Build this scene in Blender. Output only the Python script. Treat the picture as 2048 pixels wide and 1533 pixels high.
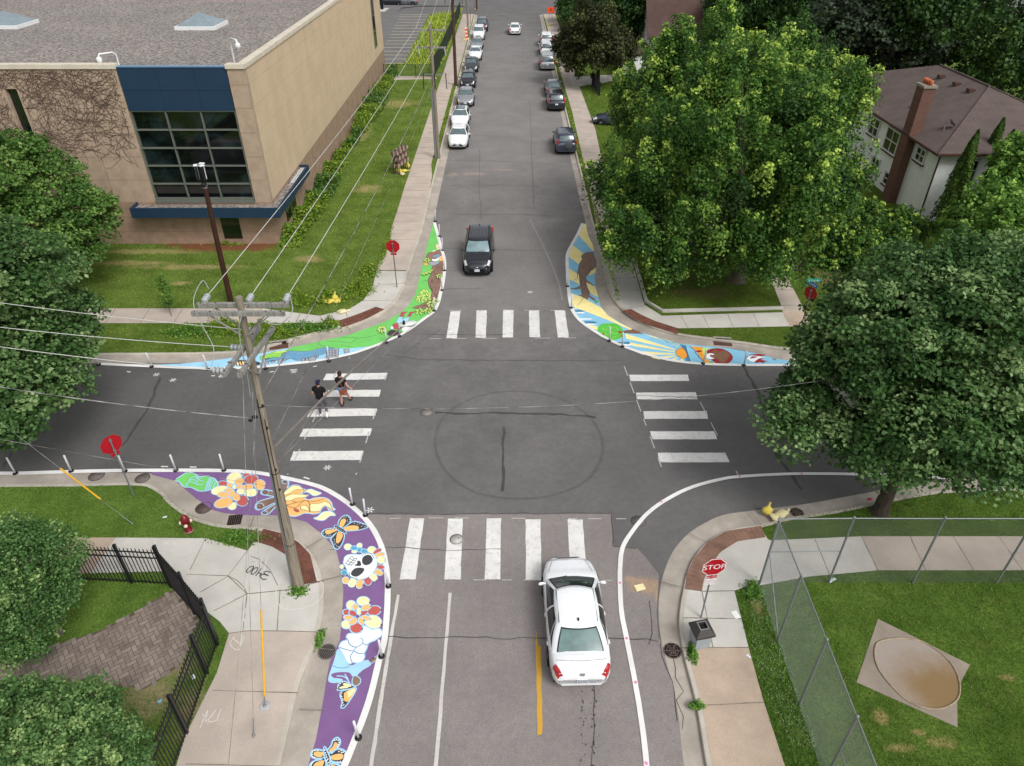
import bpy, bmesh, math, random
import numpy as np
from mathutils import Vector, Matrix, noise as mnoise
from mathutils.geometry import tessellate_polygon
PI = math.pi
R = math.radians
random.seed(7)
rng = np.random.default_rng(7)
sc = bpy.context.scene
col = sc.collection
for o in list(bpy.data.objects):
    bpy.data.objects.remove(o)

# ---------------------------------------------------------------- camera
FPX, CX, CY, CAMH = 1419.0, 1024.0, 766.5, 20.0
PITCH = math.atan(1012 / 1419.0)
YAW = math.atan(5 / 1419 * math.cos(PITCH))
cam_data = bpy.data.cameras.new('camera')
cam = bpy.data.objects.new('camera', cam_data)
col.objects.link(cam)
cam.location = (0, 0, CAMH)
cam.rotation_euler = (PI / 2 - PITCH, 0, -YAW)
cam_data.sensor_width = 36
cam_data.lens = FPX * 36 / 2048
cam_data.clip_end = 3000
sc.camera = cam

# ---------------------------------------------------------------- daylight under a bright overcast sky
SUN_EL, SUN_AZ = R(50), R(140)
w = bpy.data.worlds.new('World')
sc.world = w
w.use_nodes = True
wn = w.node_tree.nodes
wl = w.node_tree.links
bg = wn['Background']
sky = wn.new('ShaderNodeTexSky')
sky.sky_type = 'NISHITA'
sky.sun_disc = False
sky.sun_elevation = SUN_EL
sky.sun_rotation = SUN_AZ
sky.air_density = 1.0
sky.dust_density = 4.0
hs = wn.new('ShaderNodeHueSaturation')
hs.inputs['Saturation'].default_value = 0.18
wl.new(sky.outputs[0], hs.inputs['Color'])
wl.new(hs.outputs[0], bg.inputs['Color'])
bg.inputs['Strength'].default_value = 0.14
sd = bpy.data.lights.new('sun', 'SUN')
sd.energy = 1.1
sd.angle = R(20)
sd.color = (1, 0.985, 0.965)
sun = bpy.data.objects.new('sun', sd)
col.objects.link(sun)
# direction to sun: azimuth measured like the sky texture
sdir = Vector((math.sin(SUN_AZ) * math.cos(SUN_EL), math.cos(SUN_AZ) * math.cos(SUN_EL), math.sin(SUN_EL)))
sun.rotation_euler = sdir.to_track_quat('Z', 'Y').to_euler()
sun.location = (0, 0, 60)
sc.view_settings.view_transform = 'Standard'
sc.view_settings.look = 'None'
sc.view_settings.gamma = 1
sc.view_settings.exposure = 0.32


# ---------------------------------------------------------------- helpers
def G(px, py, z=0.0):
    """photo pixel -> point of the real plane at height z"""
    u = (px - CX) / FPX
    v = (CY - py) / FPX
    d = (u, math.cos(PITCH) + v * math.sin(PITCH), -math.sin(PITCH) + v * math.cos(PITCH))
    c, s = math.cos(YAW), math.sin(YAW)
    t = (z - CAMH) / d[2]
    return Vector(((c * d[0] + s * d[1]) * t, (-s * d[0] + c * d[1]) * t, z))


def GS(pts, z=0.0):
    return [G(x, y, z) for x, y in pts]


def Q(x0, y0, s, pts):
    return [(x0 + x / s, y0 + y / s) for x, y in pts]


def srgb(c):
    if isinstance(c, str):
        c = [int(c[i:i + 2], 16) / 255 for i in (0, 2, 4)]
    return tuple(((x / 12.92) if x <= 0.04045 else ((x + 0.055) / 1.055) ** 2.4) for x in c)


def tag(o, label=None, cat=None, group=None, kind=None):
    if label: o['label'] = label
    if cat: o['category'] = cat
    if group: o['group'] = group
    if kind: o['kind'] = kind
    return o


def empty(name, loc, rz=0.0, label=None, cat=None, group=None):
    o = bpy.data.objects.new(name, None)
    col.objects.link(o)
    o.location = loc
    o.rotation_euler = (0, 0, rz)
    o.empty_display_size = 0.3
    return tag(o, label, cat, group)


def copy_tree(o, parent=None):
    c = o.copy()
    col.objects.link(c)
    if parent: c.parent = parent
    for ch in list(o.children):
        copy_tree(ch, c)
    return c


# ---- materials
def mk(name):
    m = bpy.data.materials.new(name)
    m.use_nodes = True
    nt = m.node_tree
    return m, nt, nt.nodes['Principled BSDF']


def noise(nt, scale, detail=4, rough=.55, dist=0, vec=None):
    n = nt.nodes.new('ShaderNodeTexNoise')
    n.inputs['Scale'].default_value = scale
    n.inputs['Detail'].default_value = detail
    n.inputs['Roughness'].default_value = rough
    n.inputs['Distortion'].default_value = dist
    if vec is None:
        g = nt.nodes.get('TC') or nt.nodes.new('ShaderNodeTexCoord')
        g.name = 'TC'
        vec = g.outputs['Object']
    nt.links.new(vec, n.inputs['Vector'])
    return n.outputs[0]


def ramp(nt, src, lo, hi, a=0.0, b=1.0):
    n = nt.nodes.new('ShaderNodeMapRange')
    n.inputs['From Min'].default_value = lo
    n.inputs['From Max'].default_value = hi
    n.inputs['To Min'].default_value = a
    n.inputs['To Max'].default_value = b
    n.interpolation_type = 'SMOOTHSTEP'
    nt.links.new(src, n.inputs['Value'])
    return n.outputs[0]


def mth(nt, op, a, b=None):
    n = nt.nodes.new('ShaderNodeMath')
    n.operation = op
    for i, v in enumerate((a, b)):
        if v is None: continue
        if isinstance(v, (int, float)): n.inputs[i].default_value = v
        else: nt.links.new(v, n.inputs[i])
    return n.outputs[0]


def mix(nt, fac, a, b, blend='MIX'):
    n = nt.nodes.new('ShaderNodeMix')
    n.data_type = 'RGBA'
    n.blend_type = blend
    n.clamp_factor = True
    for i, v in ((0, fac), (6, a), (7, b)):
        if isinstance(v, (int, float)): n.inputs[i].default_value = v
        elif isinstance(v, (tuple, list)): n.inputs[i].default_value = (*v[:3], 1)
        else: nt.links.new(v, n.inputs[i])
    return n.outputs[2]


def bump(nt, bsdf, src, strength=.3, dist=.02):
    b = nt.nodes.new('ShaderNodeBump')
    b.inputs['Strength'].default_value = strength
    b.inputs['Distance'].default_value = dist
    nt.links.new(src, b.inputs['Height'])
    nt.links.new(b.outputs[0], bsdf.inputs['Normal'])


def M(name, c, rough=.8, var=.12, scale=4.0, metal=0.0, spec=.3, bmp=0, bs=40, coat=0, c2=None, emis=0):
    m, nt, p = mk(name)
    c = srgb(c)
    lo = tuple(x * (1 - var) for x in c)
    hi = srgb(c2) if c2 else tuple(min(1, x * (1 + var)) for x in c)
    f = ramp(nt, noise(nt, scale, 5, .6), .3, .7)
    nt.links.new(mix(nt, f, lo, hi), p.inputs['Base Color'])
    p.inputs['Roughness'].default_value = rough
    p.inputs['Metallic'].default_value = metal
    p.inputs['Specular IOR Level'].default_value = spec
    p.inputs['Coat Weight'].default_value = coat
    p.inputs['Coat Roughness'].default_value = .05
    if bmp: bump(nt, p, noise(nt, bs, 4), bmp, .01)
    return m


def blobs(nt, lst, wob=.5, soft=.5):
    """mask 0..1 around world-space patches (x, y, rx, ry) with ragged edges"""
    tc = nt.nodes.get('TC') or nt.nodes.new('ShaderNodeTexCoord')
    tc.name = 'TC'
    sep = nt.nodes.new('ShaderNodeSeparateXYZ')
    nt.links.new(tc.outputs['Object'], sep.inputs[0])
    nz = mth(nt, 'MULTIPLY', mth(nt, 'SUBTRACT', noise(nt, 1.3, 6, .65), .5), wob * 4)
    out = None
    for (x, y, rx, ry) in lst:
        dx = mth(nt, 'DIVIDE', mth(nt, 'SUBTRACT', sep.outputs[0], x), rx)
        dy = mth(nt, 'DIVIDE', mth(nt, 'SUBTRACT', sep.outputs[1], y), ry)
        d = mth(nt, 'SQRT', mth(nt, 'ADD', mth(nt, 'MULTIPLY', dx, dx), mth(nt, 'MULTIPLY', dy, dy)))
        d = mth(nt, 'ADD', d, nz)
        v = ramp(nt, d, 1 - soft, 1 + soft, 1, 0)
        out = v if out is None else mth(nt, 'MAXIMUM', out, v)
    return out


# ---- mesh builder
class MB:
    def __init__(s):
        s.v = []; s.f = []; s.m = []; s.sm = []

    def add(s, vs, fs, mi=0, smooth=False):
        n = len(s.v)
        s.v += [tuple(v) for v in vs]
        for f in fs:
            s.f.append(tuple(i + n for i in f)); s.m.append(mi); s.sm.append(smooth)

    def box(s, c, d, rz=0.0, mi=0, mat=None):
        x, y, z = (k / 2 for k in d)
        vs = [Vector((a * x, b * y, e * z)) for e in (-1, 1) for a, b in ((-1, -1), (1, -1), (1, 1), (-1, 1))]
        r = mat if mat is not None else Matrix.Rotation(rz, 3, 'Z')
        c = Vector(c)
        s.add([r @ v + c for v in vs], [(3, 2, 1, 0), (4, 5, 6, 7), (0, 1, 5, 4), (1, 2, 6, 5), (2, 3, 7, 6), (3, 0, 4, 7)], mi)

    def beam(s, a, b, w, h, mi=0):
        a, b = Vector(a), Vector(b)
        d = b - a
        q = d.to_track_quat('X', 'Z').to_matrix()
        s.box((a + b) / 2, (d.length, w, h), mat=q, mi=mi)

    def tube(s, pts, r, n=8, mi=0, cap=True):
        pts = [Vector(p) for p in pts]
        rs = r if isinstance(r, (list, tuple)) else [r] * len(pts)
        rings = []
        up = Vector((0, 0, 1))
        for i, p in enumerate(pts):
            d = (pts[min(i + 1, len(pts) - 1)] - pts[max(i - 1, 0)])
            if d.length < 1e-9: d = Vector((0, 0, 1))
            d.normalize()
            if i == 0:
                u = d.orthogonal().normalized()
            else:
                u = (u - d * u.dot(d))
                u = u.normalized() if u.length > 1e-6 else d.orthogonal().normalized()
            wv = d.cross(u)
            rings.append([p + (u * math.cos(2 * PI * k / n) + wv * math.sin(2 * PI * k / n)) * rs[i] for k in range(n)])
        vs = [v for rg in rings for v in rg]
        fs = [(i * n + k, i * n + (k + 1) % n, (i + 1) * n + (k + 1) % n, (i + 1) * n + k) for i in range(len(pts) - 1) for k in range(n)]
        s.add(vs, fs, mi, True)
        if cap:
            s.add(rings[0], [tuple(reversed(range(n)))], mi)
            s.add(rings[-1], [tuple(range(n))], mi)

    def lathe(s, prof, c=(0, 0, 0), n=16, mi=0, sq=False, mat=None):
        """prof: list of (r, z)"""
        c = Vector(c)
        vs = []
        for r, z in prof:
            for k in range(n):
                a = 2 * PI * (k + (.5 if sq else 0)) / n
                q = Vector((r * math.cos(a), r * math.sin(a), z))
                if mat is not None: q = mat @ q
                vs.append(q + c)
        fs = [(i * n + k, i * n + (k + 1) % n, (i + 1) * n + (k + 1) % n, (i + 1) * n + k) for i in range(len(prof) - 1) for k in range(n)]
        fs.append(tuple(reversed(range(n))))
        m_ = (len(prof) - 1) * n
        fs.append(tuple(m_ + k for k in range(n)))
        s.add(vs, fs, mi, not sq)

    def ell(s, c, r, n=12, mi=0, mat=None, jit=0):
        c = Vector(c)
        vs = []
        h = n // 2 + 1
        for i in range(h + 1):
            t = PI * i / h
            for k in range(n):
                a = 2 * PI * k / n
                v = Vector((math.sin(t) * math.cos(a) * r[0], math.sin(t) * math.sin(a) * r[1], math.cos(t) * r[2]))
                if jit: v *= 1 + jit * mnoise.noise(v * 3 / max(r) + c)
                if mat is not None: v = mat @ v
                vs.append(v + c)
        fs = [((i + 1) * n + k, (i + 1) * n + (k + 1) % n, i * n + (k + 1) % n, i * n + k) for i in range(h) for k in range(n)]
        s.add(vs, fs, mi, True)

    def poly(s, pts, z=None, mi=0):
        pts = [Vector((p[0], p[1], p[2] if z is None else z)) for p in pts]
        tri = tessellate_polygon([[Vector((p.x, p.y, 0)) for p in pts]])
        fs = []
        for t in tri:
            a, b, c = (pts[i] for i in t)
            fs.append(t if (b - a).cross(c - a).z > 0 else (t[0], t[2], t[1]))
        s.add(pts, fs, mi)

    def prism(s, pts, z0, z1, mi=0, side=None):
        area = sum(pts[i][0] * pts[(i + 1) % len(pts)][1] - pts[(i + 1) % len(pts)][0] * pts[i][1] for i in range(len(pts)))
        if area < 0: pts = list(reversed(pts))
        s.poly(pts, z1, mi)
        n = len(pts)
        vs = [(p[0], p[1], z0) for p in pts] + [(p[0], p[1], z1) for p in pts]
        s.add(vs, [(i, (i + 1) % n, n + (i + 1) % n, n + i) for i in range(n)], mi if side is None else side)

    def ribbon(s, pts, w, z=None, mi=0, jit=0.0):
        pts = [Vector((p[0], p[1], 0)) for p in pts]
        zz = [p if isinstance(p, float) else (z or 0) for p in [z] * len(pts)]
        ws = w if isinstance(w, (list, tuple)) else [w] * len(pts)
        L, Rr = [], []
        for i, p in enumerate(pts):
            d = pts[min(i + 1, len(pts) - 1)] - pts[max(i - 1, 0)]
            d.normalize()
            nrm = Vector((-d.y, d.x, 0))
            a = ws[i] / 2 * (1 + random.uniform(-jit, jit)); b = ws[i] / 2 * (1 + random.uniform(-jit, jit))
            L.append((p.x + nrm.x * a, p.y + nrm.y * a, zz[i])); Rr.append((p.x - nrm.x * b, p.y - nrm.y * b, zz[i]))
        n = len(pts)
        s.add(L + Rr, [(n + i, n + i + 1, i + 1, i) for i in range(n - 1)], mi)

    def strip(s, A, B, mi=0, smooth=False):
        n = len(A)
        s.add(list(A) + list(B), [(i, i + 1, n + i + 1, n + i) for i in range(n - 1)], mi, smooth)

    def grid(s, rows, mi=0, smooth=True, flip=False, closed=False):
        n = len(rows[0])
        vs = [v for r in rows for v in r]
        fs = []
        for i in range(len(rows) - 1):
            for k in range(n if closed else n - 1):
                q = (i * n + k, i * n + (k + 1) % n, (i + 1) * n + (k + 1) % n, (i + 1) * n + k)
                fs.append(tuple(reversed(q)) if flip else q)
        s.add(vs, fs, mi, smooth)

    def mesh(s, name, mats):
        me = bpy.data.meshes.new(name)
        me.from_pydata(s.v, [], s.f)
        for m in (mats if isinstance(mats, (list, tuple)) else [mats]): me.materials.append(m)
        me.polygons.foreach_set('material_index', s.m)
        me.polygons.foreach_set('use_smooth', s.sm)
        me.update()
        return me

    def build(s, name, mats, parent=None, loc=None, rz=0.0):
        """loc: vertices are in world space; move origin to loc"""
        if loc is not None:
            L = Vector(loc)
            s.v = [(v[0] - L.x, v[1] - L.y, v[2] - L.z) for v in s.v]
        o = bpy.data.objects.new(name, s.mesh(name, mats))
        col.objects.link(o)
        if parent:
            o.parent = parent
        elif loc is not None:
            o.location = loc
        if rz: o.rotation_euler = (0, 0, rz)
        return o


def spline(pts, n=5, closed=False):
    """Catmull-Rom through points"""
    P_ = [Vector(p) for p in pts]
    out = []
    m = len(P_)
    for i in range(m if closed else m - 1):
        if closed: a, b, c, d = (P_[(i + k) % m] for k in (-1, 0, 1, 2))
        else: a, b, c, d = P_[max(i - 1, 0)], P_[i], P_[i + 1], P_[min(i + 2, m - 1)]
        for k in range(n):
            t = k / n
            L = (c - b).length
            m0 = (c - a) * (L / max(1e-9, (c - b).length + (b - a).length))
            m1 = (d - b) * (L / max(1e-9, (d - c).length + (c - b).length))
            out.append(b * (2 * t ** 3 - 3 * t * t + 1) + m0 * (t ** 3 - 2 * t * t + t) + c * (3 * t * t - 2 * t ** 3) + m1 * (t ** 3 - t * t))
    if not closed: out.append(P_[-1])
    return out


def resample(pts, n):
    P_ = [Vector(p) for p in pts]
    L = [0]
    for a, b in zip(P_, P_[1:]): L.append(L[-1] + (b - a).length)
    out = []
    j = 0
    for i in range(n):
        t = L[-1] * i / (n - 1)
        while j < len(L) - 2 and L[j + 1] < t: j += 1
        f = (t - L[j]) / max(1e-9, L[j + 1] - L[j])
        out.append(P_[j].lerp(P_[j + 1], min(1, f)))
    return out


def struct(o):
    o['kind'] = 'structure'
    return o
# ================================================================ ground materials
def asphalt(name, c, speck=.35, warm=None, patches=(), pc=None, patches2=(), pc2=None, dark=()):
    m, nt, p = mk(name)
    c = srgb(c)
    f = ramp(nt, noise(nt, 55, 3, .7), .25, .75, 1 - speck, 1 + speck)
    g = ramp(nt, noise(nt, .35, 5, .6), .3, .7, .9, 1.09)
    h = ramp(nt, noise(nt, 4, 5, .7), .3, .7, .93, 1.06)
    k = mth(nt, 'MULTIPLY', mth(nt, 'MULTIPLY', f, g), h)
    base = c
    if patches:
        base = mix(nt, mth(nt, 'MULTIPLY', blobs(nt, patches), .85), c, srgb(pc))
    if patches2:
        base = mix(nt, mth(nt, 'MULTIPLY', blobs(nt, patches2, .3, .6), .6), base, srgb(pc2))
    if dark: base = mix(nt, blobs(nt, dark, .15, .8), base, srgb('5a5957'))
    v = nt.nodes.new('ShaderNodeVectorMath'); v.operation = 'SCALE'
    if isinstance(base, tuple): v.inputs[0].default_value = base
    else: nt.links.new(base, v.inputs[0])
    nt.links.new(k, v.inputs['Scale'])
    # thin drips and oil spots
    sp = ramp(nt, noise(nt, 9, 2, .4), .70, .74)
    out = mix(nt, mth(nt, 'MULTIPLY', sp, .25), v.outputs[0], (.03, .03, .03))
    nt.links.new(out, p.inputs['Base Color'])
    p.inputs['Roughness'].default_value = .9
    p.inputs['Specular IOR Level'].default_value = .2
    bump(nt, p, noise(nt, 60, 3, .7), .25, .01)
    return m


def concrete(name, c, speck=.1, stain=.2):
    m, nt, p = mk(name)
    c = srgb(c)
    f = ramp(nt, noise(nt, 45, 3, .7), .25, .75, 1 - speck, 1 + speck)
    g = ramp(nt, noise(nt, .8, 6, .65), .3, .75, 1 - stain, 1.06)
    h = ramp(nt, noise(nt, .22, 2), .35, .65, .94, 1.05)
    k = mth(nt, 'MULTIPLY', mth(nt, 'MULTIPLY', f, g), h)
    v = nt.nodes.new('ShaderNodeVectorMath'); v.operation = 'SCALE'
    v.inputs[0].default_value = c
    nt.links.new(k, v.inputs['Scale'])
    nt.links.new(v.outputs[0], p.inputs['Base Color'])
    p.inputs['Roughness'].default_value = .9
    p.inputs['Specular IOR Level'].default_value = .2
    bump(nt, p, noise(nt, 30, 4, .7), .15, .01)
    return m


def grassmat(name, c, c2, straw=.3, patches=(), pc='a08c5c', patches2=(), pc2='6b4a38'):
    m, nt, p = mk(name)
    a, b = srgb(c), srgb(c2)
    x = mix(nt, ramp(nt, noise(nt, .6, 6, .7), .32, .68), a, b)
    x = mix(nt, mth(nt, 'MULTIPLY', ramp(nt, noise(nt, .9, 7, .75, 1.0), .54, .72), straw), x, srgb('8c8250'))
    if patches: x = mix(nt, mth(nt, 'MULTIPLY', blobs(nt, patches, .6, .6), .75), x, srgb(pc))
    if patches2: x = mix(nt, mth(nt, 'MULTIPLY', blobs(nt, patches2, .5, .35), .9), x, srgb(pc2))
    f = ramp(nt, noise(nt, 14, 5, .8), .25, .75, .62, 1.38)
    f2 = ramp(nt, noise(nt, 70, 2, .7), .3, .7, .75, 1.25)
    v = nt.nodes.new('ShaderNodeVectorMath'); v.operation = 'SCALE'
    nt.links.new(x, v.inputs[0])
    nt.links.new(mth(nt, 'MULTIPLY', f, f2), v.inputs['Scale'])
    nt.links.new(v.outputs[0], p.inputs['Base Color'])
    p.inputs['Roughness'].default_value = 1
    p.inputs['Specular IOR Level'].default_value = .1
    bump(nt, p, noise(nt, 25, 5, .8), .8, .06)
    return m


def gp(*pts):  # patches given as px,py,rx,ry in metres
    return [(G(x, y).x, G(x, y).y, rx, ry) for x, y, rx, ry in pts]


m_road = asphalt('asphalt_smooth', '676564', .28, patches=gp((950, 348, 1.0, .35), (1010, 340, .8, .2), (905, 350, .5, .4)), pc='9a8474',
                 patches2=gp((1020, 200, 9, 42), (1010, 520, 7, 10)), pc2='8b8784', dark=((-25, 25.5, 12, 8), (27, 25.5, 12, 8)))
m_road2 = asphalt('asphalt_coarse', '857e7b', .42, patches=gp((1290, 1172, .55, .35), (1262, 1160, .2, .15), (1320, 1190, .2, .3), (1335, 1060, .3, .1)), pc='a98f77')
m_lot = asphalt('asphalt_lot', '6c6a69', .2)
m_tar = M('tar', '474645', .7, .15, 3)
m_tar2 = M('thin_crack', '4b4845', .9, .2, 6)
m_new = concrete('concrete_new', 'c3bfb7', .07, .12)
m_old = concrete('concrete_old', 'b9aca0', .12, .14)
m_tan = concrete('concrete_tan', 'b8a592', .16, .16)
m_gut = concrete('concrete_gutter', 'b0a79c', .12, .28)
m_kerb = concrete('concrete_kerb', 'bfb7ab', .1, .22)
m_joint = M('joint', '7d7468', .95, .2, 5)
m_white = None


def worn(name, c, c2, amt=.5, scale=6):
    """painted marking rubbed down to the asphalt in places"""
    m, nt, p = mk(name)
    f = ramp(nt, noise(nt, scale, 8, .8), .62 - .14 * amt, .70 - .1 * amt)
    f2 = ramp(nt, noise(nt, 50, 3, .8), .3, .8)
    g = ramp(nt, noise(nt, .9, 4), .3, .7, .9, 1.03)
    v = nt.nodes.new('ShaderNodeVectorMath'); v.operation = 'SCALE'
    v.inputs[0].default_value = srgb(c)
    nt.links.new(g, v.inputs['Scale'])
    nt.links.new(mix(nt, mth(nt, 'MULTIPLY', f, f2), v.outputs[0], srgb(c2)), p.inputs['Base Color'])
    p.inputs['Roughness'].default_value = .75
    return m


m_mark = worn('marking_white', 'dddbd7', '96918c', .9, 4)
m_line = worn('kerb_line_white', 'e6e4e1', 'aca7a2', .4, 5)
m_faint = worn('marking_faint', 'bdb9b5', '7c7876', .9, 12)
m_yel = worn('marking_yellow', 'c99a35', '8d7c5c', .6, 7)
m_plate = M('tactile_rust', '6e473a', .85, .25, 2.2, bmp=.4, bs=25)
m_plate2 = M('tactile_brown', '836556', .85, .2, 2.2, bmp=.4, bs=25)
m_dirt = M('bare_soil', '8a7459', .95, .25, 3, bmp=.4)
m_gNW = grassmat('grass_nw', '4f6424', '6a7f37', .35,
                 gp((300, 507, 3.2, .35), (380, 538, 3, .3), (250, 530, 2.5, .3), (620, 522, .9, .5), (720, 270, .8, 3.0), (735, 380, .9, .8), (365, 570, .5, .25), (790, 210, 2, 1.5)), 'a8976a',
                 gp((450, 494, 3.6, 1.0),), '7d4c38')
m_gNE = grassmat('grass_ne', '4c5f22', '5b6f28', .22, gp((1650, 560, 1, 1), (1400, 590, 1.5, .6)), '7d6f4a')
m_gSW = grassmat('grass_sw', '526c2b', '688238', .12, gp((510, 1075, .5, .35), (330, 1340, 1.0, .45), (300, 1400, .8, .6), (380, 1420, .3, .8)), '958468')
m_gSE = grassmat('grass_se', '435a20', '5b732f', .2, gp((1510, 1205, .2, .45), (1885, 1490, .35, .16), (1800, 1500, .35, .12), (1760, 1440, .2, .2), (2010, 1360, .25, .1), (1830, 1470, .2, .1)), '9b8a5c')
m_far = grassmat('grass_far', '66702f', '757f38', .5)

# ================================================================ road bed
b = MB(); b.poly([(-1500, -900, 0), (1500, -900, 0), (1500, 2200, 0), (-1500, 2200, 0)], -.06)
struct(b.build('ground', grassmat('grass_beyond', '51602a', '5d6c30', .3)))
b = MB(); b.poly([(-13, -80), (13, -80), (13, 420), (-13, 420)], 0)
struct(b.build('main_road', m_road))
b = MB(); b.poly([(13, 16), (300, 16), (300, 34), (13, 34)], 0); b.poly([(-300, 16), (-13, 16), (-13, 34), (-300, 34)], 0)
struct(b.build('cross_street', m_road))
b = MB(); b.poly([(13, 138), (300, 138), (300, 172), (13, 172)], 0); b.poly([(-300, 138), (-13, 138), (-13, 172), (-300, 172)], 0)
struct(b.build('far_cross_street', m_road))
S_patch = GS([(520, 1750), (600, 1533), (640, 1180), (700, 1060), (700, 1028), (760, 1030), (1000, 1029), (1222, 1028), (1227, 1095), (1275, 1097), (1292, 1116), (1318, 1150), (1316, 1180), (1313, 1226), (1317, 1275), (1330, 1300), (1358, 1417), (1372, 1533), (1400, 1750)])
b = MB(); b.poly(S_patch, .004)
struct(b.build('road_south_surface', m_road2))

# ---- kerb lines of the four corners (world points from the photo, all really on the ground)
ZK = .13
far = 300
nw_c = [Vector((-6.18, 141, 0)), *GS([(950, 32)], ZK), *GS([(863.6, 379), (845, 459), (827, 512), (816.8, 543), (807, 575), (795, 598), (772, 620), (740, 637), (700, 652), (640, 665), (581, 680), (530, 694), (480, 703.5), (400, 708), (191, 709.5), (0, 711)], ZK), Vector((-far, 30.9, 0))]
nw_g = [Vector((-5.7, 141, 0)), Vector((-5.6, 130, 0)), *GS([(885, 360), (866, 446), (854.4, 491.6), (839.6, 553), (831.6, 588), (817, 612), (802, 626), (772, 643), (743, 654), (700, 669.7), (640, 683), (581, 696), (512.6, 709), (450, 718), (403, 724), (376, 727), (164, 727), (0, 731)]), Vector((-far, 29.7, 0))]
ne_c = [Vector((5.85, 141, 0)), *GS([(1084, 32), (1168.5, 379), (1179.4, 430), (1204, 517.6), (1212, 558), (1219, 585), (1237, 612), (1262, 632), (1291.7, 649), (1354.7, 668.8), (1428.7, 679), (1483.5, 686), (1560, 697), (1640, 704), (1760, 707), (2048, 707)], ZK), Vector((far, 31, 0))]
ne_g = [Vector((5.3, 141, 0)), Vector((5.3, 130, 0)), *GS([(1155, 379), (1170, 440), (1175, 471), (1186, 501), (1191.8, 545), (1189, 558.7), (1193, 583), (1201, 613.5), (1217.8, 632.7), (1264, 659.5), (1291.7, 668), (1357.5, 687.5), (1456, 697), (1511, 706.6), (1552, 717.6), (1640, 728), (2048, 728)]), Vector((far, 30, 0))]
sw_c = [Vector((-far, 20.95, 0)), *GS([(0, 969), (150, 968), (289, 967), (326, 984), (340, 1000), (359, 1015.6), (385, 1032), (413, 1042.5), (450, 1050), (516, 1055), (560, 1064), (596, 1081), (622, 1105), (640, 1140), (647, 1180), (646, 1220), (638, 1262), (632, 1284), (600, 1360), (576, 1460), (558, 1533)], ZK), Vector((-6.35, 0, 0)), Vector((-6.35, -80, 0))]
sw_g = [Vector((-far, 21.8, 0)), *GS([(0, 946), (150, 946), (303.5, 948), (351, 962), (392, 990), (425, 1018), (450, 1026), (495.6, 1031), (549, 1030), (580, 1035), (612, 1044), (644, 1068), (672, 1100), (684, 1144), (687, 1180), (685, 1224), (680, 1280), (660, 1324), (644, 1416), (632, 1480), (616, 1533)]), Vector((-5.7, 0, 0)), Vector((-5.7, -80, 0))]
se_c = [Vector((5.35, -80, 0)), Vector((5.35, 2, 0)), *GS([(1413.7, 1533), (1393, 1410), (1368.5, 1313), (1361.5, 1274.6), (1358, 1243), (1361, 1208), (1367, 1177), (1373, 1149), (1388, 1114), (1417, 1082), (1452, 1062), (1490, 1053), (1521, 1049), (1582, 1034), (1664, 1022), (1739, 1007), (1854.7, 984.7), (1945, 978), (2048, 976)], ZK), Vector((far, 20.5, 0))]
se_g = [Vector((4.7, -80, 0)), Vector((4.75, 2, 0)), *GS([(1368.5, 1533), (1354.6, 1417), (1332, 1320), (1321.5, 1274.6), (1317, 1226), (1320, 1181), (1330, 1139), (1347.6, 1101), (1375, 1069.5), (1400, 1052), (1445, 1031), (1500.6, 1022.6), (1570, 1014), (1615, 1008), (1731, 986.7), (1821.7, 970), (1945, 957.8), (2048, 957.8)]), Vector((far, 21.4, 0))]


def smooth_curb(c):
    return [c[0]] + spline(c[1:-1], 3)


def block(name, c, corner, mat, top=.12):
    pts = [Vector((p.x, p.y, 0)) for p in c]
    b = MB()
    b.prism([tuple(p) for p in pts + [Vector(corner)]], -.05, top)
    return struct(b.build(name, mat))


def dense(c):
    P_ = spline([Vector((p.x, p.y, 0)) for p in c[1:-1]], 4)
    return [Vector((c[0].x, c[0].y, 0))] + P_ + [Vector((c[-1].x, c[-1].y, 0))]


def offset(pts, d):
    out = []
    for i, p in enumerate(pts):
        t = pts[min(i + 1, len(pts) - 1)] - pts[max(i - 1, 0)]
        t.normalize()
        out.append(Vector((p.x - t.y * d, p.y + t.x * d, 0)))
    return out


def trim(pts, keep):
    return [p for p in pts if keep(p)]


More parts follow.
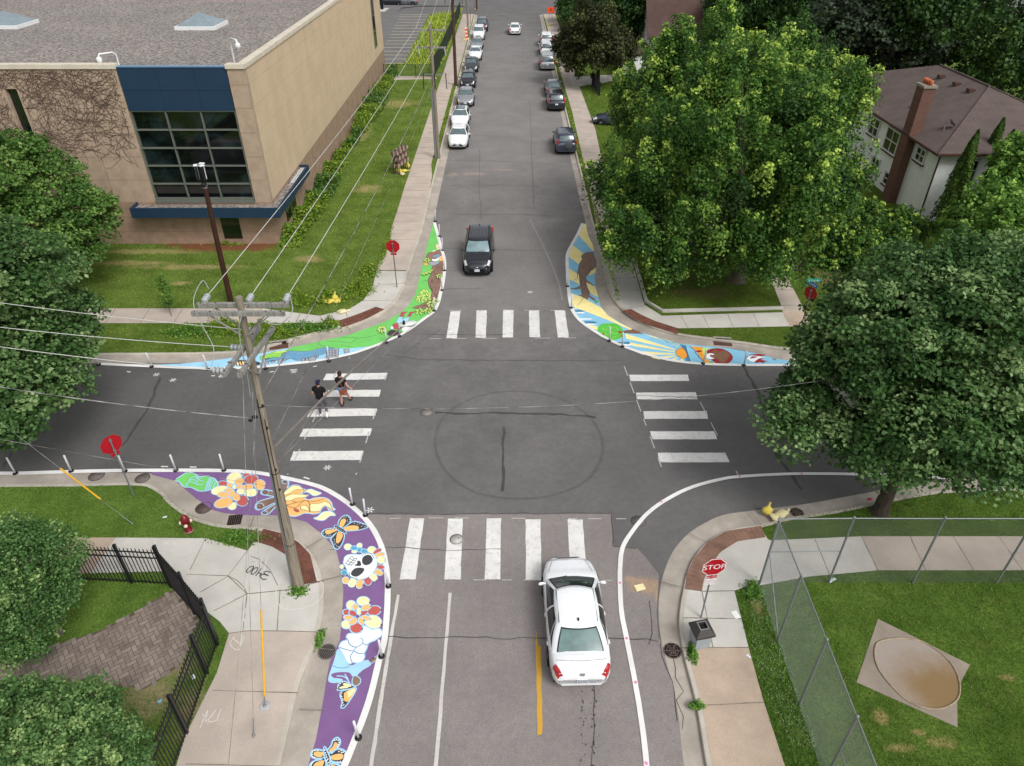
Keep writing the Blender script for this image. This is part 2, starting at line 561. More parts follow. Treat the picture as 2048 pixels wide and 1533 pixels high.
CURB = {}
for nm, c, g, corner, mt, sd in (('nw', nw_c, nw_g, (-far, 141, 0), m_gNW, -1), ('ne', ne_c, ne_g, (far, 141, 0), m_gNE, 1),
                                 ('sw', sw_c, sw_g, (-far, -80, 0), m_gSW, -1), ('se', se_c, se_g, (far, -80, 0), m_gSE, -1)):
    D = dense(c)
    inner = offset(D, .15 * sd)
    b = MB(); b.prism([tuple(p) for p in inner] + [corner], -.05, .12)
    struct(b.build('lawn_' + {'nw': 'northwest', 'ne': 'northeast', 'sw': 'southwest', 'se': 'southeast'}[nm], mt))
    b = MB()
    A = [Vector((p.x, p.y, .0)) for p in D]; B = [Vector((p.x, p.y, .115)) for p in D]
    D2 = offset(D, .02 * sd); C2 = [Vector((p.x, p.y, .135)) for p in D2]; E2 = [Vector((p.x, p.y, .135)) for p in inner]
    E3 = [Vector((p.x, p.y, .1)) for p in inner]
    for X, Y in ((A, B), (B, C2), (C2, E2), (E2, E3)):
        b.strip(X, Y) if sd < 0 else b.strip(Y, X)
    struct(b.build('kerb', m_kerb))
    N = 160
    dg = dense(g)
    b = MB()
    lo = resample(dg, N); hi = resample(D, N)
    # pair each gutter point with nearest kerb point
    for i, p in enumerate(lo):
        pass
    X = [Vector((p.x, p.y, .005)) for p in dg]
    Y = []
    for p in dg:
        best, bd = None, 1e9
        for q0, q1 in zip(D, D[1:]):
            e = q1 - q0
            t = max(0, min(1, (Vector((p.x, p.y, 0)) - q0).dot(e) / max(1e-9, e.length_squared)))
            q = q0 + e * t
            dd = (q - Vector((p.x, p.y, 0))).length
            if dd < bd: bd, best = dd, q
        Y.append(Vector((best.x, best.y, .005)))
    b.strip(Y, X)
    struct(b.build('gutter', m_gut))
    CURB[nm] = (D, inner)

# far blocks beyond the second cross street
for x0, x1 in ((-far, -6.3), (6.2, far)):
    b = MB(); b.prism([(x0, 165), (x1, 165), (x1, 420), (x0, 420)], -.05, .12)
    struct(b.build('lawn_far', m_far))

# ================================================================ pavements
ZS = .139


def walk(name, pts, mat, z=ZS, holes=None):
    b = MB(); b.prism([tuple(p) for p in (pts if isinstance(pts[0], Vector) else GS(pts, z))], .1, z)
    return struct(b.build(name, mat))


def joints(name, segs, wd=.035, z=ZS + .004, mat=None, px=True):
    b = MB()
    for s_ in segs:
        P_ = GS(s_, z) if px else [Vector(p) for p in s_]
        b.ribbon([P_[0].lerp(P_[-1], k / 6) if len(P_) == 2 else P_[k] for k in range(7 if len(P_) == 2 else len(P_))], wd, z, jit=.5)
    return struct(b.build(name, mat or m_joint))


def between(D, f):
    return [p for p in D if f(p)]


# northwest: pavement along the main road
Dn = CURB['nw'][1]
b = MB()
b.poly([(-8.35, 141), (-6.4, 141), (-6.4, 92), (-6.7, 88), (-6.7, 60), (-6.36, 57), *[(p.x, p.y) for p in Dn if G(816, 541).y < p.y < 56.5], *[(p.x, p.y) for p in GS([(817, 541), (753, 541), (780.6, 465), (799, 408)], ZS)], (-8.3, 54.3)], ZS)
struct(b.build('pavement', m_old))
b = MB()
nwp = [p for p in Dn if G(700, 652, 0).x - .1 < p.x < -5 and 28 < p.y < G(818, 541).y]
P_ = [Vector((p.x, p.y)) for p in nwp]
inner_pts = [Vector((p.x, p.y)) for p in GS([(676, 657), (672, 646), (526, 646), (526, 617), (560, 622), (640, 632), (700, 618), (727, 601), (746, 572), (753, 542)], ZS)]
b.poly([(*p, 0) for p in P_ + inner_pts], ZS)
struct(b.build('corner_pavement', m_new))
b = MB(); b.poly([(-far, 35.6, 0), (-far, 33.8, 0), *[tuple(p) for p in GS([(526, 646.5), (526, 617)], ZS)]], ZS)
struct(b.build('pavement', m_old))
segs = [(Vector((-8.32, y, 0)), Vector((-6.42, y, 0))) for y in np.arange(44.5, 138, 1.53)]
joints('pavement_joints', segs, .04, px=False)
joints('pavement_joints', [[(x, 617), (x - 24 * (1024 - x) / 900, 646)] for x in (40, 130, 165, 232, 300, 365, 430, 490)])
joints('pavement_joints', [[(753, 541), (816, 541)], [(745, 572), (811, 566)], [(727, 602), (790, 601)], [(700, 651), (690, 620)], [(640, 633), (655, 655)], [(600, 628), (590, 648)]])
# strips of growth between kerb and pavement
b = MB(); b.poly([(-6.85, 60), (-6.4, 57), (-6.36, 92), (-6.85, 88)], ZS + .002)
# northeast
b = MB()
ne_edge = GS([(1289, 608), (1263, 517.7)], ZS)
nep = [p for p in CURB['ne'][1] if p.y < G(1205, 519).y and p.x < G(1357, 668).x]
b.poly([(*p.xy, 0) for p in nep] + [(*p.xy, 0) for p in GS([(1356, 657), (1460, 655.5), (1579, 653), (1565, 625), (1450, 628), (1324, 632), (1289, 610), (1263, 518)], ZS)], ZS)
struct(b.build('corner_pavement', m_new))
b = MB()
b.poly([(6.0, 141), (8.1, 141), *[(p.x, p.y) for p in GS([(1158, 171), (1191, 260), (1202.6, 316), (1233, 416), (1259.6, 517), (1205, 518), (1176, 360), (1143, 219)], ZS)], (6.25, 100)], ZS)
struct(b.build('pavement', m_old))
joints('pavement_joints', [(Vector((6.6, y, 0)), Vector((8.5 if y < 100 else 8.1, y, 0))) for y in np.arange(44, 138, 1.9)], .04, px=False)
joints('pavement_joints', [[(1214, 537), (1272, 536)], [(1220, 557), (1277, 555)], [(1226, 581), (1284, 580)], [(1362, 632), (1376, 656)], [(1405, 630), (1418, 655)], [(1455, 628), (1466, 654)], [(1507, 627), (1518, 653)], [(1237, 619), (1290, 612)]], .03)
b = MB()
rc = GS([(1263, 517), (1289, 609), (1324, 630), (1450, 627), (1565, 624)], .0)
rr = [Vector((p.x, p.y, 0)) for p in rc]
ro = offset(rr, .17)
for X, Y in (([Vector((p.x, p.y, .13)) for p in rr], [Vector((p.x, p.y, .27)) for p in rr]), ([Vector((p.x, p.y, .27)) for p in rr], [Vector((p.x, p.y, .27)) for p in ro]), ([Vector((p.x, p.y, .27)) for p in ro], [Vector((p.x, p.y, .1)) for p in ro])):
    b.strip(X, Y)
struct(b.build('lawn_edging_kerb', m_new))
walk('pavement', [(1565, 624.5), (1634, 623), (1700, 622), (2048, 618), (2500, 610), (2500, 640), (2048, 645), (1650, 652), (1579, 653)], m_tan)
walk('house_path', [(1519, 498), (1546, 501), (1604, 611), (1608, 623), (1566, 624), (1562, 611)], m_old, .150)
joints('house_path_joints', [[(1527, 520), (1562, 520)], [(1537, 548), (1573, 548)], [(1550, 580), (1589, 580)], [(1562, 611), (1604, 611)]], .04, .155)
# driveway crossing the pavement on the right side of the main road
walk('driveway', [(1138, 155), (1222, 150), (1300, 148), (1300, 158), (1225, 162), (1162, 172), (1146, 176)], m_new, .146)
# southwest
swp = [p for p in CURB['sw'][1] if p.y < G(518, 1056).y and p.x > G(518, 1056).x and p.y > 1]
b = MB()
newline = GS([(458, 1267), (495, 1262), (560, 1262), (636, 1264)], ZS)
p_new = [p for p in swp if p.y > newline[-1].y]
b.poly([(*p.xy, 0) for p in p_new] + [(*p.xy, 0) for p in reversed(newline)] + [(*p.xy, 0) for p in GS([(440, 1244), (352, 1176), (330, 1143), (181, 1147), (232, 1075.5), (413, 1077), (495.6, 1102)], ZS)], ZS)
struct(b.build('corner_pavement', m_new))
b = MB(); b.poly([(*p.xy, 0) for p in GS([(232, 1075.5), (181, 1147), (0, 1150), (-300, 1155), (-250, 1075)], ZS)], ZS)
struct(b.build('pavement', m_tan))
b = MB()
p_old = [p for p in swp if p.y <= newline[-1].y]
b.poly([(*p.xy, 0) for p in newline] + [(*p.xy, 0) for p in p_old] + [(-6.5, -80, 0), (-9.6, -80, 0)] + [(*p.xy, 0) for p in GS([(300, 1700), (371.7, 1470), (433.6, 1346)], ZS)], ZS)
struct(b.build('pavement', m_old))
joints('pavement_joints', [[(411, 1077), (380, 1140)], [(518, 1057), (496, 1100), (456, 1152)], [(372, 1149), (456, 1152), (494, 1188)], [(400, 1185), (456, 1153)], [(494, 1188), (576, 1180), (646, 1162)], [(494, 1188), (486, 1262)], [(494, 1188), (428, 1222)],
                           [(560, 1180), (554, 1262)], [(425, 1381), (596, 1386)], [(371, 1528), (560, 1533)], [(458, 1267), (495, 1262), (560, 1262), (636, 1264)],
                           [(456, 1152), (475, 1162), (488, 1175), (494, 1188)], [(500, 1112), (520, 1120), (540, 1140), (556, 1172)], [(634, 1164), (690, 1150)], [(604, 1102), (646, 1076)], [(630, 1296), (667, 1300)], [(598, 1420), (645, 1421)], [(500, 1055), (509, 1031)]], .028, ZS + .004)
# southeast
sep_ = [p for p in CURB['se'][1] if p.x < G(1519, 1054).x and p.y > 1 and p.x < 30 and p.y < G(1519, 1050).y + .2]
b = MB()
lnew = GS([(1361, 1296), (1497, 1295)], ZS)
pn = [p for p in sep_ if p.y > lnew[0].y]
b.poly([(*lnew[0].xy, 0)] + [(*p.xy, 0) for p in pn] + [(*p.xy, 0) for p in GS([(1520, 1056), (1536, 1079), (1541, 1081), (1723, 1073), (1756, 1141), (1615, 1154), (1480, 1178), (1469, 1182), (1497, 1295)], ZS)], ZS)
struct(b.build('corner_pavement', m_new))
b = MB(); b.poly([(*p.xy, 0) for p in GS([(1723, 1073), (2048, 1073), (2600, 1073), (2600, 1141), (2048, 1141), (1756, 1141)], ZS)], ZS)
struct(b.build('pavement', m_old))
b = MB()
po = [p for p in sep_ if p.y <= lnew[0].y]
b.poly([(*p.xy, 0) for p in GS([(1497, 1295), (1528, 1405), (1570, 1533)], ZS)] + [(8.3, -80, 0), (5.6, -80, 0)] + [(*p.xy, 0) for p in po] + [(*lnew[0].xy, 0)], ZS)
struct(b.build('pavement', m_tan))
joints('pavement_joints', [[(1369, 1178), (1410, 1183), (1469, 1182)], [(1365, 1236), (1483, 1238)], [(1361, 1296), (1497, 1295)], [(1404, 1411), (1528, 1405)], [(1404, 1183), (1426, 1295)],
                           [(1630, 1079), (1660, 1151)], [(1723, 1073), (1756, 1141)], [(1820, 1073), (1852, 1141)], [(1906, 1073), (1948, 1141)], [(1998, 1073), (2045, 1141)], [(1325, 1165), (1370, 1176)], [(1379, 1067), (1415, 1086)], [(1500, 1022), (1522, 1050)]], .03)

# tactile plates
def plate(pts_out, pts_in, mat, z=.145):
    b = MB()
    A = resample(GS(pts_out, z), 24); B = resample(GS(pts_in, z), 24)
    b.strip([Vector((p.x, p.y, z)) for p in A], [Vector((p.x, p.y, z)) for p in B])
    for i in range(24):
        for k in range(6):
            q = A[i].lerp(B[i], (k + .5) / 6)
            b.lathe([(.035, 0), (.022, .008)], (q.x, q.y, z), 6)
    return struct(b.build('tactile_paving', mat))


plate([(769, 619), (735, 637), (700, 650.5), (682, 656)], [(751, 614), (725, 625), (700, 634), (676, 642)], m_plate)
plate([(1243.8, 621.7), (1268, 638), (1291.7, 649), (1354.7, 668.8)], [(1262, 618.5), (1285, 631), (1312, 643), (1357, 657)], m_plate)
plate([(528, 1058), (568, 1068), (596, 1084), (620, 1108), (634, 1164)], [(510, 1083), (545, 1094), (572, 1110), (590, 1130), (597, 1170)][:4] + [(608, 1168)], m_plate)
plate([(1521, 1052), (1452, 1062.6), (1417, 1083), (1389, 1114.7), (1373.7, 1149.5), (1370, 1177)], [(1530, 1075), (1475, 1083), (1440, 1105), (1420, 1135), (1408, 1160), (1404, 1182)], m_plate2)

# paved court inside the black fence
def paver_mat():
    m, nt, p = mk('paving_bricks')
    br = nt.nodes.new('ShaderNodeTexBrick')
    tc = nt.nodes.new('ShaderNodeTexCoord'); tc.name = 'TC'
    mp = nt.nodes.new('ShaderNodeMapping')
    mp.inputs['Rotation'].default_value = (0, 0, R(38))
    nt.links.new(tc.outputs['Object'], mp.inputs[0]); nt.links.new(mp.outputs[0], br.inputs['Vector'])
    br.inputs['Scale'].default_value = 2.6
    br.inputs['Color1'].default_value = (*srgb('8b7e75'), 1); br.inputs['Color2'].default_value = (*srgb('7a6e66'), 1)
    br.inputs['Mortar'].default_value = (*srgb('55493f'), 1); br.inputs['Mortar Size'].default_value = .035
    nt.links.new(mix(nt, ramp(nt, noise(nt, 1.2, 6), .3, .75), br.outputs[0], srgb('857a6f')), p.inputs['Base Color'])
    p.inputs['Roughness'].default_value = .9
    bump(nt, p, br.outputs['Fac'], -.5, .02)
    return m


m_p1 = M('paving_brick', '83776e', .9, .2, 1.5, bmp=.3)
m_pj = M('paving_gap', '5d5046', .95, .2, 4)
court = [p.xy for p in GS([(350, 1178), (206.5, 1259), (82.6, 1300), (0, 1322), (-100, 1345), (-100, 1420), (0, 1385), (111, 1362), (200, 1368), (289, 1378), (330, 1352), (358, 1332), (398, 1243)], .13)]
b = MB(); b.prism([(*p, 0) for p in court], .1, .128)
court_o = struct(b.build('paved_court', m_pj))


def inside(p, poly):
    c = False
    for i in range(len(poly)):
        a, q = poly[i], poly[i - 1]
        if (a[1] > p[1]) != (q[1] > p[1]) and p[0] < (q[0] - a[0]) * (p[1] - a[1]) / (q[1] - a[1]) + a[0]: c = not c
    return c


# herringbone of single bricks
b = MB()
L_, W_ = .29, .145
rot = R(38)
cr, sr = math.cos(rot), math.sin(rot)
c0 = G(230, 1300)
for i in range(-56, 56):
    for j in range(-34, 34):
        for k in range(2):
            if k == 0: x, y, dx, dy = i * W_ + j * 2 * L_ * .5 * 2, i * W_, L_, W_
            else: x, y, dx, dy = i * W_ + L_ + j * 2 * L_, i * W_, W_, L_
            cx_, cy_ = x + dx / 2, y + dy / 2 - (0 if k == 0 else L_ - W_)
            wx, wy = c0.x + cx_ * cr - cy_ * sr, c0.y + cx_ * sr + cy_ * cr
            if inside((wx, wy), court):
                g_ = .009
                hx, hy = dx / 2 - g_, dy / 2 - g_
                zz = .134 + random.uniform(-.0015, .0015)
                b.add([(wx + a * hx * cr - e * hy * sr, wy + a * hx * sr + e * hy * cr, zz) for a, e in ((-1, -1), (1, -1), (1, 1), (-1, 1))], [(0, 1, 2, 3)], random.choice((0, 0, 1, 2)))
struct(b.build('court_paving', [m_p1, M('paving_brick_b', '7b6f67', .9, .2, 1.5), M('paving_brick_c', '8d8178', .9, .15, 1.5)]))
b = MB(); b.poly([(*p.xy, 0) for p in GS([(291, 1374), (330, 1350), (356, 1332), (372, 1318), (392, 1330), (372, 1372), (340, 1388), (312, 1398), (290, 1402), (284, 1390)], .13)], .138)

# discus pad on the right lawn
b = MB(); b.prism([tuple(p) for p in GS([(1756, 1238), (1940, 1330), (1924, 1360), (1914, 1388), (1915, 1455), (1713, 1365)], .13)], .1, .132)
m_pad = concrete('pad_concrete', '978b7e', .15, .25)
struct(b.build('throwing_pad', m_pad))
m_, nt_, p_ = mk('pad_dusty')
cpx = G(1850, 1365)
mk_ = blobs(nt_, [(cpx.x + .35, cpx.y - .35, 1.3, 1.0)], .3, .6)
base_ = mix(nt_, mk_, srgb('968b81'), srgb('7f6744'))
f_ = ramp(nt_, noise(nt_, 30, 5, .8), .25, .75, .85, 1.15)
v_ = nt_.nodes.new('ShaderNodeVectorMath'); v_.operation = 'SCALE'
nt_.links.new(base_, v_.inputs[0]); nt_.links.new(f_, v_.inputs['Scale']); nt_.links.new(v_.outputs[0], p_.inputs['Base Color'])
p_.inputs['Roughness'].default_value = .95
ring_px = [(1752, 1290), (1775, 1280), (1810, 1278), (1850, 1287), (1895, 1320), (1916, 1355), (1917, 1395), (1890, 1416), (1855, 1418), (1815, 1402), (1780, 1370), (1753, 1330)]
ringw = spline([Vector((p.x, p.y, 0)) for p in GS(ring_px, .13)], 6, True)
b = MB(); b.poly([tuple(p) for p in ringw], .138)
struct(b.build('throwing_circle', m_))
b = MB(); b.tube([Vector((p.x, p.y, .145)) for p in ringw + ringw[:1]], .03, 6, cap=False)
tag(b.build('circle_ring', M('galvanised_ring', '94846f', .7, .2, 5)), 'thin rusty metal ring set round the sandy circle on the concrete pad', 'ring')

# far parking lot and its lane markings
ZP = .126
b = MB(); b.poly([(*p.xy, 0) for p in GS([(756, 130), (808, 127), (859, 28), (806, 27), (796, 24), (803, 16), (840, 12), (930, 12), (930, -5), (600, -5), (600, 130)], ZP)], ZP)
struct(b.build('parking_lot', m_lot))
b = MB()
for i in range(16):
    ya = [34, 39.5, 45.5, 51.5, 57, 63.5, 69.5, 75.5, 82, 88.5, 95.5, 103, 110.5, 118.5, 127, 30][i]
    xr = 808 + (127 - ya) * .5
    xl = max(757, xr - 56)
    A_, B_ = G(xl, ya, ZP), G(xr, ya, ZP)
    b.ribbon([A_.xy.to_3d(), B_.xy.to_3d()], .2, ZP + .004)
struct(b.build('parking_lot_markings', M('faded_paint', 'c4b998', .8, .2)))
walk('path', [(758, 152), (870, 153), (875, 158), (760, 161)], m_old, .13)
# ================================================================ road markings
def bars(name, quads, mat, z=.009):
    b = MB()
    for q in quads:
        P_ = GS(q, z)
        n = 8  # slightly uneven edges
        ring = []
        for a, c in zip(P_, P_[1:] + P_[:1]):
            for k in range(n):
                p = a.lerp(c, k / n)
                ring.append(p + Vector((random.uniform(-.012, .012), random.uniform(-.012, .012), 0)))
        b.poly([(p.x, p.y, z) for p in ring])
    return struct(b.build(name, mat))


bars('crosswalk', [Q(700, 360, 3.7236, q) for q in ([(748, 980), (823, 978), (795, 1180), (718, 1180)], [(942, 974), (1020, 974), (1012, 1178), (934, 1176)], [(1141, 968), (1218, 970), (1214, 1174), (1136, 1174)], [(1332, 974), (1408, 974), (1416, 1172), (1337, 1172)], [(1523, 974), (1601, 974), (1630, 1174), (1548, 1174)])], m_mark)
bars('crosswalk', [[(653, 748), (773, 746), (769, 759), (646, 761)], [(640, 781), (762, 780), (758, 794), (630, 794)], [(622, 818.5), (755, 817), (750, 832), (614, 834)], [(607, 858), (744, 857), (740, 872), (599, 874)], [(587, 903), (727, 902), (723, 920), (580, 922)]], m_mark)
bars('crosswalk', [Q(1100, 430, 3.651, q) for q in ([(577, 1168), (1005, 1168), (1018, 1214), (588, 1214)], [(627, 1298), (1066, 1297), (1077, 1346), (634, 1347)], [(682, 1434), (1143, 1433), (1155, 1490), (690, 1490)])] + [[(1300, 863), (1428, 863), (1435, 879), (1305, 879)], [(1315, 906), (1451, 906), (1459, 925), (1320, 925)]], m_mark)
bars('crosswalk', [[(820, 1037), (848, 1037), (831, 1159), (800, 1159)], [(896, 1038), (926, 1038), (921, 1159), (889, 1159)], [(974, 1037), (1002, 1037), (1001, 1159), (969, 1159)], [(1051, 1039), (1081, 1039), (1083, 1161), (1052, 1161)], [(1135.6, 1039), (1165, 1040), (1175, 1161), (1141, 1161)]], m_mark, .011)
bars('lane_line', [[(794, 1190), (799, 1190), (772, 1360), (746, 1533), (700, 1850), (690, 1850), (738, 1533), (764, 1360)], [(897, 1186), (903, 1186), (876, 1533), (855, 1850), (847, 1850), (868, 1533)]], worn('marking_lane', 'c9c4be', '8a837f', .75, 9), .011)
bars('yellow_line', [[(1071, 1281), (1073, 1262), (1075, 1281), (1076, 1292), (1082, 1292), (1085, 1468), (1075, 1471)]], m_yel, .011)


def dashes(name, lines, wd, on, off, mat, z=.012):
    b = MB()
    for l in lines:
        P_ = GS(l, z)
        for a, c in zip(P_, P_[1:]):
            L = (c - a).length
            t = random.uniform(0, off)
            while t < L:
                e = min(L, t + on * random.uniform(.6, 1.2))
                if random.random() > .12:
                    b.ribbon([a.lerp(c, t / L), a.lerp(c, e / L)], wd, z)
                t = e + off * random.uniform(.7, 1.3)
    return struct(b.build(name, mat))


dashes('guide_marks', [[(885, 621), (1140, 621)], [(800, 678), (1195, 676)], [(676, 738), (575, 950)], [(778, 735), (712, 950)], [(1238, 705), (1325, 940)], [(1360, 727), (1476, 950)]], .05, .8, .7, m_faint)
dashes('guide_marks', [[(760, 1038), (820, 1036)], [(850, 1036), (1255, 1038)], [(780, 1160), (800, 1160)], [(925, 1160), (1225, 1161)]], .035, .5, .5, m_faint, .013)
dashes('survey_marks', [[(215, 735), (300, 753), (430, 752), (512, 748), (560, 742), (610, 738), (700, 716)], [(300, 933), (420, 935), (470, 938), (640, 962)], [(560, 940), (640, 965), (700, 1010)]], .07, .3, 1.3, m_mark, .013)
b = MB()
for px, py in ((313, 750), (443, 753), (588, 744), (346, 761), (655, 936), (740, 1021), (1060, 585)):
    c = G(px, py)
    for a in (0.2, 1.2, 2.3):
        d = Vector((math.cos(a), math.sin(a), 0)) * .16
        b.ribbon([c - d, c + d], .05, .013)
struct(b.build('survey_marks', m_mark))

# tar seals and cracks
def jag(px, w_, z, b, amp=.06, px_=True):
    P_ = GS(px) if px_ else px
    L = sum((c - a).length for a, c in zip(P_, P_[1:]))
    pp = resample(P_, max(4, int(L / .35)))
    pp = [p + Vector((random.gauss(0, amp), random.gauss(0, amp), 0)) for p in pp]
    b.ribbon(pp, [w_ * random.uniform(.5, 1.3) for _ in pp], z)


b = MB()
for l, w_ in (([(872, 826), (930, 829), (1000, 826), (1060, 828), (1120, 830), (1192, 835)], .13), ([(1008, 855), (1006, 910), (1008, 950), (1004, 982)], .12), ([(320, 755), (312, 775), (300, 810), (275, 850), (245, 892)], .14),
              ([(181, 731), (155, 760), (126, 785), (92, 815), (65, 852), (24, 907), (5, 935)], .14), ([(1487, 735), (1500, 755), (1518, 790), (1530, 840), (1548, 890), (1562, 925), (1580, 945), (1604, 983)], .14)):
    jag(l, w_, .008, b, .03)
struct(b.build('tar_seal', m_tar))
b = MB()
for l in ([(907, 429), (960, 430), (1040, 429), (1133, 434)], [(888, 498), (1000, 500), (1130, 503)], [(885, 579), (963, 577)], [(840, 669), (970, 671), (1010, 669)], [(900, 372), (1000, 371), (1080, 374)], [(880, 322), (960, 322), (1100, 328)], [(945, 272), (1120, 275)], [(940, 234), (1060, 233)],
          [(985, 65), (1140, 68), (1220, 75)], [(975, 70), (1040, 78)], [(930, 187), (1100, 186)], [(1046, 96), (1044, 120), (1055, 140)], [(770, 710), (840, 720), (950, 721), (1100, 722), (1250, 722)], [(775, 737), (830, 690), (880, 660)],
          [(765, 1274), (900, 1276), (1090, 1278), (1260, 1277), (1318, 1285)], [(700, 1028), (900, 1029), (1222, 1027)], [(1222, 1027), (1227, 1095), (1275, 1097)], [(1320, 1290), (1330, 1330), (1350, 1390), (1352, 1440)], [(770, 1095), (900, 1101), (1000, 1098)], [(660, 1100), (760, 1090)],
          [(1185, 1370), (1190, 1450), (1180, 1533)], [(1298, 1200), (1304, 1240), (1300, 1290)], [(1240, 790), (1500, 800)], [(960, 300), (958, 380), (963, 440)], [(1060, 200), (1063, 300), (1068, 420)]):
    jag(l, .03, .012, b, .03)
struct(b.build('cracks', m_tar2))
b = MB()
for l in ([(1182, 335), (1188, 400), (1174, 440)], [(1335, 1290), (1352, 1330), (1358, 1400), (1366, 1460)]):
    jag(l, .022, .012, b, .05)
struct(b.build('cracks', m_tar2))
m_skid, nt, p = mk('skid_ring')
tr = nt.nodes.new('ShaderNodeBsdfTransparent'); mx = nt.nodes.new('ShaderNodeMixShader')
p.inputs['Base Color'].default_value = (*srgb('3b3938'), 1); p.inputs['Roughness'].default_value = .8
nt.links.new(ramp(nt, noise(nt, 3, 5, .7), .2, .8, .03, .22), mx.inputs[0])
nt.links.new(tr.outputs[0], mx.inputs[1]); nt.links.new(p.outputs[0], mx.inputs[2])
nt.links.new(mx.outputs[0], nt.nodes['Material Output'].inputs['Surface'])
circ = spline([Vector((q.x, q.y, 0)) for q in GS([(1040, 783), (1120, 798), (1180, 836), (1206, 893), (1180, 955), (1110, 990), (1030, 998), (950, 985), (893, 945), (870, 885), (892, 830), (958, 793)])], 6, True)
b = MB(); b.ribbon(circ + circ[:1], .14, .010)
struct(b.build('tyre_mark', m_skid))
b = MB()
for l in ([(1060, 440), (1090, 500), (1115, 560), (1125, 600)],):
    b.ribbon(spline(GS(l), 4), .12, .01)
struct(b.build('rubbed_out_line', worn('marking_ghost', '8f8a86', '75716d', .8, 8)))
# drips behind the waiting car
b = MB()
for i in range(60):
    c = G(random.choice((1165, 1188)) + random.gauss(0, 4), random.uniform(1380, 1533)) if i < 45 else G(random.gauss(950, 12), random.uniform(560, 660))
    r = random.uniform(.008, .03)
    b.poly([(c.x + r * math.cos(k), c.y + r * 1.6 * math.sin(k), 0) for k in range(6)], .012)
struct(b.build('oil_drips', m_tar))
# chalk writing on the pavement
FONT = None
def text(name, body, size, mat, loc, rot=(0, 0, 0), parent=None, ext=.002, align='CENTER', shear=0, mat4=None):
    cu = bpy.data.curves.new(name, 'FONT')
    cu.body = body; cu.size = size; cu.extrude = ext; cu.align_x = align; cu.align_y = 'CENTER'; cu.shear = shear
    o = bpy.data.objects.new(name, cu); col.objects.link(o)
    dg = bpy.context.evaluated_depsgraph_get(); dg.update()
    me = bpy.data.meshes.new_from_object(o.evaluated_get(dg))
    bpy.data.objects.remove(o); bpy.data.curves.remove(cu)
    me.materials.clear(); me.materials.append(mat)
    o = bpy.data.objects.new(name, me); col.objects.link(o)
    if parent: o.parent = parent
    o.location = loc; o.rotation_euler = rot
    return o


m_chalk = M('chalk', 'd3cfc8', .95, .1, 9)
m_spray = M('spray_paint_dark', '55585a', .8, .1, 9)
# digits 3400 sprayed upside down: strokes
def strokes(name, x0, y0, s, lines, w_, mat, z=.145):
    b = MB()
    for l in lines:
        b.ribbon(spline(GS(Q(x0, y0, s, l), z), 4), w_, z, jit=.2)
    return struct(b.build(name, mat))


strokes('sprayed_number', 480, 1100, 13.6, [[(830, 622), (760, 590), (690, 590), (650, 625), (690, 670), (775, 700)], [(775, 702), (660, 670), (590, 680), (555, 730), (590, 780), (660, 808), (730, 790)], [(582, 505), (510, 600), (425, 715)], [(490, 625), (585, 650)], [(590, 645), (525, 728)],
    [(485, 485), (400, 500), (330, 590), (310, 650), (345, 668), (420, 620), (480, 530), (485, 488)], [(370, 445), (290, 460), (200, 530), (175, 590), (205, 622), (280, 585), (355, 500), (370, 450)]], .045, m_spray)
strokes('chalk_marks', 340, 920, 2.5, [[(420, 492), (412, 528)], [(412, 512), (430, 496)], [(414, 510), (428, 526)], [(430, 512), (450, 494), (456, 510), (436, 534), (430, 512)], [(494, 478), (482, 505), (470, 550)],
                                    [(560, 600), (535, 640), (530, 690), (560, 740), (620, 748), (700, 730), (755, 690), (765, 620), (740, 600)], [(325, 880), (300, 920), (340, 950), (370, 880)], [(310, 890), (350, 920)], [(360, 870), (345, 960)],
                                    [(150, 1340), (190, 1250), (180, 1310), (230, 1250)], [(160, 1270), (200, 1310), (240, 1300)], [(255, 1245), (235, 1300)], [(365, 760), (375, 820)], [(372, 770), (380, 740)]], .022, m_chalk)
strokes('chalk_marks', 0, 900, 2.4214, [[(735, 432), (770, 436)], [(752, 434), (750, 456)], [(790, 440), (786, 458), (792, 446), (800, 458), (804, 442)], [(826, 444), (812, 444), (812, 456), (824, 457)], [(832, 458), (836, 442), (846, 458), (850, 442)]], .022, m_chalk)


# ================================================================ painted corner murals
PAL = dict(purple='80608f', lb='a7d3ec', Y='fdeeb2', O='fbbd75', R='c35f5a', Bl='5ba3c4', W='eef0f4', K='46464b', G='79cd6b', br='8f7263', dk='4f4545',
           green='74c766', sky='9fd2ec', slate='6f9fbf', lime='c5e374', lime2='90cf5c', grey='a5a9b2', cream='eee0bd', shirt='b5555a', oran='f2a33c', ray='f8e8a0', blue2='8cc6e2', navy='4c86a8', wine='9c2f33', wbr='84604a', gtree='5fc04a', tree3='8d7465')
def mural_mat(k, v):
    m, nt, p = mk('mural_' + k)
    c = srgb(v)
    n1 = ramp(nt, noise(nt, 48, 3, .8), .25, .75, .88, 1.12)
    n2 = ramp(nt, noise(nt, 1.1, 6, .7), .3, .7, .92, 1.05)
    x = nt.nodes.new('ShaderNodeVectorMath'); x.operation = 'SCALE'; x.inputs[0].default_value = c
    nt.links.new(mth(nt, 'MULTIPLY', n1, n2), x.inputs['Scale'])
    chip = mth(nt, 'MULTIPLY', ramp(nt, noise(nt, 34, 4, .9), .60, .70), ramp(nt, noise(nt, .7, 4, .6), .42, .7, .08, .55))
    nt.links.new(mix(nt, chip, x.outputs[0], srgb('6f6862')), p.inputs['Base Color'])
    p.inputs['Roughness'].default_value = .8; p.inputs['Specular IOR Level'].default_value = .2
    bump(nt, p, noise(nt, 55, 4, .8), .3, .01)
    return m
MP = {k: mural_mat(k, v) for k, v in PAL.items()}
PK = list(PAL)
PM = [MP[k] for k in PK]


